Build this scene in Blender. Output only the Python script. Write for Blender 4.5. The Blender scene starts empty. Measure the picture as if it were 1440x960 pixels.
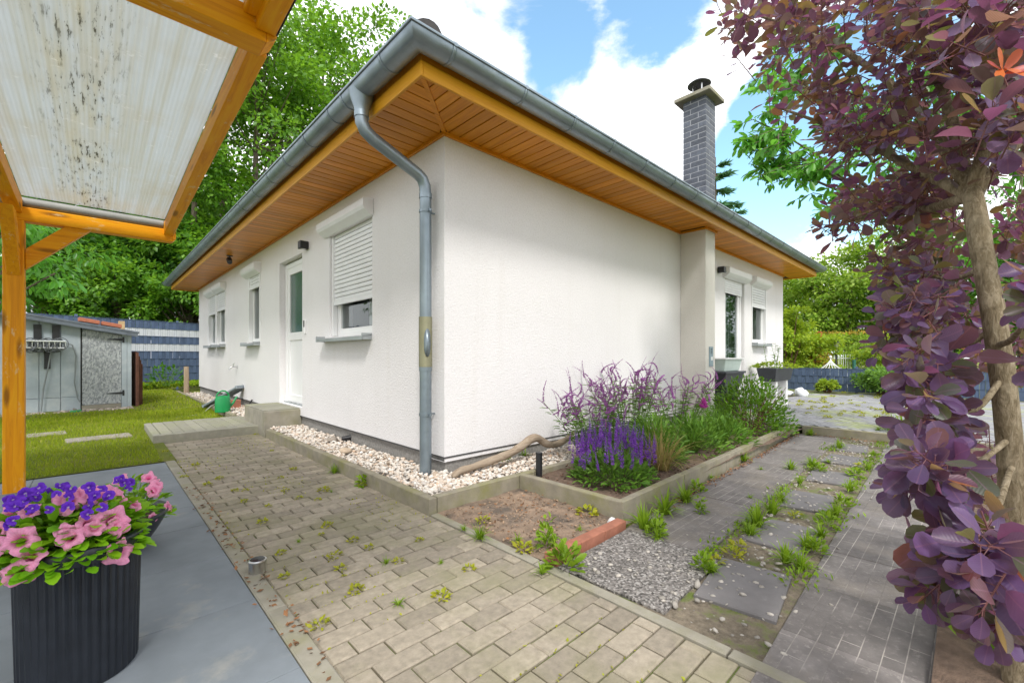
import bpy, bmesh, math, random
import numpy as np
from mathutils import Vector, Matrix

random.seed(7)
rng = np.random.default_rng(7)
R = math.radians
scene = bpy.context.scene
COL = scene.collection

# ------------------------------------------------------------------ camera
CF = 616.0 / 1440.0
CAM = (-2.140, -3.072, 1.10)
FW = np.array([0.690, 0.724]); FW = FW / np.linalg.norm(FW)
RT = np.array([FW[1], -FW[0]])
cam_d = bpy.data.cameras.new('camera')
cam = bpy.data.objects.new('camera', cam_d)
COL.objects.link(cam)
cam.location = CAM
cam.rotation_euler = (R(90), 0, -math.atan2(FW[0], FW[1]))
cam_d.sensor_width = 36.0
cam_d.lens = 36.0 * CF
cam_d.shift_y = 20.0 / 1440.0
cam_d.clip_start = 0.02
cam_d.clip_end = 800
scene.camera = cam

# ------------------------------------------------------------------ sky, sun, exposure
SUN_AZ, SUN_EL = 212.0, 50.0      # compass degrees from +Y, clockwise
w = bpy.data.worlds.new('World'); scene.world = w
w.use_nodes = True
nt = w.node_tree; N = nt.nodes; L = nt.links
for n in list(N): N.remove(n)
wo = N.new('ShaderNodeOutputWorld'); bg = N.new('ShaderNodeBackground')
sky = N.new('ShaderNodeTexSky'); sky.sky_type = 'NISHITA'; sky.sun_disc = False
sky.sun_elevation = R(SUN_EL); sky.sun_rotation = R(SUN_AZ)
sky.air_density = 1.0; sky.dust_density = 0.6; sky.ozone_density = 1.2
bg.inputs['Strength'].default_value = 0.08
tc = N.new('ShaderNodeTexCoord')


def pix_dir(px, py):
    d = FW + RT * ((px - 720.0) / 616.0)
    v = Vector((d[0], d[1], (500.0 - py) / 616.0)); v.normalize(); return v


def math_node(op, a, b=None, c=None):
    m = N.new('ShaderNodeMath'); m.operation = op
    for i, v in enumerate((a, b, c)):
        if v is None: continue
        if isinstance(v, (int, float)): m.inputs[i].default_value = v
        else: L.new(v, m.inputs[i])
    return m.outputs[0]


mp = N.new('ShaderNodeMapping'); mp.inputs['Scale'].default_value = (1, 1, 1.9)
L.new(tc.outputs['Generated'], mp.inputs['Vector'])
ns = N.new('ShaderNodeTexNoise'); ns.inputs['Scale'].default_value = 4.6
ns.inputs['Detail'].default_value = 12; ns.inputs['Roughness'].default_value = 0.60
ns.inputs['Distortion'].default_value = 0.25
L.new(mp.outputs['Vector'], ns.inputs['Vector'])
cover = math_node('ADD', math_node('MULTIPLY', ns.outputs['Fac'], 1.05), 0.185)
# openings of blue between the clouds: direction, cosine of their half width, depth
for (px, py, rad, depth) in [(775, 95, 3.6, .20), (765, 30, 4.0, .21), (870, 0, 7, .22), (950, -20, 6, .20), (680, -40, 5, .15), (1120, 250, 9, .27), (1185, 215, 8, .25),
                             (1040, 270, 5, .16), (1090, 180, 6, .15), (1160, 130, 7, .22), (1320, 60, 12, .18)]:
    d = pix_dir(px, py)
    dp = N.new('ShaderNodeVectorMath'); dp.operation = 'DOT_PRODUCT'
    nm = N.new('ShaderNodeVectorMath'); nm.operation = 'NORMALIZE'
    L.new(tc.outputs['Generated'], nm.inputs[0]); L.new(nm.outputs[0], dp.inputs[0]); dp.inputs[1].default_value = d
    mr = N.new('ShaderNodeMapRange'); mr.interpolation_type = 'SMOOTHSTEP'
    mr.inputs['From Min'].default_value = math.cos(R(rad * 1.5)); mr.inputs['From Max'].default_value = math.cos(R(rad * 0.35))
    mr.inputs['To Min'].default_value = 0; mr.inputs['To Max'].default_value = depth
    L.new(dp.outputs['Value'], mr.inputs['Value'])
    cover = math_node('SUBTRACT', cover, mr.outputs['Result'])
cl = N.new('ShaderNodeMapRange'); cl.interpolation_type = 'SMOOTHSTEP'
cl.inputs['From Min'].default_value = 0.36; cl.inputs['From Max'].default_value = 0.56
L.new(cover, cl.inputs['Value'])
# soft grey undersides inside the clouds
ns2 = N.new('ShaderNodeTexNoise'); ns2.inputs['Scale'].default_value = 2.2; ns2.inputs['Detail'].default_value = 5
L.new(mp.outputs['Vector'], ns2.inputs['Vector'])
cr = N.new('ShaderNodeMix'); cr.data_type = 'RGBA'
cr.inputs['A'].default_value = (6.4, 6.8, 7.7, 1); cr.inputs['B'].default_value = (10.5, 10.6, 10.8, 1)
mr2 = N.new('ShaderNodeMapRange'); mr2.inputs['From Min'].default_value = .33; mr2.inputs['From Max'].default_value = .55
L.new(ns2.outputs['Fac'], mr2.inputs['Value']); L.new(mr2.outputs['Result'], cr.inputs['Factor'])
# the blue of the sky, a little deeper
hs = N.new('ShaderNodeHueSaturation'); hs.inputs['Saturation'].default_value = 0.95; hs.inputs['Value'].default_value = 2.05
L.new(sky.outputs['Color'], hs.inputs['Color'])
tint = N.new('ShaderNodeMix'); tint.data_type = 'RGBA'; tint.blend_type = 'MULTIPLY'; tint.inputs['Factor'].default_value = 1.0
tint.inputs['B'].default_value = (0.92, 1.12, 1.04, 1); L.new(hs.outputs['Color'], tint.inputs['A'])
mx = N.new('ShaderNodeMix'); mx.data_type = 'RGBA'
L.new(cl.outputs['Result'], mx.inputs['Factor']); L.new(tint.outputs['Result'], mx.inputs['A']); L.new(cr.outputs['Result'], mx.inputs['B'])
L.new(mx.outputs['Result'], bg.inputs['Color']); L.new(bg.outputs['Background'], wo.inputs['Surface'])

sd = bpy.data.lights.new('sun', 'SUN'); sd.energy = 1.5; sd.angle = R(11); sd.color = (1.0, 0.965, 0.91)
so = bpy.data.objects.new('sun', sd); COL.objects.link(so)
az, el = R(SUN_AZ), R(SUN_EL)
sdir = Vector((math.sin(az) * math.cos(el), math.cos(az) * math.cos(el), math.sin(el)))
so.rotation_euler = (-sdir).to_track_quat('-Z', 'Y').to_euler()

vs = scene.view_settings
scene.display_settings.display_device = 'sRGB'
vs.view_transform = 'Standard'; vs.look = 'None'; vs.exposure = 1.12; vs.gamma = 1.0; vs.use_curve_mapping = False
try:
    scene.cycles.max_bounces = 10; scene.cycles.transparent_max_bounces = 10; scene.cycles.transmission_bounces = 6
    scene.cycles.use_denoising = True
except Exception:
    pass


# ------------------------------------------------------------------ picture point -> place in the world (used while laying the plan out)
def atd(px, py, d):
    v = FW + RT * ((px - 720.0) / 616.0)
    return Vector((CAM[0] + d * v[0], CAM[1] + d * v[1], CAM[2] + d * (500.0 - py) / 616.0))


def atz(px, py, z=0.0):
    return atd(px, py, (z - CAM[2]) * 616.0 / (500.0 - py))


# ------------------------------------------------------------------ objects
def mark(o, label=None, cat=None, group=None, kind=None):
    if label: o['label'] = label
    if cat: o['category'] = cat
    if group: o['group'] = group
    if kind: o['kind'] = kind
    return o


def root(name, label, cat, loc=(0, 0, 0), rz=0.0, group=None):
    o = bpy.data.objects.new(name, None); COL.objects.link(o)
    o.empty_display_size = 0.1
    o.location = loc; o.rotation_euler = (0, 0, rz)
    return mark(o, label, cat, group)


def link_mesh(name, me, mat, parent=None, loc=None):
    o = bpy.data.objects.new(name, me); COL.objects.link(o)
    if parent is not None: o.parent = parent
    if loc is not None: o.location = loc
    if mat is not None:
        for m in (mat if isinstance(mat, (list, tuple)) else [mat]): me.materials.append(m)
    return o


def origin_of(o):
    p = Vector((0, 0, 0))
    while o is not None:
        p = p + Vector(o.location); o = o.parent
    return p


class MB:
    """collects shapes in world coordinates, links them as one mesh"""
    def __init__(s):
        s.v = []; s.f = []; s.m = []; s.mi = 0

    def add(s, vs_, fs_):
        b = len(s.v); s.v += [tuple(x) for x in vs_]
        s.f += [tuple(b + i for i in f) for f in fs_]; s.m += [s.mi] * len(fs_); return s

    def box(s, x0, x1, y0, y1, z0, z1):
        return s.hexa([(x0, y0, z0), (x1, y0, z0), (x1, y1, z0), (x0, y1, z0), (x0, y0, z1), (x1, y0, z1), (x1, y1, z1), (x0, y1, z1)])

    def hexa(s, p):
        return s.add(p, [(3, 2, 1, 0), (4, 5, 6, 7), (0, 1, 5, 4), (1, 2, 6, 5), (2, 3, 7, 6), (3, 0, 4, 7)])

    def obox(s, c, ax, ay, az_, hx, hy, hz):
        c = Vector(c); ax = Vector(ax).normalized(); ay = Vector(ay).normalized(); az_ = Vector(az_).normalized()
        P = []
        for sz in (-1, 1):
            for (sx, sy) in ((-1, -1), (1, -1), (1, 1), (-1, 1)): P.append(c + ax * hx * sx + ay * hy * sy + az_ * hz * sz)
        return s.hexa(P)

    def bar(s, a, b, wdt, hgt, up=(0, 0, 1)):
        a = Vector(a); b = Vector(b); d = (b - a); l = d.length; d.normalize()
        sd_ = d.cross(Vector(up)).normalized(); u = sd_.cross(d)
        return s.obox((a + b) / 2, d, sd_, u, l / 2, wdt / 2, hgt / 2)

    def prism(s, poly, ext):
        n = len(poly); e = Vector(ext); P = [Vector(p) for p in poly] + [Vector(p) + e for p in poly]
        F = [tuple(range(n))[::-1], tuple(range(n, 2 * n))] + [(i, (i + 1) % n, n + (i + 1) % n, n + i) for i in range(n)]
        return s.add(P, F)

    def tube(s, pts, r, n=10, caps=True, closed=False):
        pts = [Vector(p) for p in pts]; k = len(pts)
        rs = r if isinstance(r, (list, tuple)) else [r] * k
        T = []
        for i in range(k):
            a = pts[i - 1] if (i > 0 or closed) else pts[i]; b = pts[(i + 1) % k] if (i < k - 1 or closed) else pts[i]
            T.append((b - a).normalized())
        ref = Vector((0, 0, 1)) if abs(T[0].z) < .9 else Vector((1, 0, 0))
        u = T[0].cross(ref).normalized(); V = []; F = []
        for i in range(k):
            if i > 0:
                q = T[i - 1].rotation_difference(T[i]); u = (q @ u)
            u = (u - T[i] * u.dot(T[i])).normalized(); v2 = T[i].cross(u)
            for j in range(n):
                a = 2 * math.pi * j / n; V.append(pts[i] + (u * math.cos(a) + v2 * math.sin(a)) * rs[i])
        m = k if closed else k - 1
        for i in range(m):
            i2 = (i + 1) % k
            for j in range(n): F.append((i * n + j, i * n + (j + 1) % n, i2 * n + (j + 1) % n, i2 * n + j))
        if caps and not closed:
            F.append(tuple(range(n))[::-1]); F.append(tuple(range((k - 1) * n, k * n)))
        return s.add(V, F)

    def lathe(s, prof, c=(0, 0, 0), n=24, sx=1, sy=1, cap=True):
        c = Vector(c); V = []; F = []
        for (r, z) in prof:
            for j in range(n):
                a = 2 * math.pi * j / n; V.append((c.x + r * sx * math.cos(a), c.y + r * sy * math.sin(a), c.z + z))
        for i in range(len(prof) - 1):
            for j in range(n): F.append((i * n + j, i * n + (j + 1) % n, (i + 1) * n + (j + 1) % n, (i + 1) * n + j))
        if cap: F.append(tuple(range(n))[::-1]); F.append(tuple(range((len(prof) - 1) * n, len(prof) * n)))
        return s.add(V, F)

    def paver(s, x0, x1, y0, y1, zb, zt, c=.004, fr=None):
        P = [(x0, y0, zb), (x1, y0, zb), (x1, y1, zb), (x0, y1, zb), (x0, y0, zt - c), (x1, y0, zt - c), (x1, y1, zt - c), (x0, y1, zt - c),
             (x0 + c, y0 + c, zt), (x1 - c, y0 + c, zt), (x1 - c, y1 - c, zt), (x0 + c, y1 - c, zt)]
        if fr: P = [fr(p) for p in P]
        return s.add(P, [(8, 9, 10, 11)] + [(4 + i, 4 + (i + 1) % 4, 8 + (i + 1) % 4, 8 + i) for i in range(4)] +
                     [(i, (i + 1) % 4, 4 + (i + 1) % 4, 4 + i) for i in range(4)])

    def build(s, name, mat, parent=None, loc=None, smooth=False, bevel=0.0, seg=2):
        o0 = origin_of(parent) if parent is not None else Vector((0, 0, 0))
        if loc is not None: o0 = o0 + Vector(loc)
        me = bpy.data.meshes.new(name)
        me.from_pydata([(x - o0.x, y - o0.y, z - o0.z) for (x, y, z) in s.v], [], s.f)
        me.update()
        if s.mi or any(s.m):
            me.polygons.foreach_set('material_index', s.m)
        bm = bmesh.new(); bm.from_mesh(me); bmesh.ops.recalc_face_normals(bm, faces=bm.faces); bm.to_mesh(me); bm.free()
        if smooth:
            me.polygons.foreach_set('use_smooth', [True] * len(me.polygons))
            try: me.set_sharp_from_angle(angle=R(42))
            except Exception: pass
        o = link_mesh(name, me, mat, parent, loc)
        if bevel > 0:
            b = o.modifiers.new('edge', 'BEVEL'); b.width = bevel; b.segments = seg; b.limit_method = 'ANGLE'; b.angle_limit = R(35)
            b.harden_normals = False
        return o


def tri_mesh(name, V, F, smooth=False):
    me = bpy.data.meshes.new(name)
    V = np.asarray(V, dtype=np.float32); F = np.asarray(F, dtype=np.int32); k = F.shape[1]
    me.vertices.add(len(V)); me.vertices.foreach_set('co', V.ravel())
    me.loops.add(F.size); me.loops.foreach_set('vertex_index', F.ravel())
    me.polygons.add(len(F)); me.polygons.foreach_set('loop_start', np.arange(0, F.size, k, dtype=np.int32))
    me.polygons.foreach_set('loop_total', np.full(len(F), k, dtype=np.int32))
    if smooth: me.polygons.foreach_set('use_smooth', np.ones(len(F), dtype=bool))
    me.update(); me.validate(); return me


def unit(a):
    return a / (np.linalg.norm(a, axis=-1, keepdims=True) + 1e-9)


def rand_dirs(n):
    return unit(rng.normal(size=(n, 3)))


# leaf outlines: (side, along, lift), faces are triangles
LEAF2 = (np.array([(0, 0, 0), (.5, .5, .0), (0, 1, 0), (-.5, .5, .0), (0, .5, -.12)]), np.array([(0, 1, 4), (1, 2, 4), (2, 3, 4), (3, 0, 4)]))
LEAFQ = (np.array([(0, 0, 0), (.5, .45, .06), (0, 1, -.03), (-.5, .45, .06)]), np.array([(0, 1, 2), (0, 2, 3)]))
LEAF8 = (np.array([(0, 0, 0), (0, .36, -.05), (0, .7, -.05), (0, 1, -.12), (.40, .30, .03), (.46, .66, .02), (-.40, .30, .03), (-.46, .66, .02), (.22, .93, -.07), (-.22, .93, -.07)]),
         np.array([(0, 4, 1), (1, 4, 5), (1, 5, 2), (2, 5, 8), (2, 8, 3), (0, 1, 6), (1, 7, 6), (1, 2, 7), (2, 9, 7), (2, 3, 9)]))
BLADE = (np.array([(-.5, 0, 0), (.5, 0, 0), (.28, .55, .06), (-.28, .55, .06), (0, 1, .22)]), np.array([(0, 1, 2), (0, 2, 3), (3, 2, 4)]))
SMALLBLADE = (np.array([(-.5, 0, 0), (.5, 0, 0), (0, 1, .1)]), np.array([(0, 1, 2)]))


def leaf_geo(P, D, Nn, S, W, tmpl):
    """P base points, D direction along leaf, Nn upper side, S lengths, W width/length"""
    T, F = tmpl
    D = unit(D); side = unit(np.cross(D, Nn)); Nn = np.cross(side, D)
    S = np.asarray(S).reshape(-1, 1, 1); W = np.asarray(W).reshape(-1, 1, 1) if np.ndim(W) else W
    V = P[:, None, :] + S * (T[None, :, 0:1] * side[:, None, :] * W + T[None, :, 1:2] * D[:, None, :] + T[None, :, 2:3] * Nn[:, None, :])
    n = len(P); FF = F[None] + (np.arange(n) * len(T))[:, None, None]
    return V.reshape(-1, 3), FF.reshape(-1, 3)


def join_geo(parts):
    V = []; F = []; b = 0
    for v, f in parts:
        V.append(v); F.append(np.asarray(f) + b); b += len(v)
    return np.concatenate(V), np.concatenate(F)


# ------------------------------------------------------------------ materials
MATS = {}


def new_mat(name):
    m = bpy.data.materials.new(name); m.use_nodes = True
    nt_ = m.node_tree
    for n in list(nt_.nodes): nt_.nodes.remove(n)
    out = nt_.nodes.new('ShaderNodeOutputMaterial'); b = nt_.nodes.new('ShaderNodeBsdfPrincipled')
    nt_.links.new(b.outputs[0], out.inputs[0]); MATS[name] = m
    return m, nt_, b, out


def rgba(c): return (c[0], c[1], c[2], 1.0)


def srgb(r, g, b):
    f = lambda u: (u / 255 / 12.92) if u / 255 <= .04045 else ((u / 255 + .055) / 1.055) ** 2.4
    return (f(r), f(g), f(b))


def noise(nt_, scale, detail=5, rough=.6, vec=None, dist=0):
    n = nt_.nodes.new('ShaderNodeTexNoise'); n.inputs['Scale'].default_value = scale; n.inputs['Detail'].default_value = detail
    n.inputs['Roughness'].default_value = rough; n.inputs['Distortion'].default_value = dist
    if vec is None:
        t = nt_.nodes.new('ShaderNodeTexCoord'); vec = t.outputs['Object']
    nt_.links.new(vec, n.inputs['Vector']); return n.outputs['Fac']


def stretch(nt_, sx, sy, sz):
    t = nt_.nodes.new('ShaderNodeTexCoord'); m = nt_.nodes.new('ShaderNodeMapping'); m.inputs['Scale'].default_value = (sx, sy, sz)
    nt_.links.new(t.outputs['Object'], m.inputs['Vector']); return m.outputs['Vector']


def ramp(nt_, fac, stops):
    r = nt_.nodes.new('ShaderNodeValToRGB'); e = r.color_ramp.elements
    while len(e) < len(stops): e.new(.5)
    for i, (p, c) in enumerate(stops):
        e[i].position = p; e[i].color = rgba(c) if not isinstance(c, (int, float)) else (c, c, c, 1)
    nt_.links.new(fac, r.inputs['Fac']); return r.outputs['Color']


def mix(nt_, fac, a, b, mode='MIX'):
    m = nt_.nodes.new('ShaderNodeMix'); m.data_type = 'RGBA'; m.blend_type = mode
    for k, v in (('Factor', fac), ('A', a), ('B', b)):
        if hasattr(v, 'links'): nt_.links.new(v, m.inputs[k])
        elif isinstance(v, (int, float)): m.inputs[k].default_value = v
        else: m.inputs[k].default_value = rgba(v)
    return m.outputs['Result']


def bump(nt_, b, h, strength, dist=.01):
    n = nt_.nodes.new('ShaderNodeBump'); n.inputs['Strength'].default_value = strength; n.inputs['Distance'].default_value = dist
    nt_.links.new(h, n.inputs['Height'])
    nt_.links.new(n.outputs['Normal'], b.inputs['Normal'])
    return n


def island(nt_):
    return nt_.nodes.new('ShaderNodeNewGeometry').outputs['Random Per Island']


def plain(name, col, rough=.6, metal=0.0, var=.12, vs_=6, bscale=0, bstr=.2, bdist=.005, stain=None, stain_scale=2.2, stain_lim=(.55, .75), perisland=0.0, spec=.5, coat=0):
    m, t, b, o = new_mat(name)
    lo = tuple(max(0, c * (1 - var)) for c in col); hi = tuple(min(1, c * (1 + var)) for c in col)
    c = ramp(t, noise(t, vs_), [(.3, lo), (.7, hi)])
    if perisland:
        k = ramp(t, island(t), [(0, 1 - perisland), (1, 1 + perisland * .6)])
        c = mix(t, 1.0, c, k, 'MULTIPLY')
    if stain:
        f = ramp(t, noise(t, stain_scale, 8, .7), [(stain_lim[0], 0.0), (stain_lim[1], 1.0)])
        c = mix(t, f, c, stain)
    t.links.new(c, b.inputs['Base Color'])
    b.inputs['Roughness'].default_value = rough; b.inputs['Metallic'].default_value = metal
    b.inputs['Specular IOR Level'].default_value = spec
    if coat: b.inputs['Coat Weight'].default_value = coat
    if bscale: bump(t, b, noise(t, bscale, 6, .65), bstr, bdist)
    return m


def leafmat(name, cols, trans, tw=.45, rough=.5, spec=.35, back=None):
    """cols: list of base colours picked per leaf; trans: colour of light passing through"""
    m, t, b, o = new_mat(name)
    r = island(t)
    c = ramp(t, r, [(i / max(1, len(cols) - 1), k) for i, k in enumerate(cols)])
    nz = ramp(t, noise(t, 1.1, 3), [(.3, .72), (.7, 1.22)])
    c = mix(t, 1.0, c, nz, 'MULTIPLY')
    if back:
        g = t.nodes.new('ShaderNodeNewGeometry'); c = mix(t, g.outputs['Backfacing'], c, back)
    t.links.new(c, b.inputs['Base Color']); b.inputs['Roughness'].default_value = rough
    b.inputs['Specular IOR Level'].default_value = spec
    tr = t.nodes.new('ShaderNodeBsdfTranslucent')
    tcx = mix(t, 1.0, ramp(t, r, [(0, tuple(x * .7 for x in trans)), (1, tuple(min(1, x * 1.25) for x in trans))]), nz, 'MULTIPLY')
    t.links.new(tcx, tr.inputs['Color'])
    ms = t.nodes.new('ShaderNodeMixShader'); ms.inputs[0].default_value = tw
    t.links.new(b.outputs[0], ms.inputs[1]); t.links.new(tr.outputs[0], ms.inputs[2]); t.links.new(ms.outputs[0], o.inputs[0])
    return m


def mk_stucco(name, col, dirt):
    m, t, b, o = new_mat(name)
    big = noise(t, .55, 6, .6)
    c = ramp(t, big, [(.3, tuple(x * .92 for x in col)), (.72, col)])
    # faint run-off streaks: a long thin vertical noise
    st = noise(t, 1.0, 6, .6, stretch(t, 5, 5, .35))
    c = mix(t, ramp(t, st, [(.56, 0.0), (.8, .35)]), c, dirt)
    gr = noise(t, 62, 3, .7, None, .4)
    c = mix(t, 1.0, c, ramp(t, gr, [(.36, .93), (.6, 1.0)]), 'MULTIPLY')
    t.links.new(c, b.inputs['Base Color']); b.inputs['Roughness'].default_value = .92; b.inputs['Specular IOR Level'].default_value = .25
    bump(t, b, noise(t, 62, 3, .7, None, .4), .62, .010)
    return m


STUCCO = mk_stucco('stucco', (.80, .782, .785), (.68, .65, .62))
PIERST = mk_stucco('pier_stucco', (.70, .67, .62), (.50, .47, .40))
PLINTH = plain('plinth', (.25, .24, .225), .95, 0, .25, 40, 120, .8, .006)
DRIP = plain('drip_edge', (.06, .06, .062), .6)


def mk_wood(name, c0, c1, c2, rough=.4, axis='x', coat=.15, knots=True, weather=None):
    m, t, b, o = new_mat(name)
    sc = {'x': (1.2, 22, 22), 'y': (22, 1.2, 22), 'z': (22, 22, 1.2)}[axis]
    g = noise(t, 1.6, 7, .62, stretch(t, *sc), 1.2)
    c = ramp(t, g, [(.28, c0), (.5, c1), (.75, c2)])
    c = mix(t, 1.0, c, ramp(t, island(t), [(0, .8), (1, 1.12)]), 'MULTIPLY')
    if knots:
        v = t.nodes.new('ShaderNodeTexVoronoi'); v.inputs['Scale'].default_value = 3.3
        s2 = {'x': (.6, 3, 3), 'y': (3, .6, 3), 'z': (3, 3, .6)}[axis]
        t.links.new(stretch(t, *s2), v.inputs['Vector'])
        c = mix(t, ramp(t, v.outputs['Distance'], [(.10, .85), (.22, 0.0)]), c, tuple(x * .35 for x in c0))
    if weather:
        f = ramp(t, noise(t, 5, 7, .7, stretch(t, *[1 if q < 5 else 3 for q in sc])), [(.585, 0.0), (.67, .75)])
        c = mix(t, f, c, weather)
    t.links.new(c, b.inputs['Base Color']); b.inputs['Roughness'].default_value = rough; b.inputs['Coat Weight'].default_value = coat
    b.inputs['Coat Roughness'].default_value = .25; b.inputs['Specular IOR Level'].default_value = .22
    bump(t, b, g, .35, .002)
    return m


SOFFX = mk_wood('soffit_boards_x', (.50, .16, .009), (.66, .245, .013), (.76, .32, .024), .36, 'x', .05, False)
SOFFY = mk_wood('soffit_boards_y', (.50, .16, .009), (.66, .245, .013), (.76, .32, .024), .36, 'y', .05, False)
FASCX = mk_wood('fascia_x', (.62, .25, .010), (.76, .345, .014), (.80, .40, .025), .4, 'x', .2, False)
FASCY = mk_wood('fascia_y', (.62, .25, .010), (.76, .345, .014), (.80, .40, .025), .4, 'y', .2, False)
YWX = mk_wood('glazed_timber_x', (.70, .235, .002), (.88, .355, .003), (.93, .45, .006), .5, 'x', .04, True, (.72, .55, .30))
YWY = mk_wood('glazed_timber_y', (.70, .235, .002), (.88, .355, .003), (.93, .45, .006), .5, 'y', .04, True, (.72, .55, .30))
YWZ = mk_wood('glazed_timber_z', (.70, .235, .002), (.88, .355, .003), (.93, .45, .006), .5, 'z', .04, True, (.72, .55, .30))


def mk_zinc(name, col, rough=.42):
    m, t, b, o = new_mat(name)
    c = ramp(t, noise(t, 2.2, 7, .65), [(.3, tuple(x * .78 for x in col)), (.55, col), (.75, tuple(min(1, x * 1.22) for x in col))])
    c = mix(t, ramp(t, noise(t, 1.0, 6, .7, stretch(t, 14, 14, 1.2)), [(.58, 0.0), (.85, .35)]), c, (.55, .58, .58))
    t.links.new(c, b.inputs['Base Color']); b.inputs['Metallic'].default_value = .72
    t.links.new(ramp(t, noise(t, 8, 5), [(.3, rough - .1), (.7, rough + .14)]), b.inputs['Roughness'])
    bump(t, b, noise(t, 9, 3), .06, .01)
    return m


ZINC = mk_zinc('zinc', (.27, .325, .365)); ZINCY = mk_zinc('zinc_stained', (.34, .33, .22), .5)
SILLZ = mk_zinc('sill_metal', (.42, .45, .46), .5)
PVC = plain('white_pvc', (.80, .80, .80), .32, 0, .03, 3, 0)
ALUW = plain('white_shutter', (.78, .78, .79), .38, 0, .04, 5, 0)
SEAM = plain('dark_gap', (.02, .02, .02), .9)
BLACKP = plain('black_plastic', (.018, .019, .022), .42, 0, .2, 9)
GREYP = plain('grey_plastic', (.21, .25, .27), .5, 0, .1, 5)
DARKSTEEL = plain('dark_steel', (.07, .07, .08), .45, .6)
CHROME = plain('brushed_steel', (.60, .60, .60), .28, 1.0)
ROOF = plain('roof_tiles', (.075, .07, .072), .75, 0, .25, 8, 60, .4, .004, perisland=.2)


def mk_glass(name, col, rough=.03):
    m, t, b, o = new_mat(name)
    c = ramp(t, noise(t, 1.4, 3), [(.35, tuple(x * .6 for x in col)), (.7, tuple(x * 1.3 for x in col))])
    t.links.new(c, b.inputs['Base Color']); b.inputs['Roughness'].default_value = rough; b.inputs['Specular IOR Level'].default_value = .9
    b.inputs['IOR'].default_value = 1.55
    return m


def mk_clear(name, tint, gloss=.16):
    m, t, b, o = new_mat(name)
    tp = t.nodes.new('ShaderNodeBsdfTransparent'); tp.inputs['Color'].default_value = rgba(tint)
    gl = t.nodes.new('ShaderNodeBsdfGlossy'); gl.inputs['Roughness'].default_value = .02; gl.inputs['Color'].default_value = (.9, .95, .95, 1)
    fr = t.nodes.new('ShaderNodeLayerWeight'); pw = t.nodes.new('ShaderNodeMath'); pw.operation = 'POWER'; t.links.new(fr.outputs['Facing'], pw.inputs[0]); pw.inputs[1].default_value = 4.0
    ad = t.nodes.new('ShaderNodeMath'); ad.operation = 'MULTIPLY_ADD'; ad.use_clamp = True; t.links.new(pw.outputs[0], ad.inputs[0]); ad.inputs[1].default_value = .8; ad.inputs[2].default_value = gloss
    ms = t.nodes.new('ShaderNodeMixShader'); t.links.new(ad.outputs[0], ms.inputs[0]); t.links.new(tp.outputs[0], ms.inputs[1]); t.links.new(gl.outputs[0], ms.inputs[2])
    t.links.new(ms.outputs[0], o.inputs[0]); return m


GLASS = mk_clear('window_glass', (.62, .66, .66), .05); GLASSG = mk_glass('door_glass_green_reflection', (.030, .10, .075), .16)  # door pane: green reflection put into the base colour
CURT = plain('net_curtain', (.55, .55, .53), .9, 0, .1, 3)
CONC = plain('concrete', (.28, .26, .21), .9, 0, .18, 7, 70, .35, .004, stain=(.23, .22, .12), stain_scale=2.6, stain_lim=(.48, .72))
KERB = plain('kerb_concrete', (.25, .225, .17), .92, 0, .2, 9, 80, .5, .004, stain=(.21, .20, .085), stain_scale=3.4, stain_lim=(.46, .70))
SLABL = plain('blue_grey_slabs', (.19, .215, .24), .78, 0, .16, 3.2, 220, .12, .002, stain=(.34, .33, .29), stain_scale=1.7, stain_lim=(.58, .8), perisland=.10)
PAVE = plain('pavers', (.315, .272, .212), .9, 0, .2, 30, 160, .6, .004, stain=(.225, .215, .12), stain_scale=1.5, stain_lim=(.45, .72), perisland=.24)
PAVED = plain('raised_pavers', (.26, .25, .205), .9, 0, .14, 16, 120, .4, .003, stain=(.25, .26, .15), stain_scale=1.4, stain_lim=(.45, .75), perisland=.16)
PAVER2 = plain('rear_pavers', (.27, .27, .285), .9, 0, .14, 16, 120, .4, .003, stain=(.30, .34, .10), stain_scale=.9, stain_lim=(.50, .66), perisland=.16)
JOINT = plain('joint_sand', (.10, .088, .05), 1.0, 0, .3, 22, 90, .6, .004, stain=(.13, .19, .03), stain_scale=3.0, stain_lim=(.48, .6))
SOIL = plain('bed_soil', (.155, .105, .075), 1.0, 0, .35, 24, 55, 1.0, .018)
DIRT = plain('sandy_dirt', (.285, .205, .145), 1.0, 0, .3, 9, 60, 1.0, .014, stain=(.12, .095, .075), stain_scale=4.2, stain_lim=(.46, .60))
GRITM = plain('grit', (.30, .28, .25), 1.0, 0, .4, 60, 120, 1.0, .01)


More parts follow.
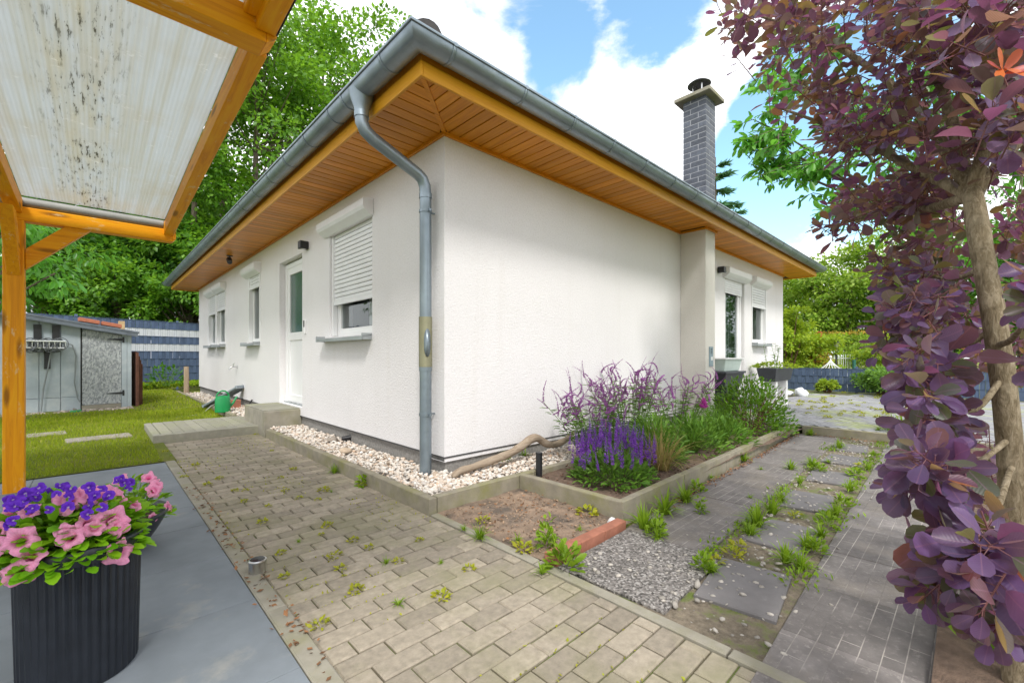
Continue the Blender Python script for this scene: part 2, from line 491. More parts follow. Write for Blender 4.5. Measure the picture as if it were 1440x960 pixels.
def mk_drive():
    m, t, b, o = new_mat('drive_slabs')
    br = t.nodes.new('ShaderNodeTexBrick'); tcx = t.nodes.new('ShaderNodeTexCoord')
    t.links.new(tcx.outputs['Object'], br.inputs['Vector'])
    br.inputs['Scale'].default_value = 1.0; br.inputs['Brick Width'].default_value = .25; br.inputs['Row Height'].default_value = .0625
    br.inputs['Mortar Size'].default_value = .0022; br.inputs['Mortar Smooth'].default_value = .4; br.offset = .5
    base = ramp(t, noise(t, 5, 8, .7), [(.25, (.100, .090, .086)), (.5, (.160, .145, .138)), (.75, (.245, .222, .21))])
    base = mix(t, ramp(t, noise(t, 34, 7, .75), [(.54, 0.0), (.72, .8)]), base, (.34, .31, .29))
    base = mix(t, 1.0, base, ramp(t, island(t), [(0, .78), (1, 1.2)]), 'MULTIPLY')
    f = t.nodes.new('ShaderNodeMath'); f.operation = 'MULTIPLY'
    t.links.new(br.outputs['Fac'], f.inputs[0]); t.links.new(ramp(t, noise(t, 2.6, 4, .6), [(.45, 0.0), (.60, .9)]), f.inputs[1])
    c = mix(t, f.outputs[0], base, (.42, .385, .35))
    c = mix(t, ramp(t, noise(t, 1.7, 6, .7), [(.50, 0.0), (.68, .5)]), c, (.215, .185, .145))
    t.links.new(c, b.inputs['Base Color']); b.inputs['Roughness'].default_value = .9
    h = t.nodes.new('ShaderNodeMath'); h.operation = 'SUBTRACT'; t.links.new(noise(t, 70, 7, .75), h.inputs[0]); t.links.new(br.outputs['Fac'], h.inputs[1])
    bump(t, b, h.outputs[0], .55, .005)
    return m


DRIVE = mk_drive()
STEPST = plain('stepping_slabs', (.165, .155, .155), .85, 0, .15, 7, 60, .3, .003, stain=(.34, .34, .34), stain_scale=4, stain_lim=(.6, .8), perisland=.12)


def mk_washed():
    m, t, b, o = new_mat('washed_concrete')
    v = t.nodes.new('ShaderNodeTexVoronoi'); v.inputs['Scale'].default_value = 95
    tcx = t.nodes.new('ShaderNodeTexCoord'); t.links.new(tcx.outputs['Object'], v.inputs['Vector'])
    s = t.nodes.new('ShaderNodeSeparateColor'); t.links.new(v.outputs['Color'], s.inputs[0])
    c = ramp(t, s.outputs[0], [(0, (.06, .055, .05)), (.4, (.15, .138, .128)), (.75, (.23, .21, .195)), (1, (.38, .36, .34))])
    t.links.new(c, b.inputs['Base Color']); b.inputs['Roughness'].default_value = .9
    bump(t, b, v.outputs['Distance'], .8, .006); return m


WASHED = mk_washed()


def mk_pebble():
    m, t, b, o = new_mat('pebbles')
    c = ramp(t, island(t), [(0, (.40, .31, .23)), (.18, (.58, .50, .42)), (.38, (.68, .63, .56)), (.55, (.46, .42, .38)), (.7, (.74, .70, .64)), (.85, (.56, .40, .28)), (1, (.80, .78, .74))])
    c = mix(t, 1.0, c, ramp(t, noise(t, 60, 4), [(.3, .8), (.7, 1.1)]), 'MULTIPLY')
    t.links.new(c, b.inputs['Base Color']); b.inputs['Roughness'].default_value = .75; return m


PEB = mk_pebble()
STONE = plain('tan_stone', (.48, .38, .28), .9, 0, .2, 12, 40, .5, .006)
STONEG = plain('grey_stone', (.30, .26, .22), .9, 0, .2, 12, 40, .5, .006)
STONEW = plain('white_stone', (.72, .72, .72), .85, 0, .1, 6, 40, .3, .006)
BRICK = plain('red_brick', (.34, .135, .085), .9, 0, .2, 14, 90, .4, .003, perisland=.2)
TILE = plain('clay_tile', (.44, .15, .085), .85, 0, .15, 10, 60, .3, .003)


def mk_lawn():
    m, t, b, o = new_mat('lawn_turf')
    c = ramp(t, noise(t, 1.3, 7, .65), [(.3, (.10, .135, .010)), (.5, (.165, .20, .012)), (.68, (.25, .265, .025))])
    c = mix(t, ramp(t, noise(t, 60, 5, .7), [(.4, .0), (.7, .6)]), c, (.07, .085, .012))
    c = mix(t, ramp(t, noise(t, .7, 4, .6), [(.56, 0.0), (.7, .55)]), c, (.27, .215, .08))
    t.links.new(c, b.inputs['Base Color']); b.inputs['Roughness'].default_value = 1.0
    bump(t, b, noise(t, 90, 5, .8), 1.0, .02); return m


LAWN = mk_lawn()
GRASS = leafmat('grass_blades', [(.17, .25, .010), (.24, .33, .012), (.33, .39, .020), (.19, .29, .012), (.42, .39, .06)], (.32, .42, .02), .35, .6, .2)
WEED = leafmat('weed_leaves', [(.13, .24, .012), (.20, .33, .018), (.26, .40, .03)], (.30, .46, .02), .35, .5, .3)
WEEDY = leafmat('yellow_weed_leaves', [(.30, .34, .015), (.42, .40, .03), (.36, .42, .03)], (.45, .45, .03), .35, .5, .3)
DRYG = leafmat('dry_grass', [(.50, .36, .16), (.42, .32, .12), (.34, .36, .08)], (.5, .4, .15), .3, .7, .2)

LF_OAK = leafmat('oak_leaves', [(.055, .15, .014), (.09, .23, .018), (.13, .30, .025), (.20, .38, .045)], (.26, .50, .03), .42, .42, .45)
LF_DARK = leafmat('forest_leaves', [(.036, .115, .015), (.055, .165, .02), (.09, .24, .025)], (.16, .40, .025), .40, .42, .4)
LF_LIGHT = leafmat('maple_leaves', [(.13, .27, .018), (.20, .36, .025), (.28, .42, .05), (.36, .46, .09)], (.36, .52, .04), .38, .5, .3)
LF_YEL = leafmat('yellow_green_leaves', [(.20, .35, .018), (.28, .42, .025), (.38, .46, .04), (.17, .32, .02)], (.42, .54, .03), .38, .5, .3)
LF_CHERRY = leafmat('cherry_leaves', [(.05, .19, .02), (.08, .27, .03), (.13, .34, .035)], (.20, .52, .05), .45, .38, .5)
LF_SHRUB = leafmat('shrub_leaves', [(.07, .19, .012), (.11, .26, .016), (.18, .33, .022)], (.20, .36, .02), .3, .42, .4)
LF_PEREN = leafmat('perennial_leaves', [(.08, .19, .025), (.12, .26, .03), (.18, .33, .045)], (.21, .38, .04), .32, .5, .3)
LF_PET = leafmat('petunia_leaves', [(.14, .38, .010), (.22, .48, .014), (.32, .56, .02)], (.34, .62, .02), .30, .42, .4)
LF_CONIF = leafmat('conifer_needles', [(.09, .22, .09), (.14, .29, .14), (.09, .26, .15)], (.2, .4, .16), .25, .6, .3)
LF_DRYIVY = leafmat('ochre_leaves', [(.42, .26, .03), (.52, .33, .05), (.34, .34, .04)], (.5, .35, .05), .3, .6, .3)


def mk_smoke():
    m, t, b, o = new_mat('smoke_bush_leaves')
    r = island(t)
    top = ramp(t, r, [(0, (.070, .036, .125)), (.22, (.115, .058, .19)), (.42, (.050, .046, .10)), (.60, (.145, .082, .23)), (.76, (.08, .035, .105)), (.88, (.055, .08, .05)), (1, (.13, .05, .10))])
    und = ramp(t, r, [(0, (.17, .09, .19)), (.5, (.19, .11, .17)), (1, (.15, .14, .07))])
    g = t.nodes.new('ShaderNodeNewGeometry')
    c = mix(t, g.outputs['Backfacing'], top, und)
    c = mix(t, 1.0, c, ramp(t, noise(t, 22, 4), [(.3, .78), (.7, 1.18)]), 'MULTIPLY')
    at_ = t.nodes.new('ShaderNodeAttribute'); at_.attribute_name = 'leaf_uv'; sp = t.nodes.new('ShaderNodeSeparateXYZ'); t.links.new(at_.outputs['Vector'], sp.inputs[0])
    def mth(op, a, b_=None):
        m_ = t.nodes.new('ShaderNodeMath'); m_.operation = op
        for i_, v_ in enumerate((a, b_)):
            if v_ is None: continue
            if isinstance(v_, (int, float)): m_.inputs[i_].default_value = v_
            else: t.links.new(v_, m_.inputs[i_])
        return m_.outputs[0]
    au = mth('ABSOLUTE', sp.outputs[0])
    mid = ramp(t, au, [(.008, 1.0), (.035, 0.0)])
    lat = mth('SINE', mth('MULTIPLY', mth('SUBTRACT', sp.outputs[1], mth('MULTIPLY', au, .55)), 62.0))
    latr = ramp(t, lat, [(.80, 0.0), (.99, .16)])
    vein = mth('MAXIMUM', mid, latr)
    c = mix(t, mth('MULTIPLY', vein, .6), c, (.26, .13, .22))
    bump(t, b, lat, .08, .002)
    t.links.new(c, b.inputs['Base Color']); b.inputs['Roughness'].default_value = .42; b.inputs['Specular IOR Level'].default_value = .5
    b.inputs['Sheen Weight'].default_value = .12
    tr = t.nodes.new('ShaderNodeBsdfTranslucent')
    t.links.new(ramp(t, r, [(0, (.34, .12, .17)), (.22, (.40, .26, .06)), (.42, (.31, .09, .20)), (.68, (.28, .09, .19)), (.85, (.28, .33, .05)), (1, (.55, .18, .09))]), tr.inputs['Color'])
    ms = t.nodes.new('ShaderNodeMixShader'); ms.inputs[0].default_value = .42
    t.links.new(b.outputs[0], ms.inputs[1]); t.links.new(tr.outputs[0], ms.inputs[2]); t.links.new(ms.outputs[0], o.inputs[0])
    return m


SMOKE = mk_smoke()


def mk_bark(name, c0, c1, c2, sc=1.0):
    m, t, b, o = new_mat(name)
    g = noise(t, 6 * sc, 8, .7, stretch(t, 3, 3, .8), .8)
    c = ramp(t, g, [(.3, c0), (.5, c1), (.72, c2)])
    c = mix(t, ramp(t, noise(t, 3 * sc, 5), [(.5, 0.0), (.68, .6)]), c, tuple(x * 1.1 for x in c2))
    t.links.new(c, b.inputs['Base Color']); b.inputs['Roughness'].default_value = .95
    bump(t, b, g, .9, .012 / sc ** .3); return m


BARK = mk_bark('bark', (.05, .04, .03), (.12, .095, .07), (.22, .18, .14), 1.0)
BARKS = mk_bark('smoke_bush_bark', (.075, .055, .028), (.21, .165, .10), (.40, .34, .24), 5.0)
TWIG = plain('twigs', (.16, .085, .05), .8, 0, .25, 20)
TWIGR = plain('reddish_twigs', (.15, .055, .055), .6, 0, .25, 20)
STEMG = plain('green_stems', (.12, .22, .04), .6, 0, .25, 20)
DRIFT = mk_wood('driftwood', (.20, .145, .10), (.36, .285, .21), (.46, .39, .31), .9, 'x', 0, False)
POSTW = mk_wood('grey_post_wood', (.20, .145, .10), (.34, .26, .18), (.45, .36, .27), .9, 'z', 0, False)
FL_PURP = leafmat('purple_florets', [(.20, .06, .46), (.29, .09, .56), (.40, .16, .62)], (.22, .07, .45), .25, .6, .2)
FL_MAUVE = leafmat('mauve_florets', [(.38, .15, .42), (.46, .20, .48), (.32, .12, .36)], (.5, .15, .45), .25, .6, .2)
FL_MAG = leafmat('magenta_florets', [(.55, .06, .42), (.6, .1, .5)], (.6, .1, .5), .25, .6, .2)


def mk_petal(name, edge, mid, heart, tw=.25):
    m, t, b, o = new_mat(name)
    at_ = t.nodes.new('ShaderNodeAttribute'); at_.attribute_name = 'petal'
    c = ramp(t, at_.outputs['Fac'], [(0, heart), (.22, mid), (.6, edge), (1, edge)])
    av = t.nodes.new('ShaderNodeAttribute'); av.attribute_name = 'pvein'
    sn = t.nodes.new('ShaderNodeMath'); sn.operation = 'SINE'; ml = t.nodes.new('ShaderNodeMath'); ml.operation = 'MULTIPLY'; ml.inputs[1].default_value = 25.0
    t.links.new(av.outputs['Fac'], ml.inputs[0]); t.links.new(ml.outputs[0], sn.inputs[0])
    vf = t.nodes.new('ShaderNodeMath'); vf.operation = 'MULTIPLY'; t.links.new(ramp(t, sn.outputs[0], [(.55, 0.0), (1.0, .6)]), vf.inputs[0]); t.links.new(ramp(t, at_.outputs['Fac'], [(.2, 1.0), (1.0, .35)]), vf.inputs[1])
    c = mix(t, vf.outputs[0], c, mid)
    c = mix(t, 1.0, c, ramp(t, noise(t, 45, 4), [(.3, .84), (.7, 1.1)]), 'MULTIPLY')
    t.links.new(c, b.inputs['Base Color']); b.inputs['Roughness'].default_value = .75; b.inputs['Specular IOR Level'].default_value = .15; bump(t, b, noise(t, 140, 4), .5, .003)
    tr = t.nodes.new('ShaderNodeBsdfTranslucent'); t.links.new(c, tr.inputs['Color'])
    ms = t.nodes.new('ShaderNodeMixShader'); ms.inputs[0].default_value = tw
    t.links.new(b.outputs[0], ms.inputs[1]); t.links.new(tr.outputs[0], ms.inputs[2]); t.links.new(ms.outputs[0], o.inputs[0])
    return m


PINK = mk_petal('pink_petals', (.96, .40, .62), (.90, .17, .44), (.55, .01, .15))
PANSY = mk_petal('violet_petals', (.17, .045, .60), (.12, .02, .45), (.75, .62, .75))
POTM = plain('black_pot', (.016, .019, .026), .38, 0, .25, 14, 180, .15, .002)


def mk_poly():
    m, t, b, o = new_mat('polycarbonate')
    cx = t.nodes.new('ShaderNodeTexCoord')
    wv = t.nodes.new('ShaderNodeTexWave'); wv.wave_type = 'BANDS'; wv.bands_direction = 'X'; wv.inputs['Scale'].default_value = 17; wv.inputs['Distortion'].default_value = .0
    t.links.new(cx.outputs['Object'], wv.inputs['Vector'])
    # dust inside the flutes: stripes along the slope, more of it in the middle channels
    st = noise(t, 1.0, 4, .6, stretch(t, 34, .5, 1))
    dirty = ramp(t, st, [(.44, 0.0), (.62, .6)])
    sep = t.nodes.new('ShaderNodeSeparateXYZ'); t.links.new(cx.outputs['Object'], sep.inputs[0])
    band = t.nodes.new('ShaderNodeMapRange'); band.interpolation_type = 'SMOOTHSTEP'
    ab = t.nodes.new('ShaderNodeMath'); ab.operation = 'ABSOLUTE'; sb = t.nodes.new('ShaderNodeMath'); sb.operation = 'ADD'; sb.inputs[1].default_value = .08
    t.links.new(sep.outputs[0], sb.inputs[0]); t.links.new(sb.outputs[0], ab.inputs[0])
    band.inputs['From Min'].default_value = .22; band.inputs['From Max'].default_value = .03; t.links.new(ab.outputs[0], band.inputs['Value'])
    base = mix(t, dirty, (.60, .63, .635), (.54, .53, .45))
    base = mix(t, ramp(t, noise(t, 2.3, 6, .65), [(.45, 0.0), (.72, .6)]), base, (.55, .53, .46))
    base = mix(t, ramp(t, wv.outputs['Fac'], [(.0, .0), (.35, .0), (.85, .24)]), base, mix(t, .35, base, (.96, .97, .97)))
    ml = noise(t, 1.0, 6, .75, stretch(t, 60, 7, 1))
    mold = ramp(t, ml, [(.555, 0.0), (.60, .95)])
    k = t.nodes.new('ShaderNodeMath'); k.operation = 'MULTIPLY'; t.links.new(mold, k.inputs[0]); t.links.new(band.outputs['Result'], k.inputs[1])
    k3 = t.nodes.new('ShaderNodeMath'); k3.operation = 'MULTIPLY'; t.links.new(k.outputs[0], k3.inputs[0])
    t.links.new(ramp(t, noise(t, 3.5, 3), [(.36, 0.0), (.50, 1.0)]), k3.inputs[1])
    kk = t.nodes.new('ShaderNodeMath'); kk.operation = 'MULTIPLY'; t.links.new(band.outputs['Result'], kk.inputs[0]); t.links.new(ramp(t, noise(t, 1.6, 6, .7, stretch(t, 9, 1.2, 1)), [(.45, 0.0), (.7, .55)]), kk.inputs[1])
    base = mix(t, kk.outputs[0], base, (.60, .55, .40))
    base = mix(t, k3.outputs[0], base, (.06, .055, .03))
    # dried leaf litter and lime smears
    base = mix(t, ramp(t, noise(t, 9, 8, .8), [(.60, 0.0), (.68, .5)]), base, (.95, .95, .95))
    t.links.new(base, b.inputs['Base Color']); b.inputs['Roughness'].default_value = .18
    tr = t.nodes.new('ShaderNodeBsdfTranslucent'); t.links.new(base, tr.inputs['Color'])
    tp = t.nodes.new('ShaderNodeBsdfTransparent'); t.links.new(base, tp.inputs['Color'])
    m1 = t.nodes.new('ShaderNodeMixShader'); m1.inputs[0].default_value = .72
    t.links.new(b.outputs[0], m1.inputs[1]); t.links.new(tr.outputs[0], m1.inputs[2])
    m2 = t.nodes.new('ShaderNodeMixShader'); m2.inputs[0].default_value = .07
    t.links.new(m1.outputs[0], m2.inputs[1]); t.links.new(tp.outputs[0], m2.inputs[2]); t.links.new(m2.outputs[0], o.inputs[0])
    bn = bump(t, b, wv.outputs['Fac'], .35, .004); t.links.new(bn.outputs['Normal'], tr.inputs['Normal'])
    return m


POLY = mk_poly()
SHEDW = plain('shed_grey_paint', (.36, .41, .45), .8, 0, .1, 3, 60, .2, .003, stain=(.50, .53, .54), stain_scale=2.5, stain_lim=(.5, .75))


def mk_osb():
    m, t, b, o = new_mat('osb_door')
    v = t.nodes.new('ShaderNodeTexVoronoi'); v.inputs['Scale'].default_value = 58; v.inputs['Randomness'].default_value = 1
    mpn = t.nodes.new('ShaderNodeMapping'); mpn.inputs['Rotation'].default_value = (0, R(35), 0); mpn.inputs['Scale'].default_value = (1, 1, .45)
    cx = t.nodes.new('ShaderNodeTexCoord'); nn = t.nodes.new('ShaderNodeTexNoise'); nn.inputs['Scale'].default_value = 6
    t.links.new(cx.outputs['Object'], nn.inputs['Vector'])
    va = t.nodes.new('ShaderNodeVectorMath'); va.operation = 'MULTIPLY_ADD'; t.links.new(nn.outputs['Color'], va.inputs[0]); va.inputs[1].default_value = (.08, .08, .08)
    t.links.new(cx.outputs['Object'], va.inputs[2]); t.links.new(va.outputs[0], mpn.inputs['Vector']); t.links.new(mpn.outputs[0], v.inputs['Vector'])
    s = t.nodes.new('ShaderNodeSeparateColor'); t.links.new(v.outputs['Color'], s.inputs[0])
    c = ramp(t, s.outputs[0], [(0, (.20, .215, .23)), (.5, (.34, .36, .38)), (1, (.48, .50, .51))])
    t.links.new(c, b.inputs['Base Color']); b.inputs['Roughness'].default_value = .8; bump(t, b, s.outputs[0], .5, .004); return m


OSB = mk_osb()
FELT = plain('roofing_felt', (.13, .15, .18), .9, 0, .2, 8, 80, .5, .004)
FENB = plain('slate_blue_strip', (.085, .125, .215), .62, 0, .12, 6, 0, perisland=.16)
FENW = plain('white_strip', (.62, .64, .68), .55, 0, .05, 5, 0, perisland=.05)
RUST = plain('rusty_iron', (.13, .055, .035), .9, 0, .35, 10, 40, .5, .006)
GREENP = plain('green_plastic', (.010, .26, .075), .34, 0, .1, 5)
CABLE = plain('grey_cable', (.22, .24, .25), .6)
HOSE = plain('grey_hose', (.30, .33, .28), .55)
PANELM = mk_zinc('ribbed_grey_metal', (.33, .38, .42), .5)
TROUGH = plain('anthracite_trough', (.045, .048, .058), .5, 0, .15, 8)
LAMPG = mk_glass('lamp_glass', (.55, .55, .52), .1)
REDW = plain('red_wood', (.45, .035, .025), .7, 0, .2, 6)
WHITEM = plain('white_metal', (.75, .76, .76), .4)
CLINK = plain('slate_clinker', (.092, .104, .132), .6, 0, .25, 24, 60, .3, .003, perisland=.28)
MORTAR = plain('mortar', (.36, .37, .40), .95, 0, .1, 30)
WROCK = plain('white_rock', (.75, .77, .80), .8, 0, .08, 8, 20, .5, .01)

STRIPM = plain('mossy_grit', (.20, .165, .12), 1.0, 0, .35, 40, 90, .9, .01, stain=(.12, .16, .03), stain_scale=5.0, stain_lim=(.52, .62))

# ====================================================================== THE GROUND
def sheet(name, x0, x1, y0, y1, z, mat, loc=None):
    b = MB(); b.add([(x0, y0, z), (x1, y0, z), (x1, y1, z), (x0, y1, z)], [(0, 1, 2, 3)])
    o = b.build(name, mat, None, loc or (x0, y0, z)); return mark(o, kind='structure')


g = MB(); g.add([(-250, -250, -.03), (250, -250, -.03), (250, 250, -.03), (-250, 250, -.03)], [(0, 1, 2, 3)])
mark(g.build('ground', LAWN), kind='structure')
# the lawn swells a little towards the fence
nx, ny = 40, 40
b = MB(); V = []; F = []


def lawn_z(x, y):
    s = min(1, max(0, (y - 2.7) / 10.0)); s = s * s * (3 - 2 * s)
    return .012 + .10 * s + .012 * math.sin(x * 2.1 + y) * s + .008 * math.sin(y * 2.7 - x) * s


X0, X1, Y0, Y1 = -14.0, -.505, 2.66, 17.0
for j in range(ny + 1):
    for i in range(nx + 1):
        x = X0 + (X1 - X0) * i / nx; y = Y0 + (Y1 - Y0) * j / ny; V.append((x, y, lawn_z(x, y)))
for j in range(ny):
    for i in range(nx):
        a = j * (nx + 1) + i
        if V[a + 1][0] > -1.62 + .36 and V[a][1] < 4.9: continue
        F.append((a, a + 1, a + nx + 2, a + nx + 1))
b.add(V, F); mark(b.build('lawn', LAWN, None, (X0, Y0, 0), smooth=True), kind='structure')

# ---- blue-grey terrace slabs under the lean-to
b = MB(); sy = [2.65, 2.05, 1.45, .85, .36, -.24, -.84, -1.44, -2.04, -2.64, -3.24, -3.84]
sx = [-1.614, -2.53, -3.43, -4.33, -5.23]
for i in range(len(sx) - 1):
    for j in range(len(sy) - 1): b.paver(sx[i + 1] + .0015, sx[i] - .0015, sy[j + 1] + .0015, sy[j] - .0015, -.03, .006, .0018)
mark(b.build('terrace_slabs', SLABL, None, (-1.63, 2.65, 0)), kind='structure')
# grey edging strip between terrace and path
b = MB(); y = -4.0
while y < 3.9: b.paver(-1.612, -1.532, y + .002, y + .996, -.05, .012, .006); y += 1.0
mark(b.build('edging_strip', CONC, None, (-1.57, 0, 0)), kind='structure')
# sand under everything that is paved
sheet('path_bed', -1.64, -.40, -4.6, 4.0, -.012, JOINT)
# ---- block paving of the path
b = MB(); y = -4.5; k = 0
while y < 3.88:
    off = 0 if k % 2 else .1; x = -1.528 - off
    while x < -.475:
        x0 = max(x, -1.528); x1 = min(x + .2, -.468)
        if x1 - x0 > .04:
            dz = random.uniform(-.003, .003)
            b.paver(x0 + .003, x1 - .003, y + .003 + random.uniform(0, .0015), y + .097, -.05, dz, .006)
        x += .2
    y += .1; k += 1
mark(b.build('paved_path', PAVE, None, (-1.0, 0, 0)), kind='structure')
# ---- raised cross strip of long blocks at the end of the path
b = MB()
b.box(-1.61, -.30, 3.93, 5.25, -.05, .075)
b.paver(-1.615, -.44, 3.90, 3.985, -.05, .112, .006); b.paver(-1.615, -1.535, 3.99, 5.28, -.05, .11, .006)
x = -1.53
while x < -.40:
    b.paver(x + .002, min(x + .118, -.33), 3.99, 5.27, .06, .11 + random.uniform(-.002, .002), .005); x += .12
mark(b.build('raised_paving', PAVED, None, (-1.0, 3.9, 0)), kind='structure')

# ---- kerbs: gravel strip along both walls, planting bed, rear terrace
b = MB()
y = -.50
while y < 11.6:
    if not (3.9 < y + .5 < 5.2):
        b.paver(-.475, -.412, y + .003, y + .993, -.08, .115, .006)
    y += .99
x = -.409
while x < 1.6: b.paver(x + .003, x + .985, -.50, -.437, -.08, .118, .006); x += .99
mark(b.build('gravel_kerb', KERB, None, (-.44, -.47, 0)), kind='structure')
BS = .03


def bedy(x): return -1.48 + BS * (x - .39)


b = MB()
b.paver(.392, .452, -1.475, -.505, -.08, .128, .006)
x = .39
while x < 5.05:
    x1 = min(x + .97, 5.09)
    P = [(x + .003, bedy(x), -.08), (x1 - .003, bedy(x1), -.08), (x1 - .003, bedy(x1) + .06, -.08), (x + .003, bedy(x) + .06, -.08)]
    b.hexa(P + [(p[0], p[1], .128 + random.uniform(-.004, .004)) for p in P]); x += .97
mark(b.build('bed_kerb', KERB, None, (.39, -1.48, 0), bevel=.006), kind='structure')
b = MB(); y = -1.42
while y > -4.6: b.paver(5.10 + .06 * 0, 5.17, y - .985, y - .003, -.08, .115, .006); y -= .99
mark(b.build('terrace_kerb', KERB, None, (5.13, -1.42, 0)), kind='structure')

# flush edging between path and dirt patch
b = MB(); y = -.505
while y > -4.4: b.paver(-.467, -.412, y - .97, y - .003, -.05, .010, .006); y -= .975
mark(b.build('flush_edging', CONC, None, (-.44, -.5, 0)), kind='structure')


# ---- bumpy sheets of soil
def bumpy(name, x0, x1, y0, y1, z, amp, mat, n=60):
    nx_ = max(4, int((x1 - x0) * n / 2)); ny_ = max(4, int((y1 - y0) * n / 2)); V = []; F = []
    from mathutils import noise as mn
    for j in range(ny_ + 1):
        for i in range(nx_ + 1):
            x = x0 + (x1 - x0) * i / nx_; y = y0 + (y1 - y0) * j / ny_
            V.append((x, y, z + amp * mn.fractal(Vector((x * 3, y * 3, z)), 1.0, 2.0, 5)))
    for j in range(ny_):
        for i in range(nx_): a = j * (nx_ + 1) + i; F.append((a, a + 1, a + nx_ + 2, a + nx_ + 1))
    b = MB(); b.add(V, F); return mark(b.build(name, mat, None, (x0, y0, z), smooth=True), kind='structure')


bumpy('dirt_patch', -.41, .395, -1.53, -.50, .004, .012, DIRT, 90)
bumpy('bed_soil', .45, 5.10, -1.44, .0, .075, .018, SOIL, 40)
bumpy('gravel_base', -.412, .02, -.44, 11.7, .075, .008, GRITM, 20)
bumpy('gravel_base_front', .02, 1.7, -.44, .02, .077, .008, GRITM, 30)
bumpy('shrub_bed', -2.0, 6.0, -5.6, -2.98, .03, .03, SOIL, 26)

# ---- the drive: two lanes of patterned slabs and a row of stepping slabs between them, all a little askew to the house
DA = R(2.2); DO = Vector((.33, -1.535, 0)); dc, ds = math.cos(DA), math.sin(DA)


def dfr(p): return (DO.x + p[0] * dc - p[1] * ds, DO.y + p[0] * ds + p[1] * dc, p[2])


b = MB()
P = [dfr(p) for p in ((-2.0, .0, -.014), (4.83, .03, -.014), (4.83, -3.4, -.014), (-2.0, -3.4, -.014))]
b.add(P, [(3, 2, 1, 0)]); mark(b.build('drive_bed', STRIPM, None, (.33, -1.5, 0)), kind='structure')
b = MB()
for lane, (v0, nrow) in enumerate(((-.015, 1), (-.985, 1))):
    u = -.02 if lane == 0 else -2.0
    while u < 4.75:
        u1 = min(u + .4985, 4.78); hz = random.uniform(-.003, .003)
        b.paver(u, u1, v0 - .50, v0 - .003, -.06, hz, .003, dfr); u += .50
o = b.build('drive_paving', DRIVE, None, (.33, -1.535, 0)); mark(o, kind='structure')
b = MB(); b.paver(-.72, -.025, -.60, -.02, -.06, .001, .004, dfr)
mark(b.build('washed_concrete_slab', WASHED, None, (.33, -1.535, 0)), kind='structure')
b = MB()
for (x, y, a) in [(1.78, -2.20, 6), (.93, -2.27, -4), (2.70, -2.19, 3), (3.60, -2.14, -3), (4.40, -2.07, 4), (.12, -2.32, 5)]:
    c_, s_ = math.cos(R(a) + DA), math.sin(R(a) + DA)
    fr = lambda p, x=x, y=y, c_=c_, s_=s_: (x + p[0] * c_ - p[1] * s_, y + p[0] * s_ + p[1] * c_, p[2])
    b.paver(-.24, .24, -.165, .165, -.05, .004, .006, fr)
mark(b.build('stepping_slabs', STEPST, None, (1.78, -2.2, 0)), kind='structure')

# ---- rear terrace beyond the cross kerb, blocks laid askew
sheet('rear_terrace_bed', 5.17, 13.0, -6.5, .6, .085, JOINT)
b = MB(); ca, sa = math.cos(R(38)), math.sin(R(38))
for i in range(-60, 60):
    for j in range(-60, 80):
        u = i * .2 + (.1 if j % 2 else 0); v = j * .1
        x = 8.5 + u * ca - v * sa; y = -2.2 + u * sa + v * ca
        if 5.31 < x < 12.35 and -5.2 < y < -.05 and not (y > -1.0 and x > 11.6):
            fr = lambda p, x=x, y=y: (x + p[0] * ca - p[1] * sa, y + p[0] * sa + p[1] * ca, p[2])
            b.paver(-.095, .095, -.046, .046, .03, .10 + random.uniform(-.003, .003), .005, fr)
mark(b.build('rear_terrace', PAVER2, None, (8.5, -2.2, .1)), kind='structure')

# ====================================================================== THE HOUSE
HX, HY = 9.62, 12.0; ZB, ZT = .244, 2.985
house = root('house', 'white rendered bungalow with golden timber eaves and zinc gutters', 'house', (0, 0, 0))
T = .30


def wall_cells(axis, length, openings, b):
    """wall with real holes; axis 'y': facade x=0, axis 'x': facade y=0"""
    us = sorted(set([0, length] + [o[0] for o in openings] + [o[1] for o in openings]))
    zs = sorted(set([ZB, ZT + .02] + [o[2] for o in openings] + [o[3] for o in openings]))
    def P(u, d, z): return (d, u, z) if axis == 'y' else (u, d, z)
    def solid(i, j):
        if i < 0 or j < 0 or i >= len(us) - 1 or j >= len(zs) - 1: return None
        cu = (us[i] + us[i + 1]) / 2; cz = (zs[j] + zs[j + 1]) / 2
        return not any(o[0] < cu < o[1] and o[2] < cz < o[3] for o in openings)
    for i in range(len(us) - 1):
        for j in range(len(zs) - 1):
            if not solid(i, j): continue
            u0, u1, z0, z1 = us[i], us[i + 1], zs[j], zs[j + 1]
            b.add([P(u0, 0, z0), P(u1, 0, z0), P(u1, 0, z1), P(u0, 0, z1)], [(0, 1, 2, 3)])
            for (ii, jj, q) in ((i - 1, j, [(u0, z0), (u0, z1)]), (i + 1, j, [(u1, z0), (u1, z1)]), (i, j - 1, [(u0, z0), (u1, z0)]), (i, j + 1, [(u0, z1), (u1, z1)])):
                if solid(ii, jj) is False or (jj < 0):
                    (a, za), (c, zc) = q
                    b.add([P(a, 0, za), P(c, 0, zc), P(c, T, zc), P(a, T, za)], [(0, 1, 2, 3)])


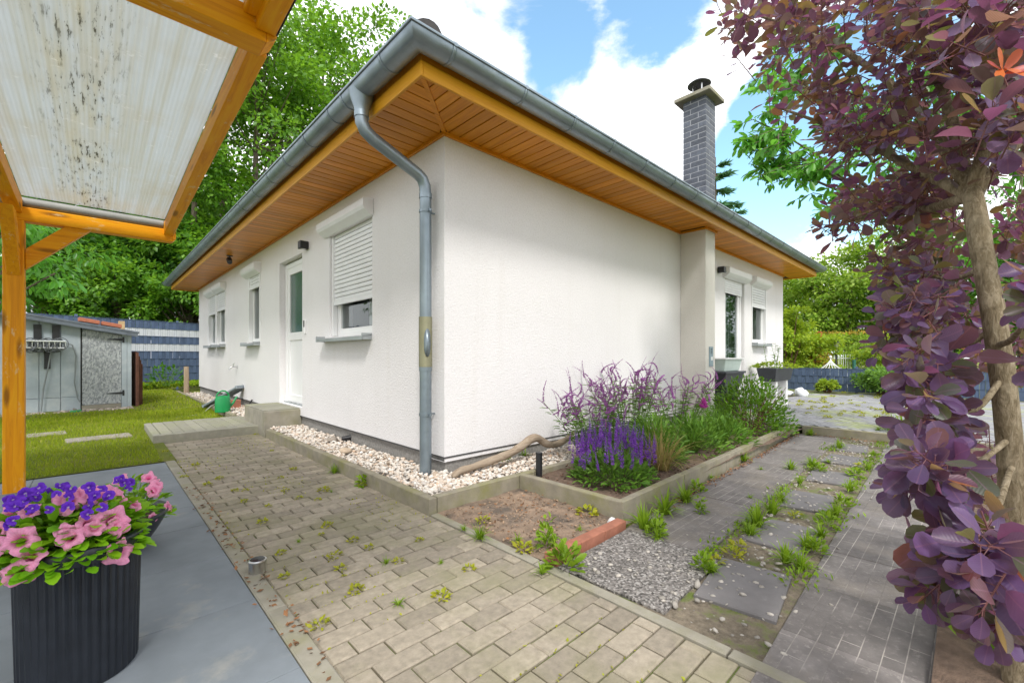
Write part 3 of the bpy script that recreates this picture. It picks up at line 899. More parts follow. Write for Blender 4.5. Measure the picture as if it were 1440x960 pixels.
A_OPEN = [(1.33, 2.50, 1.335, 2.60), (3.50, 4.56, .36, 2.567), (5.67, 6.46, 1.345, 2.60), (8.52, 9.50, 1.36, 2.60), (9.60, 10.55, 1.36, 2.60)]
B_OPEN = [(6.10, 7.08, .20, 2.50), (7.47, 8.38, 1.36, 2.50)]
b = MB(); wall_cells('y', HY, A_OPEN, b); b.build('left_wall', STUCCO, house)
b = MB(); wall_cells('x', HX, B_OPEN, b)
b.add([(HX, 0, ZB), (HX, HY, ZB), (HX, HY, ZT), (HX, 0, ZT)], [(0, 1, 2, 3)])
b.add([(0, HY, ZB), (HX, HY, ZB), (HX, HY, ZT), (0, HY, ZT)], [(0, 1, 2, 3)])
b.build('wall', STUCCO, house)
# corner bead and base drip
b = MB(); b.box(-.002, .02, -.002, .02, ZB - .004, ZT - .03); b.build('corner_bead', STUCCO, house, bevel=.0015)
b = MB(); b.box(-.006, .03, -.006, HY, ZB - .012, ZB); b.box(.03, HX, -.006, .03, ZB - .012, ZB); b.build('drip_profile', DRIP, house)
b = MB(); b.box(.022, HX - .02, .022, HY - .02, -.1, ZB - .004); b.build('plinth', PLINTH, house)
# black box behind the openings, the dark of unlit rooms put into its colour
b = MB(); b.box(.32, HX - .2, .32, HY - .2, .2, 2.9); b.build('black_room_box', SEAM, house)

# pier that carries the chimney
b = MB(); b.box(4.34, 4.68, -.385, -.002, -.05, ZT - .012); pier = b.build('chimney_pier', PIERST, house, bevel=.006)
b = MB(); b.box(4.36, 4.665, -.40, -.386, 1.02, 1.03 - .001); 

# ---- soffit: separate boards running out from the wall, mitred at the corner
OX, OY = -.555, -.535; ZS = 2.975
FX, FY = HX + .50, HY + .50
pit = .115; gap = .010
b = MB(); y = OY + .002
while y < FY - .01:
    y0 = y + gap / 2; y1 = min(y + pit - gap / 2, FY)
    xa, xb = OX + .004, -.02
    if y0 < -.02:
        xr0 = min(xb, y0 * (OX / OY) - .012); xr1 = min(xb, y1 * (OX / OY) - .012)
        if xr1 > xa + .01:
            q = [(xa, y0), (max(xa, xr0), y0), (xr1, y1), (xa, y1)]
            b.prism([(p[0], p[1], ZS + .004) for p in q], (0, 0, .014))
    else: b.box(xa, xb, y0, y1, ZS + .004, ZS + .018)
    y += pit
b.build('soffit_boards', SOFFX, house, bevel=.003)
b = MB(); x = OX + .002
while x < FX - .01:
    x0 = x + gap / 2; x1 = min(x + pit - gap / 2, FX); ya, yb = OY + .004, -.02
    if x0 < -.02:
        r0 = min(yb, x0 * (OY / OX) - .012); r1 = min(yb, x1 * (OY / OX) - .012)
        if r1 > ya + .01:
            q = [(x0, ya), (x1, ya), (x1, r1), (x0, max(ya, r0))]
            b.prism([(p[0], p[1], ZS + .004) for p in q], (0, 0, .014))
    elif x1 < 4.335 or x0 > 4.685: b.box(x0, x1, ya, yb, ZS + .004, ZS + .018)
    else: b.box(x0, x1, ya, -.39, ZS + .004, ZS + .018)
    x += pit
b.build('soffit_boards', SOFFY, house, bevel=.003)
b = MB(); b.box(OX + .01, .0, OY + .01, FY, ZS + .022, ZS + .03); b.box(.0, FX, OY + .01, .0, ZS + .022, ZS + .03); b.box(HX, FX, 0, FY, ZS + .022, ZS + .03); b.build('soffit_backing', SEAM, house)
b = MB(); b.bar((OX, OY, ZS + .003), (0, 0, ZS + .003), .034, .014); b.build('mitre_strip', SOFFX, house)
# quarter batten along the wall head, round the pier too
b = MB(); b.box(-.028, -.002, -.028, HY, ZS - .026, ZS + .006); b.box(-.001, 4.335, -.028, -.002, ZS - .026, ZS + .006); b.box(4.685, HX + .03, -.028, -.002, ZS - .026, ZS + .006)
b.box(4.312, 4.708, -.412, -.387, ZS - .026, ZS + .006); b.box(4.312, 4.338, -.386, -.03, ZS - .026, ZS + .006); b.box(4.682, 4.708, -.386, -.03, ZS - .026, ZS + .006)
b.build('wall_batten', SOFFX, house, bevel=.004)
# fascia: a golden board, gutter shade put into the set-back upper board's darker wood
b = MB(); b.box(OX - .022, OX, OY - .022, FY + .02, ZS - .018, ZS + .085); b.build('fascia_board', FASCY, house, bevel=.004); b = MB(); b.box(FX, FX + .022, OY - .022, FY + .02, ZS - .018, ZS + .085); b.build('fascia_board', FASCY, house, bevel=.004)
b = MB(); b.box(OX, FX, OY - .0222, OY, ZS - .0182, ZS + .0852); b.build('fascia_board', FASCX, house, bevel=.004); b = MB(); b.box(OX, FX, FY, FY + .022, ZS - .018, ZS + .085); b.build('fascia_board', FASCX, house, bevel=.004)
b = MB(); b.box(OX - .004, OX + .02, OY - .004, FY, ZS + .086, ZS + .22); b.box(OX + .02, FX, OY - .004, OY + .02, ZS + .086, ZS + .22); b.box(FX - .02, FX + .004, OY + .02, FY, ZS + .086, ZS + .22)
b.build('upper_fascia', SOFFX, house)
# ---- roof: low hip
EZ = 3.19; pitch = math.tan(R(23)); ex0, ex1, ey0, ey1 = OX - .05, FX + .05, OY - .05, FY + .05
hw = (ex1 - ex0) / 2; rz = EZ + hw * pitch
b = MB()
A_, B_, C_, D_ = (ex0, ey0, EZ), (ex1, ey0, EZ), (ex1, ey1, EZ), (ex0, ey1, EZ)
R1 = (ex0 + hw, ey0 + hw, rz); R2 = (ex0 + hw, ey1 - hw, rz)
b.add([A_, B_, C_, D_, R1, R2], [(0, 1, 4), (1, 2, 5, 4), (2, 3, 5), (3, 0, 4, 5), (0, 3, 2, 1)])
roof = b.build('roof', ROOF, house)
# tile courses
b = MB(); nrow = 16
for k in range(nrow):
    s0 = k / nrow * hw; s1 = (k + 1.12) / nrow * hw; h0 = EZ + s0 * pitch + .035; h1 = EZ + s1 * pitch + .012
    if s1 > hw: continue
    b.add([(ex0 + s0, ey0 + s0, h0), (ex0 + s0, ey1 - s0, h0), (ex0 + s1, ey1 - s1, h1), (ex0 + s1, ey0 + s1, h1), (ex0 + s0, ey0 + s0, h0 - .03), (ex0 + s0, ey1 - s0, h0 - .03)], [(0, 1, 2, 3), (0, 4, 5, 1)])
    b.add([(ex0 + s0, ey0 + s0, h0), (ex1 - s0, ey0 + s0, h0), (ex1 - s1, ey0 + s1, h1), (ex0 + s1, ey0 + s1, h1), (ex0 + s0, ey0 + s0, h0 - .03), (ex1 - s0, ey0 + s0, h0 - .03)], [(0, 1, 2, 3), (0, 4, 5, 1)])
b.build('roof_tiles', ROOF, roof)
# hip caps (barrel tiles climbing the corner)
b = MB(); dvec = Vector((1, 1, pitch)).normalized(); p0 = Vector((ex0 + .10, ey0 + .10, EZ + .075))
for k in range(10):
    a = p0 + dvec * (k * .36); c = a + dvec * .40
    b.tube([a, a + dvec * .03, c], [.125, .125, .108], 20)
b.build('hip_cap_tiles', ROOF, roof, smooth=True)
# ---- half-round gutter all the way round
GX, GY, GR = OX - .105, OY - .105, .088; GZ = 3.145
b = MB(); loop = [(GX, GY), (FX + .105, GY), (FX + .105, FY + .105), (GX, FY + .105)]
sg = [(-1, -1), (1, -1), (1, 1), (-1, 1)]
npf = 13; V = []; F = []
for r_ in (GR, GR - .005):
    for (cx_, cy_), (sx_, sy_) in zip(loop, sg):
        for j in range(npf):
            a = math.pi * j / (npf - 1); off = math.cos(a) * r_; zz = GZ - math.sin(a) * r_
            V.append((cx_ + sx_ * off, cy_ + sy_ * off, zz))
for s_ in range(2):
    for c_ in range(4):
        n2 = (c_ + 1) % 4
        for j in range(npf - 1):
            q = (s_ * 4 * npf + c_ * npf + j, s_ * 4 * npf + n2 * npf + j, s_ * 4 * npf + n2 * npf + j + 1, s_ * 4 * npf + c_ * npf + j + 1)
            F.append(q)
b.add(V, F)
e = GR + .004
b.tube([(GX - e, GY - e, GZ), (FX + .105 + e, GY - e, GZ), (FX + .105 + e, FY + .105 + e, GZ), (GX - e, FY + .105 + e, GZ)], .0105, 8, closed=True)
gutter = b.build('gutter', ZINC, house, smooth=True)
# joint bands of the gutter
rings = [('x', x) for x in [-.42, .25, .85, 1.45, 2.06, 2.7, 3.3, 3.9, 4.5, 5.1, 5.7, 6.3, 6.9, 7.5, 8.1, 8.7, 9.3, 9.9]]
rings += [('y', y) for y in [-.30, .34, .62, 1.2, 1.8, 2.4, 3.0, 3.7, 4.4, 5.1, 5.8, 6.5, 7.3, 8.1, 8.9, 9.7, 10.5, 11.3, 12.1]]
for ax, u in rings:
    b = MB(); V = []; F = []
    for q in range(2):
        for j in range(npf):
            a = math.pi * (j / (npf - 1)); r_ = GR + .0045; off = -math.cos(a) * r_; zz = GZ - math.sin(a) * r_
            uu = u + (q - .5) * .026
            V.append((uu, GY + off, zz) if ax == 'x' else (GX + off, uu, zz))
    F = [(j, j + 1, npf + j + 1, npf + j) for j in range(npf - 1)]
    b.add(V, F)
    rr = GR + .0045; c0 = (u, GY - rr, GZ) if ax == 'x' else (GX - rr, u, GZ)
    hw_ = (.013, .004, .012) if ax == 'x' else (.004, .013, .012)
    b.obox(c0, (1, 0, 0), (0, 1, 0), (0, 0, 1), *hw_)
    o = b.build('gutter_joint', ZINC, gutter, smooth=True)
    m_ = o.modifiers.new('thick', 'SOLIDIFY'); m_.thickness = .003
# ---- downpipe
DYP = .148
dp = MB(); dp.tube([(GX, DYP, 3.115), (GX, DYP, 3.07), (GX, DYP, 2.99), (GX, DYP, 2.955)], [.094, .086, .057, .053], 20, False)
path = []
p = [Vector((GX, DYP, 2.955)), Vector((GX, DYP, 2.885)), Vector((GX + .03, DYP, 2.83)), Vector((GX + .09, DYP, 2.79)), Vector((-.17, DYP, 2.63)), Vector((-.125, DYP, 2.60)), Vector((-.098, DYP, 2.545)), Vector((-.092, DYP, 2.48)), Vector((-.092, DYP, .05))]
dp.tube(p, .050, 20)
for z in (2.93,): dp.tube([(GX, DYP, z - .012), (GX, DYP, z + .03)], .0555, 20)
for z in (2.47, 1.42, 1.0): dp.tube([(-.092, DYP, z - .03), (-.092, DYP, z + .012)], .0545, 20)
downpipe = dp.build('downpipe', ZINC, house, smooth=True)
b = MB(); b.tube([(-.092, DYP, 1.005), (-.092, DYP, 1.43)], .0565, 20); ins = b.build('inspection_piece', ZINCY, downpipe, smooth=True)
b = MB()
pl = []
for k in range(17):
    a = 2 * math.pi * k / 16
    pl.append((math.cos(a), math.sin(a)))
V = [];
for k in range(16):
    a = 2 * math.pi * k / 16; th = math.cos(a) * .5; z = 1.20 + math.sin(a) * .10 + (.03 if math.sin(a) > 0 else -.01)
    V.append((-.092 + .061 * math.cos(-math.pi / 2 - .3 + th), DYP + .061 * math.sin(-math.pi / 2 - .3 + th), z))
V.append((-.092 + .066 * math.cos(-math.pi / 2 - .3), DYP + .066 * math.sin(-math.pi / 2 - .3), 1.2))
b.add(V, [(k, (k + 1) % 16, 16) for k in range(16)]); o = b.build('inspection_flap', ZINC, ins, smooth=True); mm = o.modifiers.new('t', 'SOLIDIFY'); mm.thickness = .004
for z in (2.33, .60):
    b = MB(); b.tube([(-.092, DYP, z - .012), (-.092, DYP, z + .012)], .056, 20); b.box(-.05, -.0, DYP - .006, DYP + .006, z - .006, z + .006)
    b.box(-.10, -.084, DYP - .075, DYP - .052, z - .010, z + .010); b.build('pipe_clamp', ZINC, downpipe, smooth=True)

# ---- chimney of dark slate brick on the pier
cx0, cx1, cy0, cy1 = 4.345, 4.685, -.385, -.045; cz0, cz1 = 3.12, 4.93
b = MB(); b.box(cx0 + .0025, cx1 - .0025, cy0 + .0025, cy1 - .0025, cz0 - .1, cz1); chim = b.build('chimney', MORTAR, house)
b = MB(); z = cz0; k = 0; rh = .08
while z < cz1 - .03:
    z1 = min(z + rh - .013, cz1 - .004)
    for face in range(4):
        odd = (k + face) % 2
        segs = [(0, .105), (.118, .34)] if odd else [(0, .222), (.235, .34)]
        for (a, c) in segs:
            if face == 0: b.box(cx0, cx0 + .02, cy0 + a, cy0 + c, z, z1)
            if face == 1: b.box(cx0 + .0203 + a * .94, cx0 + .0203 + c * .94 - .0, cy0, cy0 + .02, z, z1) if a > 0 else b.box(cx0 + .0203, cx0 + .0203 + c * .94, cy0 + .0003, cy0 + .02, z, z1)
            if face == 2: b.box(cx1 - .02, cx1, cy0 + .0203 + a * .94, cy0 + .0203 + c * .93, z, z1)
            if face == 3: b.box(cx0 + .0203 + a * .9, cx0 + .0203 + c * .85, cy1 - .02, cy1, z, z1)
    z += rh; k += 1
b.build('slate_bricks', CLINK, chim)
b = MB(); b.box(cx0 - .10, cx1 + .10, cy0 - .10, cy1 + .10, cz1, cz1 + .055); b.build('chimney_cap', CONC, chim, bevel=.008)
cc = Vector(((cx0 + cx1) / 2, (cy0 + cy1) / 2, cz1 + .055))
b = MB(); b.tube([cc, cc + Vector((0, 0, .10))], .085, 20)
for k in range(4):
    a = R(45 + 90 * k); b.bar(cc + Vector((.088 * math.cos(a), .088 * math.sin(a), .05)), cc + Vector((.10 * math.cos(a), .10 * math.sin(a), .235)), .018, .005)
cowl = b.build('flue_cowl', CHROME, chim, smooth=True)
b = MB(); b.lathe([(.002, .29), (.06, .283), (.12, .262), (.168, .225), (.166, .219), (.10, .25), (.002, .27)], cc, 24, cap=False); b.build('cowl_hood', DARKSTEEL, cowl, smooth=True)


# ---- windows
def P3(axis, u, d, z): return (d, u, z) if axis == 'y' else (u, d, z)


def bx(b, axis, u0, u1, d0, d1, z0, z1):
    if axis == 'y': b.box(d0, d1, u0, u1, z0, z1)
    else: b.box(u0, u1, d0, d1, z0, z1)


def window(axis, u0, u1, z0, z1, shut, box, sill, label=None, curtain=False, deep=.09, glass=None, sillout=.11, boxp=.12, fw=.062):
    b = MB(); f = fw; d0, d1 = deep, deep + .07
    bx(b, axis, u0, u0 + f, d0, d1, z0, z1); bx(b, axis, u1 - f, u1, d0, d1, z0, z1)
    bx(b, axis, u0 + f, u1 - f, d0, d1, z0, z0 + f); bx(b, axis, u0 + f, u1 - f, d0, d1, z1 - f, z1)
    win = b.build('window', PVC, house, bevel=.006)
    if label: win['label'] = label
    b = MB(); g_ = f - .005; s = fw * .72; e0, e1 = d0 + .012, d1 - .01
    bx(b, axis, u0 + g_, u0 + g_ + s, e0, e1, z0 + g_, z1 - g_); bx(b, axis, u1 - g_ - s, u1 - g_, e0, e1, z0 + g_, z1 - g_)
    bx(b, axis, u0 + g_ + s, u1 - g_ - s, e0, e1, z0 + g_, z0 + g_ + s); bx(b, axis, u0 + g_ + s, u1 - g_ - s, e0, e1, z1 - g_ - s, z1 - g_)
    b.build('sash', PVC, win, bevel=.005)
    b = MB(); b.add([P3(axis, u0 + g_ + s, d0 + .035, z0 + g_ + s), P3(axis, u1 - g_ - s, d0 + .035, z0 + g_ + s), P3(axis, u1 - g_ - s, d0 + .035, z1 - g_ - s), P3(axis, u0 + g_ + s, d0 + .035, z1 - g_ - s)], [(0, 1, 2, 3)]); b.build('pane', glass or GLASS, win)
    # roller shutter: curved slats
    if shut:
        b = MB(); z = shut; sh = .052
        while z < z1 + .02:
            zt_ = z + sh - .006
            prof = [(deep - .039, z), (deep - .0425, z + .005), (deep - .0445, z + sh * .5), (deep - .0425, zt_ - .004), (deep - .036, zt_), (deep - .030, zt_), (deep - .030, z)]
            if axis == 'y': b.prism([(d, u0 + .04, zz) for d, zz in prof], (0, u1 - u0 - .08, 0))
            else: b.prism([(u0 + .04, d, zz) for d, zz in prof], (u1 - u0 - .08, 0, 0))
            z += sh
        bs_ = MB(); bx(bs_, axis, u0 + .042, u1 - .042, deep - .0295, deep - .026, shut, z1); bs_.build('shutter_gap', DRIP, win)
        bx(b, axis, u0 + .038, u1 - .038, deep - .05, deep - .02, shut - .045, shut - .002)
        b.build('roller_shutter', ALUW, win)
    b = MB(); bx(b, axis, u0 + .002, u0 + .040, deep - .062, deep - .002, z0 + .01, z1 - .002); b.build('shutter_guide', PVC, win, bevel=.003); b = MB(); bx(b, axis, u1 - .040, u1 - .002, deep - .062, deep - .002, z0 + .01, z1 - .002)
    b.build('shutter_guide', PVC, win, bevel=.003)
    if box:
        a0, a1, zb_, zt_ = box; p_ = boxp
        prof = [(-.001, zb_), (-p_ * .25, zb_ + .003), (-p_ * .55, zb_ + .03), (-p_ * .85, zb_ + .055), (-p_, zb_ + .085), (-p_, zt_ - .012), (-p_ + .012, zt_), (-.001, zt_ + .012)]
        b = MB()
        if axis == 'y': b.prism([(d, a0, zz) for d, zz in prof], (0, a1 - a0, 0))
        else: b.prism([(a0, d, zz) for d, zz in prof], (a1 - a0, 0, 0))
        sbx = b.build('shutter_box', ALUW, win, bevel=.003)
    if sill:
        a0, a1 = sill
        b = MB()
        prof = [(deep - .01, z0 + .004), (-sillout, z0 - .03), (-sillout, z0 - .065), (-sillout + .004, z0 - .065), (-sillout + .004, z0 - .034), (deep - .01, z0 - .002)]
        if axis == 'y': b.prism([(d, a0, zz) for d, zz in prof], (0, a1 - a0, 0))
        else: b.prism([(a0, d, zz) for d, zz in prof], (a1 - a0, 0, 0))
        for e_ in (a0, a1 - .012): bx(b, axis, e_, e_ + .012, -sillout - .003, -.001, z0 - .062, z0 + .006)
        b.build('sill', SILLZ, win)
    if curtain:
        b = MB(); n = 14
        uu0, uu1 = u0 + .13, u0 + .13 + curtain
        V = []
        for k in range(n + 1):
            u = uu0 + (uu1 - uu0) * k / n; d = d0 + .085 + .012 * (k % 2)
            V += [P3(axis, u, d, z0 + .12), P3(axis, u, d, z1 - .1)]
        b.add(V, [(2 * k, 2 * k + 2, 2 * k + 3, 2 * k + 1) for k in range(n)]); b.build('curtain', CURT, win)
    return win


window('y', 1.33, 2.50, 1.335, 2.60, 1.775, (1.30, 2.62, 2.587, 2.755), (1.335, 2.66), 'window with its shutter three quarters down', curtain=.30)
window('y', 5.67, 6.46, 1.345, 2.60, 2.39, (5.63, 6.60, 2.567, 2.755), (5.70, 6.64), 'narrow window with raised shutter', deep=.05, fw=.046)
window('y', 8.52, 9.50, 1.36, 2.60, 2.20, (8.50, 9.52, 2.575, 2.755), (8.55, 9.50), deep=.05, fw=.042)
window('y', 9.60, 10.55, 1.36, 2.60, 2.17, (9.56, 10.60, 2.575, 2.755), (9.62, 10.62), deep=.05, fw=.042)
window('x', 7.47, 8.38, 1.36, 2.54, 2.14, (7.42, 8.42, 2.52, 2.69), (7.50, 8.42), deep=.05, fw=.05)


def door(axis, u0, u1, z0, z1, split, glass, deep, label, frame=.07):
    b = MB(); d0, d1 = deep, deep + .08
    bx(b, axis, u0, u0 + frame, d0, d1, z0, z1); bx(b, axis, u1 - frame, u1, d0, d1, z0, z1); bx(b, axis, u0 + frame, u1 - frame, d0, d1, z1 - frame, z1)
    dr = b.build('door', PVC, house, bevel=.006); dr['label'] = label
    g_ = frame - .004; s = .11; b = MB(); e0, e1 = d0 + .012, d1 - .008
    a0, a1 = u0 + g_, u1 - g_
    bx(b, axis, a0, a0 + s, e0, e1, z0 + .012, z1 - g_); bx(b, axis, a1 - s, a1, e0, e1, z0 + .012, z1 - g_)
    for (q0, q1) in ((z0 + .012, z0 + .13), (split - .06, split + .06), (z1 - g_ - s, z1 - g_)): bx(b, axis, a0 + s, a1 - s, e0, e1, q0, q1)
    b.build('door_leaf', PVC, dr, bevel=.005)
    b = MB(); bx(b, axis, a0 + s - .004, a1 - s + .004, d0 + .035, d0 + .042, split + .06, z1 - g_ - s); b.build('pane', glass, dr)
    b = MB(); bx(b, axis, a0 + s - .004, a1 - s + .004, d0 + .028, d0 + .04, z0 + .13, split - .06); b.build('lower_panel', PVC, dr)
    b = MB(); q = P3(axis, a0 + .055, d0 + .012, split + .01)
    b.obox(q, (1, 0, 0), (0, 1, 0), (0, 0, 1), .009 if axis == 'y' else .018, .018 if axis == 'y' else .009, .10)
    q2 = Vector(P3(axis, a0 + .055, d0 - .03, split + .04)); b.tube([P3(axis, a0 + .055, d0 + .01, split + .04), q2, P3(axis, a0 + .16, d0 - .035, split + .04)], .009, 8)
    b.build('door_handle', PVC, dr, smooth=True)
    b = MB(); bx(b, axis, u0 + .02, u1 - .02, d0 - .03, d0 + .002, z0 - .004, z0 + .014); b.build('threshold', SILLZ, dr)
    return dr


door('y', 3.515, 4.555, .365, 2.545, 1.40, GLASSG, .085, 'white panelled side door with a glass light coloured as a green reflection')
dB = door('x', 6.115, 7.065, .20, 2.485, .95, GLASS, .05, 'glazed terrace door with its shutter slightly lowered')
b = MB(); z = 2.25
while z < 2.47:
    b.box(6.17, 7.01, .025, .04, z, z + .038); z += .042
b.build('roller_shutter', ALUW, dB)
b = MB(); p_ = .12; prof = [(-.001, 2.50), (-p_ * .3, 2.503), (-p_ * .7, 2.535), (-p_, 2.575), (-p_, 2.675), (-p_ + .012, 2.687), (-.001, 2.70)]
b.prism([(6.0, d, zz) for d, zz in prof], (1.15, 0, 0)); b.build('shutter_box', ALUW, dB, bevel=.003)
b = MB()
for k in range(12): b.box(6.30 + k * .06, 6.35 + k * .06, .20 + .012 * (k % 2), .204 + .012 * (k % 2), 1.05, 2.4)
b.build('vertical_blind', CURT, dB)

# ====================================================================== SMALL THINGS ON AND BY THE HOUSE
def wall_light(y=None, x=None, z=2.6, label=''):
    r = root('wall_light', label, 'wall light', (0, y, z) if y is not None else (x, 0, z), 0, 'black cube wall lights')
    b = MB()
    if y is not None:
        b.box(-.012, -.0, y - .045, y + .045, z - .05, z + .05); b.build('wall_plate', BLACKP, r, bevel=.003)
        b = MB(); b.box(-.115, -.0125, y - .052, y + .052, z - .052, z + .052); b.build('housing', BLACKP, r, bevel=.005)
        b = MB(); b.box(-.09, -.035, y - .03, y + .03, z - .0555, z - .0525); b.build('lens', LAMPG, r)
    else:
        b.box(x - .045, x + .045, -.012, 0, z - .05, z + .05); b.build('wall_plate', BLACKP, r, bevel=.003)
        b = MB(); b.box(x - .052, x + .052, -.115, -.0125, z - .052, z + .052); b.build('housing', BLACKP, r, bevel=.005)
        b = MB(); b.box(x - .03, x + .03, -.09, -.035, z - .0555, z - .0525); b.build('lens', LAMPG, r)


wall_light(y=3.28, z=2.62, label='black cube wall light above the white side door')
wall_light(x=5.80, z=2.60, label='black cube wall light right of the chimney pier')
# spotlight under the eaves
r = root('eaves_spotlight', 'small dark spotlight fixed under the wooden eaves near the far end', 'spotlight', (-.30, 6.55, ZS))
b = MB(); b.tube([(-.30, 6.55, ZS + .003), (-.30, 6.55, ZS - .012)], .05, 16); b.build('base', DARKSTEEL, r, smooth=True)
b = MB(); b.tube([(-.30, 6.55, ZS - .012), (-.30, 6.55, ZS - .07)], .012, 8); b.tube([(-.30, 6.60, ZS - .06), (-.31, 6.50, ZS - .13)], [.05, .042], 16); b.build('lamp_head', DARKSTEEL, r, smooth=True)
# doorbell and house phone beside the door
r = root('doorbell', 'slim black and white doorbell on the wall beside the side door', 'doorbell', (0, 3.36, 1.52))
b = MB(); b.box(-.022, .0, 3.335, 3.385, 1.41, 1.60); b.build('body', PVC, r, bevel=.006)
b = MB(); b.box(-.028, -.0225, 3.342, 3.378, 1.50, 1.592); b.build('cover', BLACKP, r, bevel=.003)
# outdoor tap
r = root('outdoor_tap', 'metal garden tap on the white wall beyond the side door', 'tap', (0, 7.40, .87))
b = MB(); b.tube([(0, 7.4, .87), (-.008, 7.4, .87)], .032, 14); b.tube([(-.008, 7.4, .87), (-.10, 7.4, .87), (-.135, 7.4, .855), (-.145, 7.4, .80)], .013, 10); b.build('spout', CHROME, r, smooth=True)
b = MB(); b.tube([(-.07, 7.4, .88), (-.07, 7.4, .925)], .008, 8); b.tube([(-.07, 7.35, .93), (-.07, 7.45, .93)], .009, 8); b.build('handle', CHROME, r, smooth=True)
# intercom plate on the pier
r = root('intercom_panel', 'blue-grey intercom plate on the narrow face of the chimney pier', 'intercom', (4.51, -.385, 1.1))
b = MB(); b.box(4.45, 4.585, -.397, -.385, .94, 1.235); b.build('plate', mk_zinc('intercom_plate', (.30, .38, .42), .5), r, bevel=.004)
b = MB(); b.box(4.50, 4.55, -.402, -.3972, 1.03, 1.085); b.build('screen', PVC, r, bevel=.001)
b = MB()
for k in range(4): b.box(4.49, 4.545, -.3995, -.3972, 1.13 + k * .022, 1.138 + k * .022)
b.build('speaker_slots', SEAM, r)

# ---- doorstep of two concrete blocks
r = root('doorstep', 'grey concrete doorstep block below the white side door', 'doorstep', (-.23, 3.95, .0))
b = MB(); b.box(-.465, .018, 3.575, 3.985, -.03, .335); b.box(-.465, .018, 3.990, 4.66, -.03, .332); b.build('block', CONC, r, bevel=.008)
b = MB()
for k in range(6): b.paver(-.463, -.008, 3.60 + k * .175, 3.60 + k * .175 + .172, .331, .352, .004)
b.build('top_slabs', PAVED, r)

# ---- pebbles: too many to count
def ico(sub):
    bm = bmesh.new(); bmesh.ops.create_icosphere(bm, subdivisions=sub, radius=1.0)
    v = np.array([x.co[:] for x in bm.verts]); f = np.array([[q.index for q in p.verts] for p in bm.faces]); bm.free(); return v, f


ICO1 = ico(1); ICO2 = ico(2)


def pebble_mesh(name, P, S, mat, ic=ICO2, flat=.62, kind='stuff', loc=(0, 0, 0)):
    v, f = ic; n = len(P)
    a = rng.uniform(0, 2 * math.pi, n); ca_, sa_ = np.cos(a), np.sin(a)
    el_ = rng.uniform(.65, 1.0, n); fl = rng.uniform(flat * .75, flat * 1.25, n)
    # dent every stone differently
    k1 = rand_dirs(n); k2 = rand_dirs(n)
    d = 1 + .22 * np.sin(2.3 * (v[None] @ k1[:, :, None])[..., 0] + a[:, None]) + .12 * np.sin(4 * (v[None] @ k2[:, :, None])[..., 0] + 2 * a[:, None])
    q = v[None] * d[..., None]
    x = q[..., 0]; y = q[..., 1] * el_[:, None]; z = q[..., 2] * fl[:, None]
    tl = rng.normal(0, .3, n); z2 = z + x * tl[:, None]
    X = x * ca_[:, None] - y * sa_[:, None]; Y = x * sa_[:, None] + y * ca_[:, None]
    V = np.stack([X, Y, z2], -1) * S[:, None, None] + P[:, None, :]
    F = f[None] + (np.arange(n) * len(v))[:, None, None]
    me = tri_mesh(name, V.reshape(-1, 3) - np.array(loc), F.reshape(-1, 3), True)
    o = link_mesh(name, me, mat, None, loc); return mark(o, kind=kind) if kind else o


def strip(n, x0, x1, y0, y1, z0, z1):
    return np.stack([rng.uniform(x0, x1, n), rng.uniform(y0, y1, n), rng.uniform(z0, z1, n)], -1)


def not_in(P, boxes):
    k = np.ones(len(P), bool)
    for (x0, x1, y0, y1) in boxes: k &= ~((P[:, 0] > x0) & (P[:, 0] < x1) & (P[:, 1] > y0) & (P[:, 1] < y1))
    return P[k]


P = np.concatenate([strip(3300, -.40, .0, -.42, 3.9, .082, .118), strip(2000, -.40, 1.75, -.43, .0, .082, .118), strip(900, -.40, .0, 4.6, 7.0, .082, .112), strip(700, -.40, 0, 7, 11.6, .08, .11)])
P = not_in(P, [(-.47, .05, 3.56, 4.68), (-.15, -.03, .08, .21)])
hv = np.clip(rng.normal(.0155, .0045, len(P)), .008, .03)
o = pebble_mesh('gravel', P, hv, PEB); o['label'] = 'pale round pebbles along the foot of the house wall'
# chips in the stepping strip of the drive
P = []
for k in range(700):
    u = random.uniform(-1.2, 4.7); v = random.gauss(-.72, .13)
    p = dfr((u, v, .003))
    if p[0] > -.38: P.append(p)
P += [tuple(atz(random.uniform(800, 960), random.uniform(775, 810), .004)) for _ in range(50)]
P = np.array(P); S = np.clip(rng.normal(.009, .005, len(P)), .003, .024)
mC = plain('white_chips', (.38, .35, .31), .9, 0, .15, 20, perisland=.4)
pebble_mesh('stone_chips', P, S, mC, ICO1, .4)['label'] = 'pale broken stone chips between the stepping slabs'
P = strip(500, -.40, .385, -1.51, -.52, .006, .016); S = np.clip(rng.normal(.005, .003, len(P)), .002, .016)
pebble_mesh('soil_crumbs', P, S, plain('crumb', (.33, .23, .155), 1, 0, .2, 20, perisland=.55), ICO1, .7)
P = strip(900, .46, 4.9, -1.38, -.45, .078, .10); S = np.clip(rng.normal(.010, .005, len(P)), .003, .022)
pebble_mesh('mulch', P, S, plain('mulch_bits', (.13, .075, .05), 1, 0, .2, 20, perisland=.6), ICO1, .4)
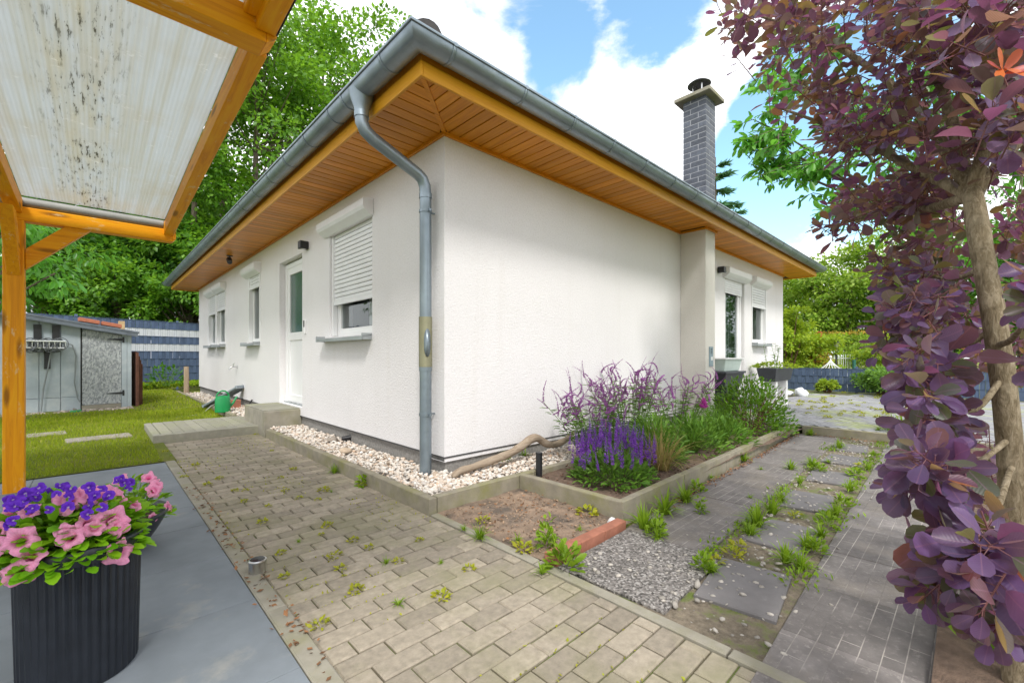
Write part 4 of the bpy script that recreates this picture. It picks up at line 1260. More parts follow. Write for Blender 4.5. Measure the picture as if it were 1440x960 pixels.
# brown leaf litter along the foot of the kerbs
n = 520
u = rng.uniform(.5, 4.7, n); P = np.array([dfr((a, -.02 - abs(random.gauss(0, .035)), .012)) for a in u])
P = np.concatenate([P, np.stack([5.085 - np.abs(rng.normal(0, .05, 260)), rng.uniform(-3.2, -1.45, 260), np.full(260, .012)], -1),
                    np.stack([-1.56 + rng.normal(0, .035, 160), rng.uniform(-1.6, 1.4, 160), np.full(160, .018)], -1),
                    np.stack([rng.uniform(-.4, .38, 160), rng.uniform(-1.5, -.55, 160), np.full(160, .022)], -1)])
D = rand_dirs(len(P)); D[:, 2] *= .25; U = rand_dirs(len(P)) * .5 + np.array([0, 0, 1])
v, f = leaf_geo(P, D, U, rng.uniform(.012, .034, len(P)), .6, LEAF2)
me = tri_mesh('leaf_litter', v, f); o = link_mesh('leaf_litter', me, plain('dead_leaves', (.24, .115, .05), .9, 0, .2, 20, perisland=.6)); mark(o, 'brown fallen leaves along the kerbs of the drive', kind='stuff')


def rock(name, label, cat, c, s, mat, flat=.6, group=None):
    v, f = ICO2; k1 = rand_dirs(3)
    d = 1 + .20 * np.sin(2.5 * v @ k1[0] + 1) + .12 * np.sin(5 * v @ k1[1]) + .07 * np.sin(8 * v @ k1[2])
    V = v * d[:, None] * np.array(s)
    me = tri_mesh(name, V, f, True); o = link_mesh(name, me, mat, None, c); o.rotation_euler = (0, 0, random.uniform(0, 6)); return mark(o, label, cat, group)


p = atz(487, 633, .13); rock('flat_stone', 'flat tan field stone lying on the pale gravel', 'stone', p, (.085, .06, .03), STONE)
p = atz(465, 618, .13); rock('flat_stone', 'grey-brown flat stone on the gravel behind the tan one', 'stone', p, (.075, .05, .028), STONEG)
p = atz(860, 733, .02); rock('white_pebble', 'egg-sized white pebble at the bed kerb corner', 'stone', p, (.032, .03, .026), STONEW)
for (px, py) in ((488, 617), (478, 618), (405, 589), (375, 597)):
    pass
r = root('ground_spotlight', 'small black spotlight lying on gravel at the wall foot', 'spotlight', atz(487, 619, .12))
q = Vector(r.location); b = MB(); b.tube([q + Vector((-.045, .02, .025)), q + Vector((.05, -.0, .03))], [.022, .03], 12); b.build('lamp_head', BLACKP, r, smooth=True)
b = MB(); b.tube([q + Vector((0, 0, .02)), q + Vector((0, 0, -.02))], .009, 8); b.build('spike', BLACKP, r)
r = root('ground_spotlight', 'small black spotlight lying on gravel beside the doorstep', 'spotlight', atz(383, 595, .12))
q = Vector(r.location); b = MB(); b.tube([q + Vector((-.05, .03, .02)), q + Vector((.05, .03, .022))], [.022, .03], 12); b.build('lamp_head', BLACKP, r, smooth=True)
b = MB(); b.tube([q + Vector((0, .03, .02)), q + Vector((0, .03, -.02))], .009, 8); b.build('spike', BLACKP, r)

# ---- brick edging of the dirt patch (three bricks in a row)
x = -.395
for k in range(3):
    b = MB(); a = .04
    P = [(x, -1.56 + k * .006, -.04), (x + .24, -1.555 + k * .006, -.04), (x + .24, -1.485 + k * .006, -.04), (x, -1.49 + k * .006, -.04)]
    b.hexa(P + [(q[0], q[1], .052 - .004 * k) for q in P])
    o = b.build('edging_brick', BRICK, None, (x, -1.56, 0), bevel=.006)
    mark(o, ['red brick edging the dirt patch, the end one beside the path', 'red brick in the middle of the dirt patch edging', 'red brick edging the dirt patch, the end one at the bed kerb'][k], 'brick', 'red bricks edging the dirt patch'); x += .243

# ---- driftwood branch
pts = [(-.06, -.19, .125), (.0, -.17, .145), (.12, -.15, .155), (.35, -.17, .175), (.55, -.18, .205), (.72, -.19, .255), (.84, -.19, .315), (.93, -.20, .325), (1.0, -.20, .275), (1.08, -.2, .225), (1.2, -.2, .205), (1.36, -.19, .225), (1.48, -.18, .28), (1.56, -.17, .31)]
rad = [.8 * q for q in (.022, .045, .036, .042, .046, .047, .05, .05, .045, .043, .041, .040, .034, .012)]
b = MB(); b.tube(pts, rad, 14)
o = b.build('driftwood_branch', DRIFT, None, (0, -.17, .13), smooth=True); mark(o, 'gnarled grey driftwood branch lying on gravel against the wall', 'driftwood')
tx = bpy.data.textures.new('wood_knots', 'CLOUDS'); tx.noise_scale = .09
m_ = o.modifiers.new('sub', 'SUBSURF'); m_.levels = 2; m_.render_levels = 2
m_ = o.modifiers.new('knots', 'DISPLACE'); m_.texture = tx; m_.strength = .022; m_.mid_level = .5; m_.texture_coords = 'LOCAL'
# ---- black bollard stub
p = atz(758, 671, .06)
r = root('path_light', 'short black cylindrical garden light at the bed corner', 'garden light', p)
b = MB(); b.tube([(p.x, p.y, .0), (p.x, p.y, .265)], .028, 18); b.build('post', BLACKP, r, smooth=True)
b = MB(); b.tube([(p.x, p.y, .262), (p.x, p.y, .275)], .0305, 18); b.build('cap', BLACKP, r, smooth=True)
# ---- solar light set in the path edge
p = atz(362, 806, 0.0)
r = root('solar_light', 'round steel solar light standing on the path edge', 'solar light', p)
b = MB(); b.lathe([(.036, 0), (.040, .004), (.040, .058), (.041, .06)], p, 28); b.build('body', CHROME, r, smooth=True)
b = MB(); b.lathe([(.041, .0602), (.043, .064), (.042, .070), (.034, .073)], p, 28); b.build('rim', CHROME, r, smooth=True)
b = MB(); b.lathe([(.034, .0731), (.033, .0745), (.001, .0752)], p, 28); b.build('solar_cell', mk_glass('solar_cell', (.015, .02, .04), .12), r, smooth=True)

# ---- watering can
p = Vector((-.50, 6.06, .10))
r = root('watering_can', 'green plastic watering can standing on the gravel kerb', 'watering can', p)
b = MB(); b.lathe([(.10, 0), (.118, .012), (.120, .10), (.116, .24), (.104, .275), (.062, .292), (.060, .286)], p, 28, 1, .82); b.build('body', GREENP, r, smooth=True)
b = MB(); pts = []
for k in range(15):
    t_ = k / 14; a = math.pi * t_; pts.append(p + Vector((-.10 * math.cos(a) * .95, 0, .265 + .115 * math.sin(a))))
b.tube(pts, .013, 10); b.build('handle', GREENP, r, smooth=True)
b = MB(); b.tube([p + Vector((.09, .02, .07)), p + Vector((.17, .06, .15)), p + Vector((.24, .10, .26))], [.028, .02, .014], 12); b.build('spout', GREENP, r, smooth=True)
# ---- ribbed grey metal panel leaning on a brick
r = root('grey_panel', 'grey ribbed metal panel leaning beside the green watering can', 'panel', (-.33, 7.3, .1))
b = MB(); c = Vector((-.26, 7.12, .30)); ax = Vector((.50, -.62, .42)).normalized(); ay = Vector((.62, .55, -.02)); ay = (ay - ax * ay.dot(ax)).normalized(); an = ax.cross(ay)
b.obox(c, ax, ay, an, .42, .16, .012)
for k in range(5): b.obox(c + ay * (-.13 + k * .065) + an * .016, ax, ay, an, .42, .014, .008); b.obox(c + ay * (-.13 + k * .065) - an * .016, ax, ay, an, .42, .014, .008)
b.build('sheet', PANELM, r, bevel=.003)
b = MB(); q = c + ax * .405; b.obox(q, ax, ay, an, .015, .165, .03); b.obox(c - ax * .405, ax, ay, an, .015, .165, .03); b.build('edge_trim', PANELM, r, bevel=.003)
b = MB(); b.box(-.27, -.10, 6.62, 6.74, .10, .255); o = b.build('loose_brick', BRICK, None, (-.18, 6.68, .1), bevel=.006); mark(o, 'red brick on gravel behind the green watering can', 'brick')
b = MB(); b.tube([(-.62, 6.9, .06), (-.72, 6.6, .035), (-.95, 6.45, .03), (-1.25, 6.5, .03), (-1.45, 6.7, .035), (-1.2, 6.95, .04)], .011, 8)
b.tube([(-.62, 6.9, .06), (-.5, 7.1, .13), (-.4, 7.2, .16)], .011, 8)
o = b.build('garden_hose', HOSE, None, (-.62, 6.9, .05), smooth=True); mark(o, 'thin grey garden hose trailing over the lawn by the kerb', 'hose')
b = MB(); b.tube([(-.02, 6.15, .28), (-.08, 6.1, .21), (-.14, 6.0, .16), (-.16, 5.85, .13)], .014, 8); o = b.build('drain_pipe', BLACKP, None, (-.02, 6.15, .2), smooth=True); mark(o, 'short black pipe coming out of the wall foot by the doorstep', 'pipe')
# ---- wooden stake
p = Vector((-.36, 11.45, .10)); r = None
b = MB(); b.tube([p + Vector((0, 0, -.2)), p + Vector((.005, 0, .35)), p + Vector((0, .005, .71))], [.062, .06, .056], 10)
o = b.build('wooden_stake', POSTW, None, p, smooth=True); mark(o, 'weathered wooden stake at the far house corner', 'stake')
# ---- flat slabs let into the lawn
for (px, py, w_, a, lab) in ((140, 616, .62, 4, 'narrow concrete slab let into the lawn, the nearer and longer one'), (56, 612, .5, 6, 'narrow concrete slab let into the lawn beside the yellow post')):
    p = atz(px, py, .03); r_ = MB(); r_.paver(-w_ / 2, w_ / 2, -.16, .16, -.05, .018, .008)
    me = r_; o = r_.build('lawn_slab', plain('lawn_slab', (.27, .24, .215), .95, 0, .25, 12, 90, .6, .004, stain=(.2, .2, .07), stain_lim=(.5, .7)) if 'lawn_slab' not in MATS else MATS['lawn_slab'])
    o.location = (p.x, p.y, .03); o.rotation_euler = (0, 0, R(a)); mark(o, lab, 'slab', 'slabs let into the lawn')

# ====================================================================== LEAN-TO ROOF AT LEFT
cp = root('timber_lean_to', 'golden timber lean-to roof with milky ribbed plastic sheets', 'lean-to', (-2.61, 2.25, 0))
b = MB(); b.box(-2.668, -2.55, 2.20, 2.318, .0, 2.189); b.build('post', YWZ, cp, bevel=.006)
b = MB(); b.box(-2.70, -1.60, 2.205, 2.313, 2.19, 2.302); b.prism([(-1.60, 2.205, 2.19), (-1.60, 2.205, 2.302), (-1.572, 2.205, 2.302), (-1.572, 2.205, 2.22)], (0, .108, 0)); b.box(-5.2, -2.70, 2.205, 2.313, 2.19, 2.302); b.build('beam', YWX, cp, bevel=.005)
b = MB(); b.prism([(-2.548, 2.225, 1.80), (-2.548, 2.225, 1.965), (-2.31, 2.225, 2.205), (-2.15, 2.225, 2.205)], (0, .07, 0)); b.build('brace', YWX, cp, bevel=.005)
b = MB(); b.prism([(-2.645, 2.198, 1.74), (-2.645, 2.198, 1.93), (-2.645, 1.93, 2.20), (-2.645, 1.74, 2.20)], (.075, 0, 0)); b.build('brace', YWY, cp, bevel=.005)


def slope(y): return 2.245 + (2.25 - y) * (.165 / 3.3)


def rafter(x0, x1, ya, yb, up=.0, h=.115, mat=None):
    b = MB(); b.hexa([(x0, ya, slope(ya) + up), (x1, ya, slope(ya) + up), (x1, yb, slope(yb) + up), (x0, yb, slope(yb) + up), (x0, ya, slope(ya) + up + h), (x1, ya, slope(ya) + up + h), (x1, yb, slope(yb) + up + h), (x0, yb, slope(yb) + up + h)])
    return b.build('rafter', mat or YWY, cp, bevel=.005)


# near beam, chamfered at its end
NB0, NB1 = -1.06, -.94
zb_ = 2.395
b = MB(); b.box(-5.2, -1.625, NB0, NB1, zb_, zb_ + .12)
b.prism([(-1.625, NB0, zb_ + .12), (-1.585, NB0, zb_ + .12), (-1.585, NB0, zb_ + .035), (-1.625, NB0, zb_)], (0, NB1 - NB0, 0)); b.build('beam', YWX, cp, bevel=.004)
rafter(-1.665, -1.592, -.937, 2.315, .0); rafter(-2.645, -2.56, -.937, 2.2, .0); rafter(-3.66, -3.58, -.937, 2.315); rafter(-4.66, -4.58, -.937, 2.315)
rafter(-1.665, -1.592, -2.9, -1.063, .02); rafter(-2.645, -2.56, -2.9, -1.063, .02)
b = MB(); b.box(-1.71, -1.63, -1.20, -1.062, 2.475, 2.60); b.build('noggin', YWY, cp, bevel=.005)
for (x0, x1) in ((-2.558, -1.667), (-3.578, -2.647), (-4.578, -3.662)):
    for (ya, yb, upz) in ((-1.0, 2.10, .112), (-2.9, -1.0, .13)):
        me = MB(); L_ = yb - ya; xm = (x0 + x1) / 2
        me.hexa([(x0 - xm, 0, 0), (x1 - xm, 0, 0), (x1 - xm, L_, slope(yb) - slope(ya)), (x0 - xm, L_, slope(yb) - slope(ya)), (x0 - xm, 0, .012), (x1 - xm, 0, .012), (x1 - xm, L_, slope(yb) - slope(ya) + .012), (x0 - xm, L_, slope(yb) - slope(ya) + .012)])
        o = me.build('roof_sheet', POLY); o.parent = cp; o.location = Vector((xm, ya, slope(ya) + upz)) - Vector(cp.location)
b = MB(); b.box(-1.592 + .0005, -1.578, -2.9, 2.32, 2.24, 2.46); 
b = MB()
for (ya, yb) in ((-2.9, 2.33),): b.hexa([(-1.591, ya, slope(ya) + .03), (-1.583, ya, slope(ya) + .03), (-1.583, yb, slope(yb) + .03), (-1.591, yb, slope(yb) + .03), (-1.591, ya, slope(ya) + .165), (-1.583, ya, slope(ya) + .165), (-1.583, yb, slope(yb) + .165), (-1.591, yb, slope(yb) + .165)])
b.build('edge_flashing', SEAM, cp)
b = MB(); V = []; F = []
for r_ in (.055, .051):
    for xx in (-4.6, -1.62):
        for j in range(11):
            a = math.pi * j / 10; V.append((xx, 2.375 - .03 + math.cos(a) * r_, 2.40 - math.sin(a) * r_))
for s_ in range(2): F += [(s_ * 22 + j, s_ * 22 + j + 1, s_ * 22 + 11 + j + 1, s_ * 22 + 11 + j) for j in range(10)]
b.add(V, F); b.tube([(-4.6, 2.235, 2.345), (-1.668, 2.235, 2.345)], .036, 14); b.build('rain_gutter', plain('grey_gutter', (.22, .22, .20), .6, 0, .15, 6), cp, smooth=True)
b = MB(); q = Vector((-1.93, NB0 - .002, 2.475)); b.tube([q + Vector((.018 * math.cos(k * .5), -.012, .018 * math.sin(k * .5))) for k in range(11)] + [q + Vector((.05, -.008, -.02))], .003, 6); b.build('screw_hook', DARKSTEEL, cp)

# ====================================================================== SHED
SA = math.atan2(.16, 1.42); sca, ssa = math.cos(SA), math.sin(SA); SO = Vector((-1.60, 8.65, .05))


def sfr(u, v, z): return (SO.x - u * sca + -v * ssa * 1.0, SO.y - u * ssa + v * sca, z)   # u runs left along the front, v back


def sbox(b, u0, u1, v0, v1, z0, z1, zl=None):
    """zl: top height at u1 when the top is sloped"""
    zt0 = z1; zt1 = zl if zl is not None else z1
    b.hexa([sfr(u1, v0, z0), sfr(u0, v0, z0), sfr(u0, v1, z0), sfr(u1, v1, z0), sfr(u1, v0, zt1), sfr(u0, v0, zt0), sfr(u0, v1, zt0), sfr(u1, v1, zt1)])


shed = root('garden_shed', 'low grey painted garden shed with a sloping felt roof', 'shed', SO)
SW = 2.9


def sh(u): return 1.58 + .175 * u


b = MB(); sbox(b, .02, SW, .03, 1.7, .0, sh(.02) - .03, sh(SW) - .03); b.build('carcass', SHEDW, shed)
b = MB()
for (u0, u1) in ((.735, 1.0), (1.005, 1.27), (1.275, 1.60), (1.605, 2.2), (2.205, SW)):
    sbox(b, u0, u1 - .004, .005, .03, .33, sh(u0) - .04, sh(u1) - .04); sbox(b, u0, u1 - .004, .002, .03, .08, .322)
b.build('front_board', SHEDW, shed, bevel=.004)
b = MB(); sbox(b, .155, .715, .0, .029, .16, sh(.155) - .10, sh(.715) - .10); dr = b.build('door', OSB, shed, bevel=.003)
b = MB(); sbox(b, .716, .734, -.004, .03, .06, sh(.72) - .05); b.build('door_frame', SEAM, shed)
b = MB(); sbox(b, .07, .15, -.012, .03, .05, sh(.1) - .05); sbox(b, .0, .066, -.016, .05, .05, sh(0.03) - .05); b.build('corner_board', SHEDW, shed, bevel=.004)
for zz in (.36, 1.42):
    b = MB(); b.hexa([sfr(.36, -.008, zz - .004), sfr(.14, -.014, zz - .022), sfr(.14, -.001, zz - .022), sfr(.36, -.001, zz - .004), sfr(.36, -.008, zz + .006), sfr(.14, -.014, zz + .022), sfr(.14, -.001, zz + .022), sfr(.36, -.001, zz + .006)])
    sbox(b, .11, .14, -.02, -.012, zz - .055, zz + .055); b.build('door_hinge', BLACKP, dr)
b = MB(); sbox(b, .72, .15 + .006, -.006, .03, .02, .155); b.build('threshold_board', CONC, shed)
b = MB(); sbox(b, -.10, SW + .1, -.14, 1.85, sh(-.1) - .03, sh(-.1) + .02, sh(SW + .1) + .02)
V = b.v; # slope the underside too
b.v = [(x, y, z) if i > 3 else (x, y, (sh(SW + .1) - .02) if i in (0, 3) else sh(-.1) - .02) for i, (x, y, z) in enumerate(V)]
b.build('roof', FELT, shed, bevel=.004)
b = MB(); sbox(b, -.08, SW, -.135, -.115, sh(-.1) - .075, sh(-.1) - .022, sh(SW) - .022); V = b.v
b.v = [(x, y, z) if i > 3 else (x, y, (sh(SW) - .085) if i in (0, 3) else sh(-.1) - .085) for i, (x, y, z) in enumerate(V)]
b.build('eaves_board', FELT, shed)
# things on the shed
for (u, lab) in ((.62, 'clay tile lying on the felt shed roof, the left one'), (.30, 'clay tile lying on the felt shed roof, the right one')):
    b = MB(); c = Vector(sfr(u, .02, sh(u) + .075)); b.obox(c, (sca, ssa, -.175), (-ssa, sca, 0), (0, 0, 1), .145, .10, .035)
    o = b.build('roof_brick', TILE, None, c, bevel=.006); mark(o, lab, 'tile', 'clay tiles on the shed roof')
b = MB(); c = Vector(sfr(.10, .35, sh(.1) + .09)); b.obox(c, (1, 0, 0), (0, 1, 0), (0, 0, 1), .05, .05, .12); o = b.build('wooden_block', plain('raw_wood', (.50, .36, .19), .8, 0, .2, 12), None, c, bevel=.004); mark(o, 'pale wooden block standing on the shed roof end', 'block')
# cable rack
rk = root('cable_rack', 'white wire rack full of coiled cables hung on the shed front', 'rack', sfr(1.20, -.02, 1.30))
b = MB()
for zz, vv in ((1.36, -.20), (1.36, -.02), (1.24, -.17)): b.tube([sfr(.95, vv, zz), sfr(1.50, vv, zz)], .011, 8)
for k in range(9): u = .95 + k * .0687; b.tube([sfr(u, -.02, 1.36), sfr(u, -.2, 1.36), sfr(u, -.17, 1.24), sfr(u, -.02, 1.22)], .006, 6)
b.build('wire_shelf', WHITEM, rk, smooth=True)
b = MB()
for uu in (1.06, 1.29):
    b = MB(); sbox(b, uu - .05, uu + .05, -.03, -.002, 1.40, 1.66); b.build('socket_box', BLACKP, rk, bevel=.006)
b = MB(); sbox(b, 1.13, 1.21, -.04, -.004, .86, 1.22); b.build('switch_box', BLACKP, rk, bevel=.006)
b = MB()
for k in range(26):
    uc = 1.00 + .45 * (k / 25) + random.uniform(-.02, .02); zc = 1.27 + random.uniform(-.03, .05); rr = random.uniform(.06, .11); vv = -.06 - random.uniform(0, .12)
    tl = random.uniform(-.4, .4)
    b.tube([sfr(uc + rr * math.cos(a) * .8, vv + .03 * math.sin(a + tl), zc + rr * math.sin(a)) for a in [2 * math.pi * j / 14 for j in range(14)]], .008, 6, closed=True)
b.build('cable_coils', plain('cable_mix', (.12, .13, .14), .6, 0, .2, 9, perisland=.7), rk, smooth=True)
b = MB(); b.tube([sfr(1.12, -.09, 1.25), sfr(1.16, -.06, .9), sfr(1.22, -.05, .5), sfr(1.25, -.06, .10), sfr(1.22, -.2, .06)], .010, 8)
b.tube([sfr(.95, -.06, 1.34), sfr(.85, -.04, 1.30), sfr(.80, -.03, 1.1), sfr(.82, -.03, .6), sfr(.78, -.03, .3), sfr(.74, -.05, .22)], .010, 8); b.build('hanging_cable', CABLE, rk, smooth=True)
b = MB(); q = [sfr(.75 + .02 * k, -.28 + .02 * math.sin(k), .075) for k in range(8)]; b.tube(q, .026, 8); o = b.build('green_bundle', GREENP, None, q[0], smooth=True); mark(o, 'rolled green plastic lying in the stones before the shed', 'roll')
# stones before the shed
us = rng.uniform(.02, 2.0, 420); vs2 = rng.uniform(-.30, -.02, 420)
P = np.array([sfr(a, c, .055) for a, c in zip(us, vs2)]); mS = plain('mixed_stones', (.42, .36, .30), .95, 0, .2, 14, perisland=.55)
pebble_mesh('stone_border', P, np.clip(rng.normal(.032, .012, 420), .012, .06), mS, ICO2, .6)['label'] = 'mixed grey and brown stones along the shed foot'
# rusty sheets leaning at the shed's right end
rs = root('rusty_sheets', 'rusty iron sheets leaning against the shed side', 'scrap metal', sfr(-.10, .1, .05))
for k in range(4):
    b = MB(); u = -.05 - k * .03; b.obox(sfr(u - .03, .22 + .05 * k, .60 - k * .03), (-sca, -ssa, .06 * k - .08), (-ssa, sca, 0), (0, 0, 1), .008, .22, .58 - k * .05)
    b.obox(sfr(u - .045, .02 + .05 * k, .60 - k * .03), (-sca, -ssa, .06 * k - .08), (-ssa, sca, 0), (0, 0, 1), .02, .012, .57 - k * .05)
    b.build('sheet', RUST, rs)

# ====================================================================== FENCES
def strip_fence(name, label, a, c, z0, z1, rows, white, postevery=2.5, teeth=True, group=None):
    a = Vector((a[0], a[1], 0)); c = Vector((c[0], c[1], 0)); d = (c - a); Ln = d.length; d.normalize(); nrm = Vector((-d.y, d.x, 0))
    fr = root(name, label, 'fence', (a.x, a.y, z0), 0, group)
    h = (z1 - z0) / rows; bb = MB(); bw = MB(); n = int(Ln / .05)
    for k in range(rows):
        tgt = MB()
        seg = max(1, int(Ln / 1.25)); 
        nsl = int(Ln / .10)
        for j in range(nsl):
            s0 = Ln * j / nsl; s1 = Ln * (j + 1) / nsl - .004
            off = (.0025 if (j + k) % 2 else -.0025) if k in white else (.007 if (j + k) % 2 else -.004)
            m = a + d * ((s0 + s1) / 2) + nrm * off
            tgt.obox((m.x, m.y, z0 + h * (k + .5)), d, nrm, (0, 0, 1), (s1 - s0) / 2, .003, h / 2 - .003)
        tgt.build('white_strip' if k in white else 'blue_strip', FENW if k in white else FENB, fr)
    b = MB()
    for j in range(int(Ln / .05)):
        m = a + d * (j * .05); b.box(m.x - .0018, m.x + .0018, m.y - .0018, m.y + .0018, z0, z1 + .03)
    for k in range(rows + 1):
        m0 = a - nrm * .012; m1 = c - nrm * .012; b.bar((m0.x, m0.y, z0 + h * k), (m1.x, m1.y, z0 + h * k), .007, .007)
    b.build('wire_mat', FENB, fr)
    s = 0
    while s <= Ln + .01:
        m = a + d * s + nrm * .04; b = MB(); b.box(m.x - .03, m.x + .03, m.y - .03, m.y + .03, z0 - .3, z1 + .06); b.build('fence_post', FENB, fr); s += postevery
    return fr


# direction of the rear fence
fa = Vector((-3.42, 13.48)); fc = Vector((.38, 15.0)); fd = (fc - fa).normalized()
a0 = fa - fd * 4.0; c0 = fc + fd * 5.0
strip_fence('privacy_fence', 'tall slate-blue woven strip fence with two white bands behind the shed', a0, c0, .30, 2.18, 8, (4, 6), 2.5)
strip_fence('privacy_fence', 'low slate-blue woven strip fence beyond the rear terrace', (13.1, 1.6), (12.55, -6.5), .10, .74, 3, (), 2.5)

# ====================================================================== PLANTS NEAR THE HOUSE
def mesh_obj(name, geo, mat, parent=None, loc=(0, 0, 0), smooth=False):
    """geometry in coordinates relative to loc/parent"""
    me = tri_mesh(name, geo[0], geo[1], smooth); return link_mesh(name, me, mat, parent, loc)


def blade_tuft(n, h, spread, wdt, droop=.5, tmpl=None):
    """a grass-like tuft standing on the origin, blades arching over"""
    T, F = tmpl or (None, None)
    a = rng.uniform(0, 2 * math.pi, n); ln = rng.uniform(.55, 1.0, n) * h; lean = rng.uniform(.1, 1.0, n) * spread
    P0 = np.stack([np.cos(a), np.sin(a), np.zeros(n)], -1) * rng.uniform(0, .16, n)[:, None] * h
    d0 = np.stack([np.cos(a) * lean, np.sin(a) * lean, np.ones(n)], -1); d0 = unit(d0)
    side = unit(np.stack([-np.sin(a), np.cos(a), np.zeros(n)], -1))
    K = 4; V = []
    pos = P0.copy(); d = d0.copy(); segs = [pos.copy()]
    for k in range(K):
        pos = pos + d * (ln / K)[:, None]; segs.append(pos.copy())
        d = unit(d + np.stack([np.cos(a) * .35, np.sin(a) * .35, -np.ones(n) * .55], -1) * (droop * lean)[:, None])
    wd = [1, .95, .75, .45, .04]
    for k in range(K + 1):
        V.append(segs[k] - side * (wdt * wd[k] / 2)); V.append(segs[k] + side * (wdt * wd[k] / 2))
    V = np.stack(V, 1)            # n, 2(K+1), 3
    f = []
    for k in range(K): f += [(2 * k, 2 * k + 1, 2 * k + 3), (2 * k, 2 * k + 3, 2 * k + 2)]
    FF = np.array(f)[None] + (np.arange(n) * 2 * (K + 1))[:, None, None]
    return V.reshape(-1, 3), FF.reshape(-1, 3)


def leafy(n, rad, h, size, aspect=.4, up=.7, tmpl=LEAF8, shell=.5, flat=1.0):
    """leaves through a low dome of radius rad and height h"""
    q = rand_dirs(n); q[:, 2] = np.abs(q[:, 2]); rr = rng.uniform(shell, 1.0, n) ** .6
    P = q * rr[:, None] * np.array([rad, rad, h])
    D = unit(q * np.array([1, 1, .6]) + rand_dirs(n) * .6 + np.array([0, 0, up * .4])); U = unit(rand_dirs(n) * .5 + np.array([0, 0, 1.0]) + q * .5)
    return leaf_geo(P, D, U, rng.uniform(.6, 1.15, n) * size, aspect, tmpl)


# ---- weeds: a few kinds, each copied about
WK = []
def weed_kind(name, geo, mat):
    me = tri_mesh(name, geo[0], geo[1]); me.materials.append(mat); WK.append((name, me))


weed_kind('weed', blade_tuft(46, .15, 1.0, .012, .9), WEED)
weed_kind('weed', leafy(64, .065, .09, .055, .45, shell=.1), WEED)
weed_kind('weed', leafy(34, .045, .03, .035, .55), WEEDY)
weed_kind('weed', blade_tuft(26, .09, 1.2, .008, .9), WEED)
weed_kind('weed', leafy(84, .05, .19, .05, .42, shell=.08), WEED)


def weed(px, py, kind, s, label, group, z=0.0, cat='weed'):
    p = atz(px, py, z)
    o = bpy.data.objects.new('weed', WK[kind][1]); COL.objects.link(o); o.location = p; o.rotation_euler = (0, 0, random.uniform(0, 6.28)); o.scale = (s, s, s * random.uniform(.85, 1.1))
    return mark(o, label, cat, group)


pathw = [(543, 792, 3, .8), (480, 800, 2, .8), (497, 760, 2, .8), (460, 740, 2, .9), (420, 762, 3, .5), (395, 778, 2, .7), (370, 735, 2, .9), (343, 705, 2, .7), (330, 690, 2, .7), (293, 682, 2, .9), (309, 673, 2, .8), (345, 690, 2, .6),
         (378, 712, 2, .6), (402, 690, 2, .7), (421, 700, 2, .6), (447, 703, 2, .6), (395, 672, 2, .6), (412, 660, 2, .9), (520, 770, 2, .7), (452, 752, 2, .5), (472, 782, 2, .9), (560, 790, 2, .7), (310, 612, 1, .9), (360, 611, 2, .8), (232, 636, 2, .9), (240, 642, 3, .7),
         (252, 667, 3, .6), (258, 672, 2, .8), (276, 655, 2, 1), (382, 634, 2, .6), (455, 690, 2, 1.1), (466, 692, 3, .5), (510, 683, 2, .9), (400, 812, 2, .7), (500, 830, 2, .9), (560, 850, 3, .8), (450, 880, 2, .9), (620, 840, 2, 1), (660, 800, 2, .8), (590, 760, 2, .6), (620, 792, 3, .5)]
for (x, y, k, s) in pathw: weed(x, y, k, s * .75, 'small yellow-green weed growing in the joints of the path', 'small weeds in the path joints')
kerbw = [(470, 665, 0, .9, 'grassy weed at the foot of the gravel kerb, further along the path'), (513, 682, 1, 1.1, 'bushy weed against the gravel kerb beside the path'), (480, 655, 4, .5, 'small upright weed in front of the gravel kerb')]
for (x, y, k, s, l) in kerbw: weed(x, y, k, s * .85, l, 'weeds along the gravel kerb')
for (x, y, k, s, l) in [(706, 640, 1, 1.0, 'green weed growing out of the gravel in front of the driftwood'), (738, 641, 3, 1.2, 'thin grassy weed in the gravel behind the black bollard'), (712, 648, 4, .6, 'feathery green weed beside the driftwood branch')]: weed(x, y, k, s, l, 'weeds in the gravel', .11)
for (x, y, k, s, l) in [(675, 757, 0, .75, 'tufted green weed on the edging between path and dirt patch'), (826, 722, 2, 1.3, 'yellow weed near the far corner of the dirt patch'), (770, 770, 4, 1.0, 'leafy weed on the dirt patch close to the red bricks'), (792, 800, 1, 1.3, 'broad leafy weed overhanging the end red brick'),
                         (735, 772, 2, 1.1, 'low reddish-yellow weed on the dirt patch'), (728, 760, 3, .7, 'small grassy weed in the middle of the dirt patch'), (680, 732, 2, .8, 'small pale weed on the dirt by the path edging'), (815, 745, 3, .5, 'tiny weed on the dirt before the bed kerb'), (652, 745, 3, .6, 'thin weed in the path edging'), (762, 806, 3, .8, 'short grassy weed below the red brick')]: weed(x, y, k, s, l, 'weeds on the dirt patch', .008)
for (x, y, k, s, l) in [(905, 742, 0, 1.5, 'large grassy weed at the near corner of the bed kerb'), (935, 722, 0, 1.5, 'large grassy weed against the bed kerb, second from its corner'), (965, 705, 0, 1.4, 'long grassy weed against the bed kerb under the dry grass'), (925, 757, 3, 1.2, 'low grassy weed before the bed kerb corner'), (980, 690, 1, 1.0, 'leafy weed under the bed kerb edge'),
                         (1046, 648, 0, 1.1, 'bright grassy weed halfway along the bed kerb'), (925, 745, 4, .8, 'upright leafy weed at the bed kerb'), (1000, 672, 3, .8, 'small weed at the foot of the bed kerb'), (1110, 612, 0, 1.0, 'grassy weed below the evergreen shrub'), (1140, 612, 0, 1.1, 'grassy weed where the two kerbs meet')]: weed(x, y, k, s * .9, l, 'weeds along the bed kerb')
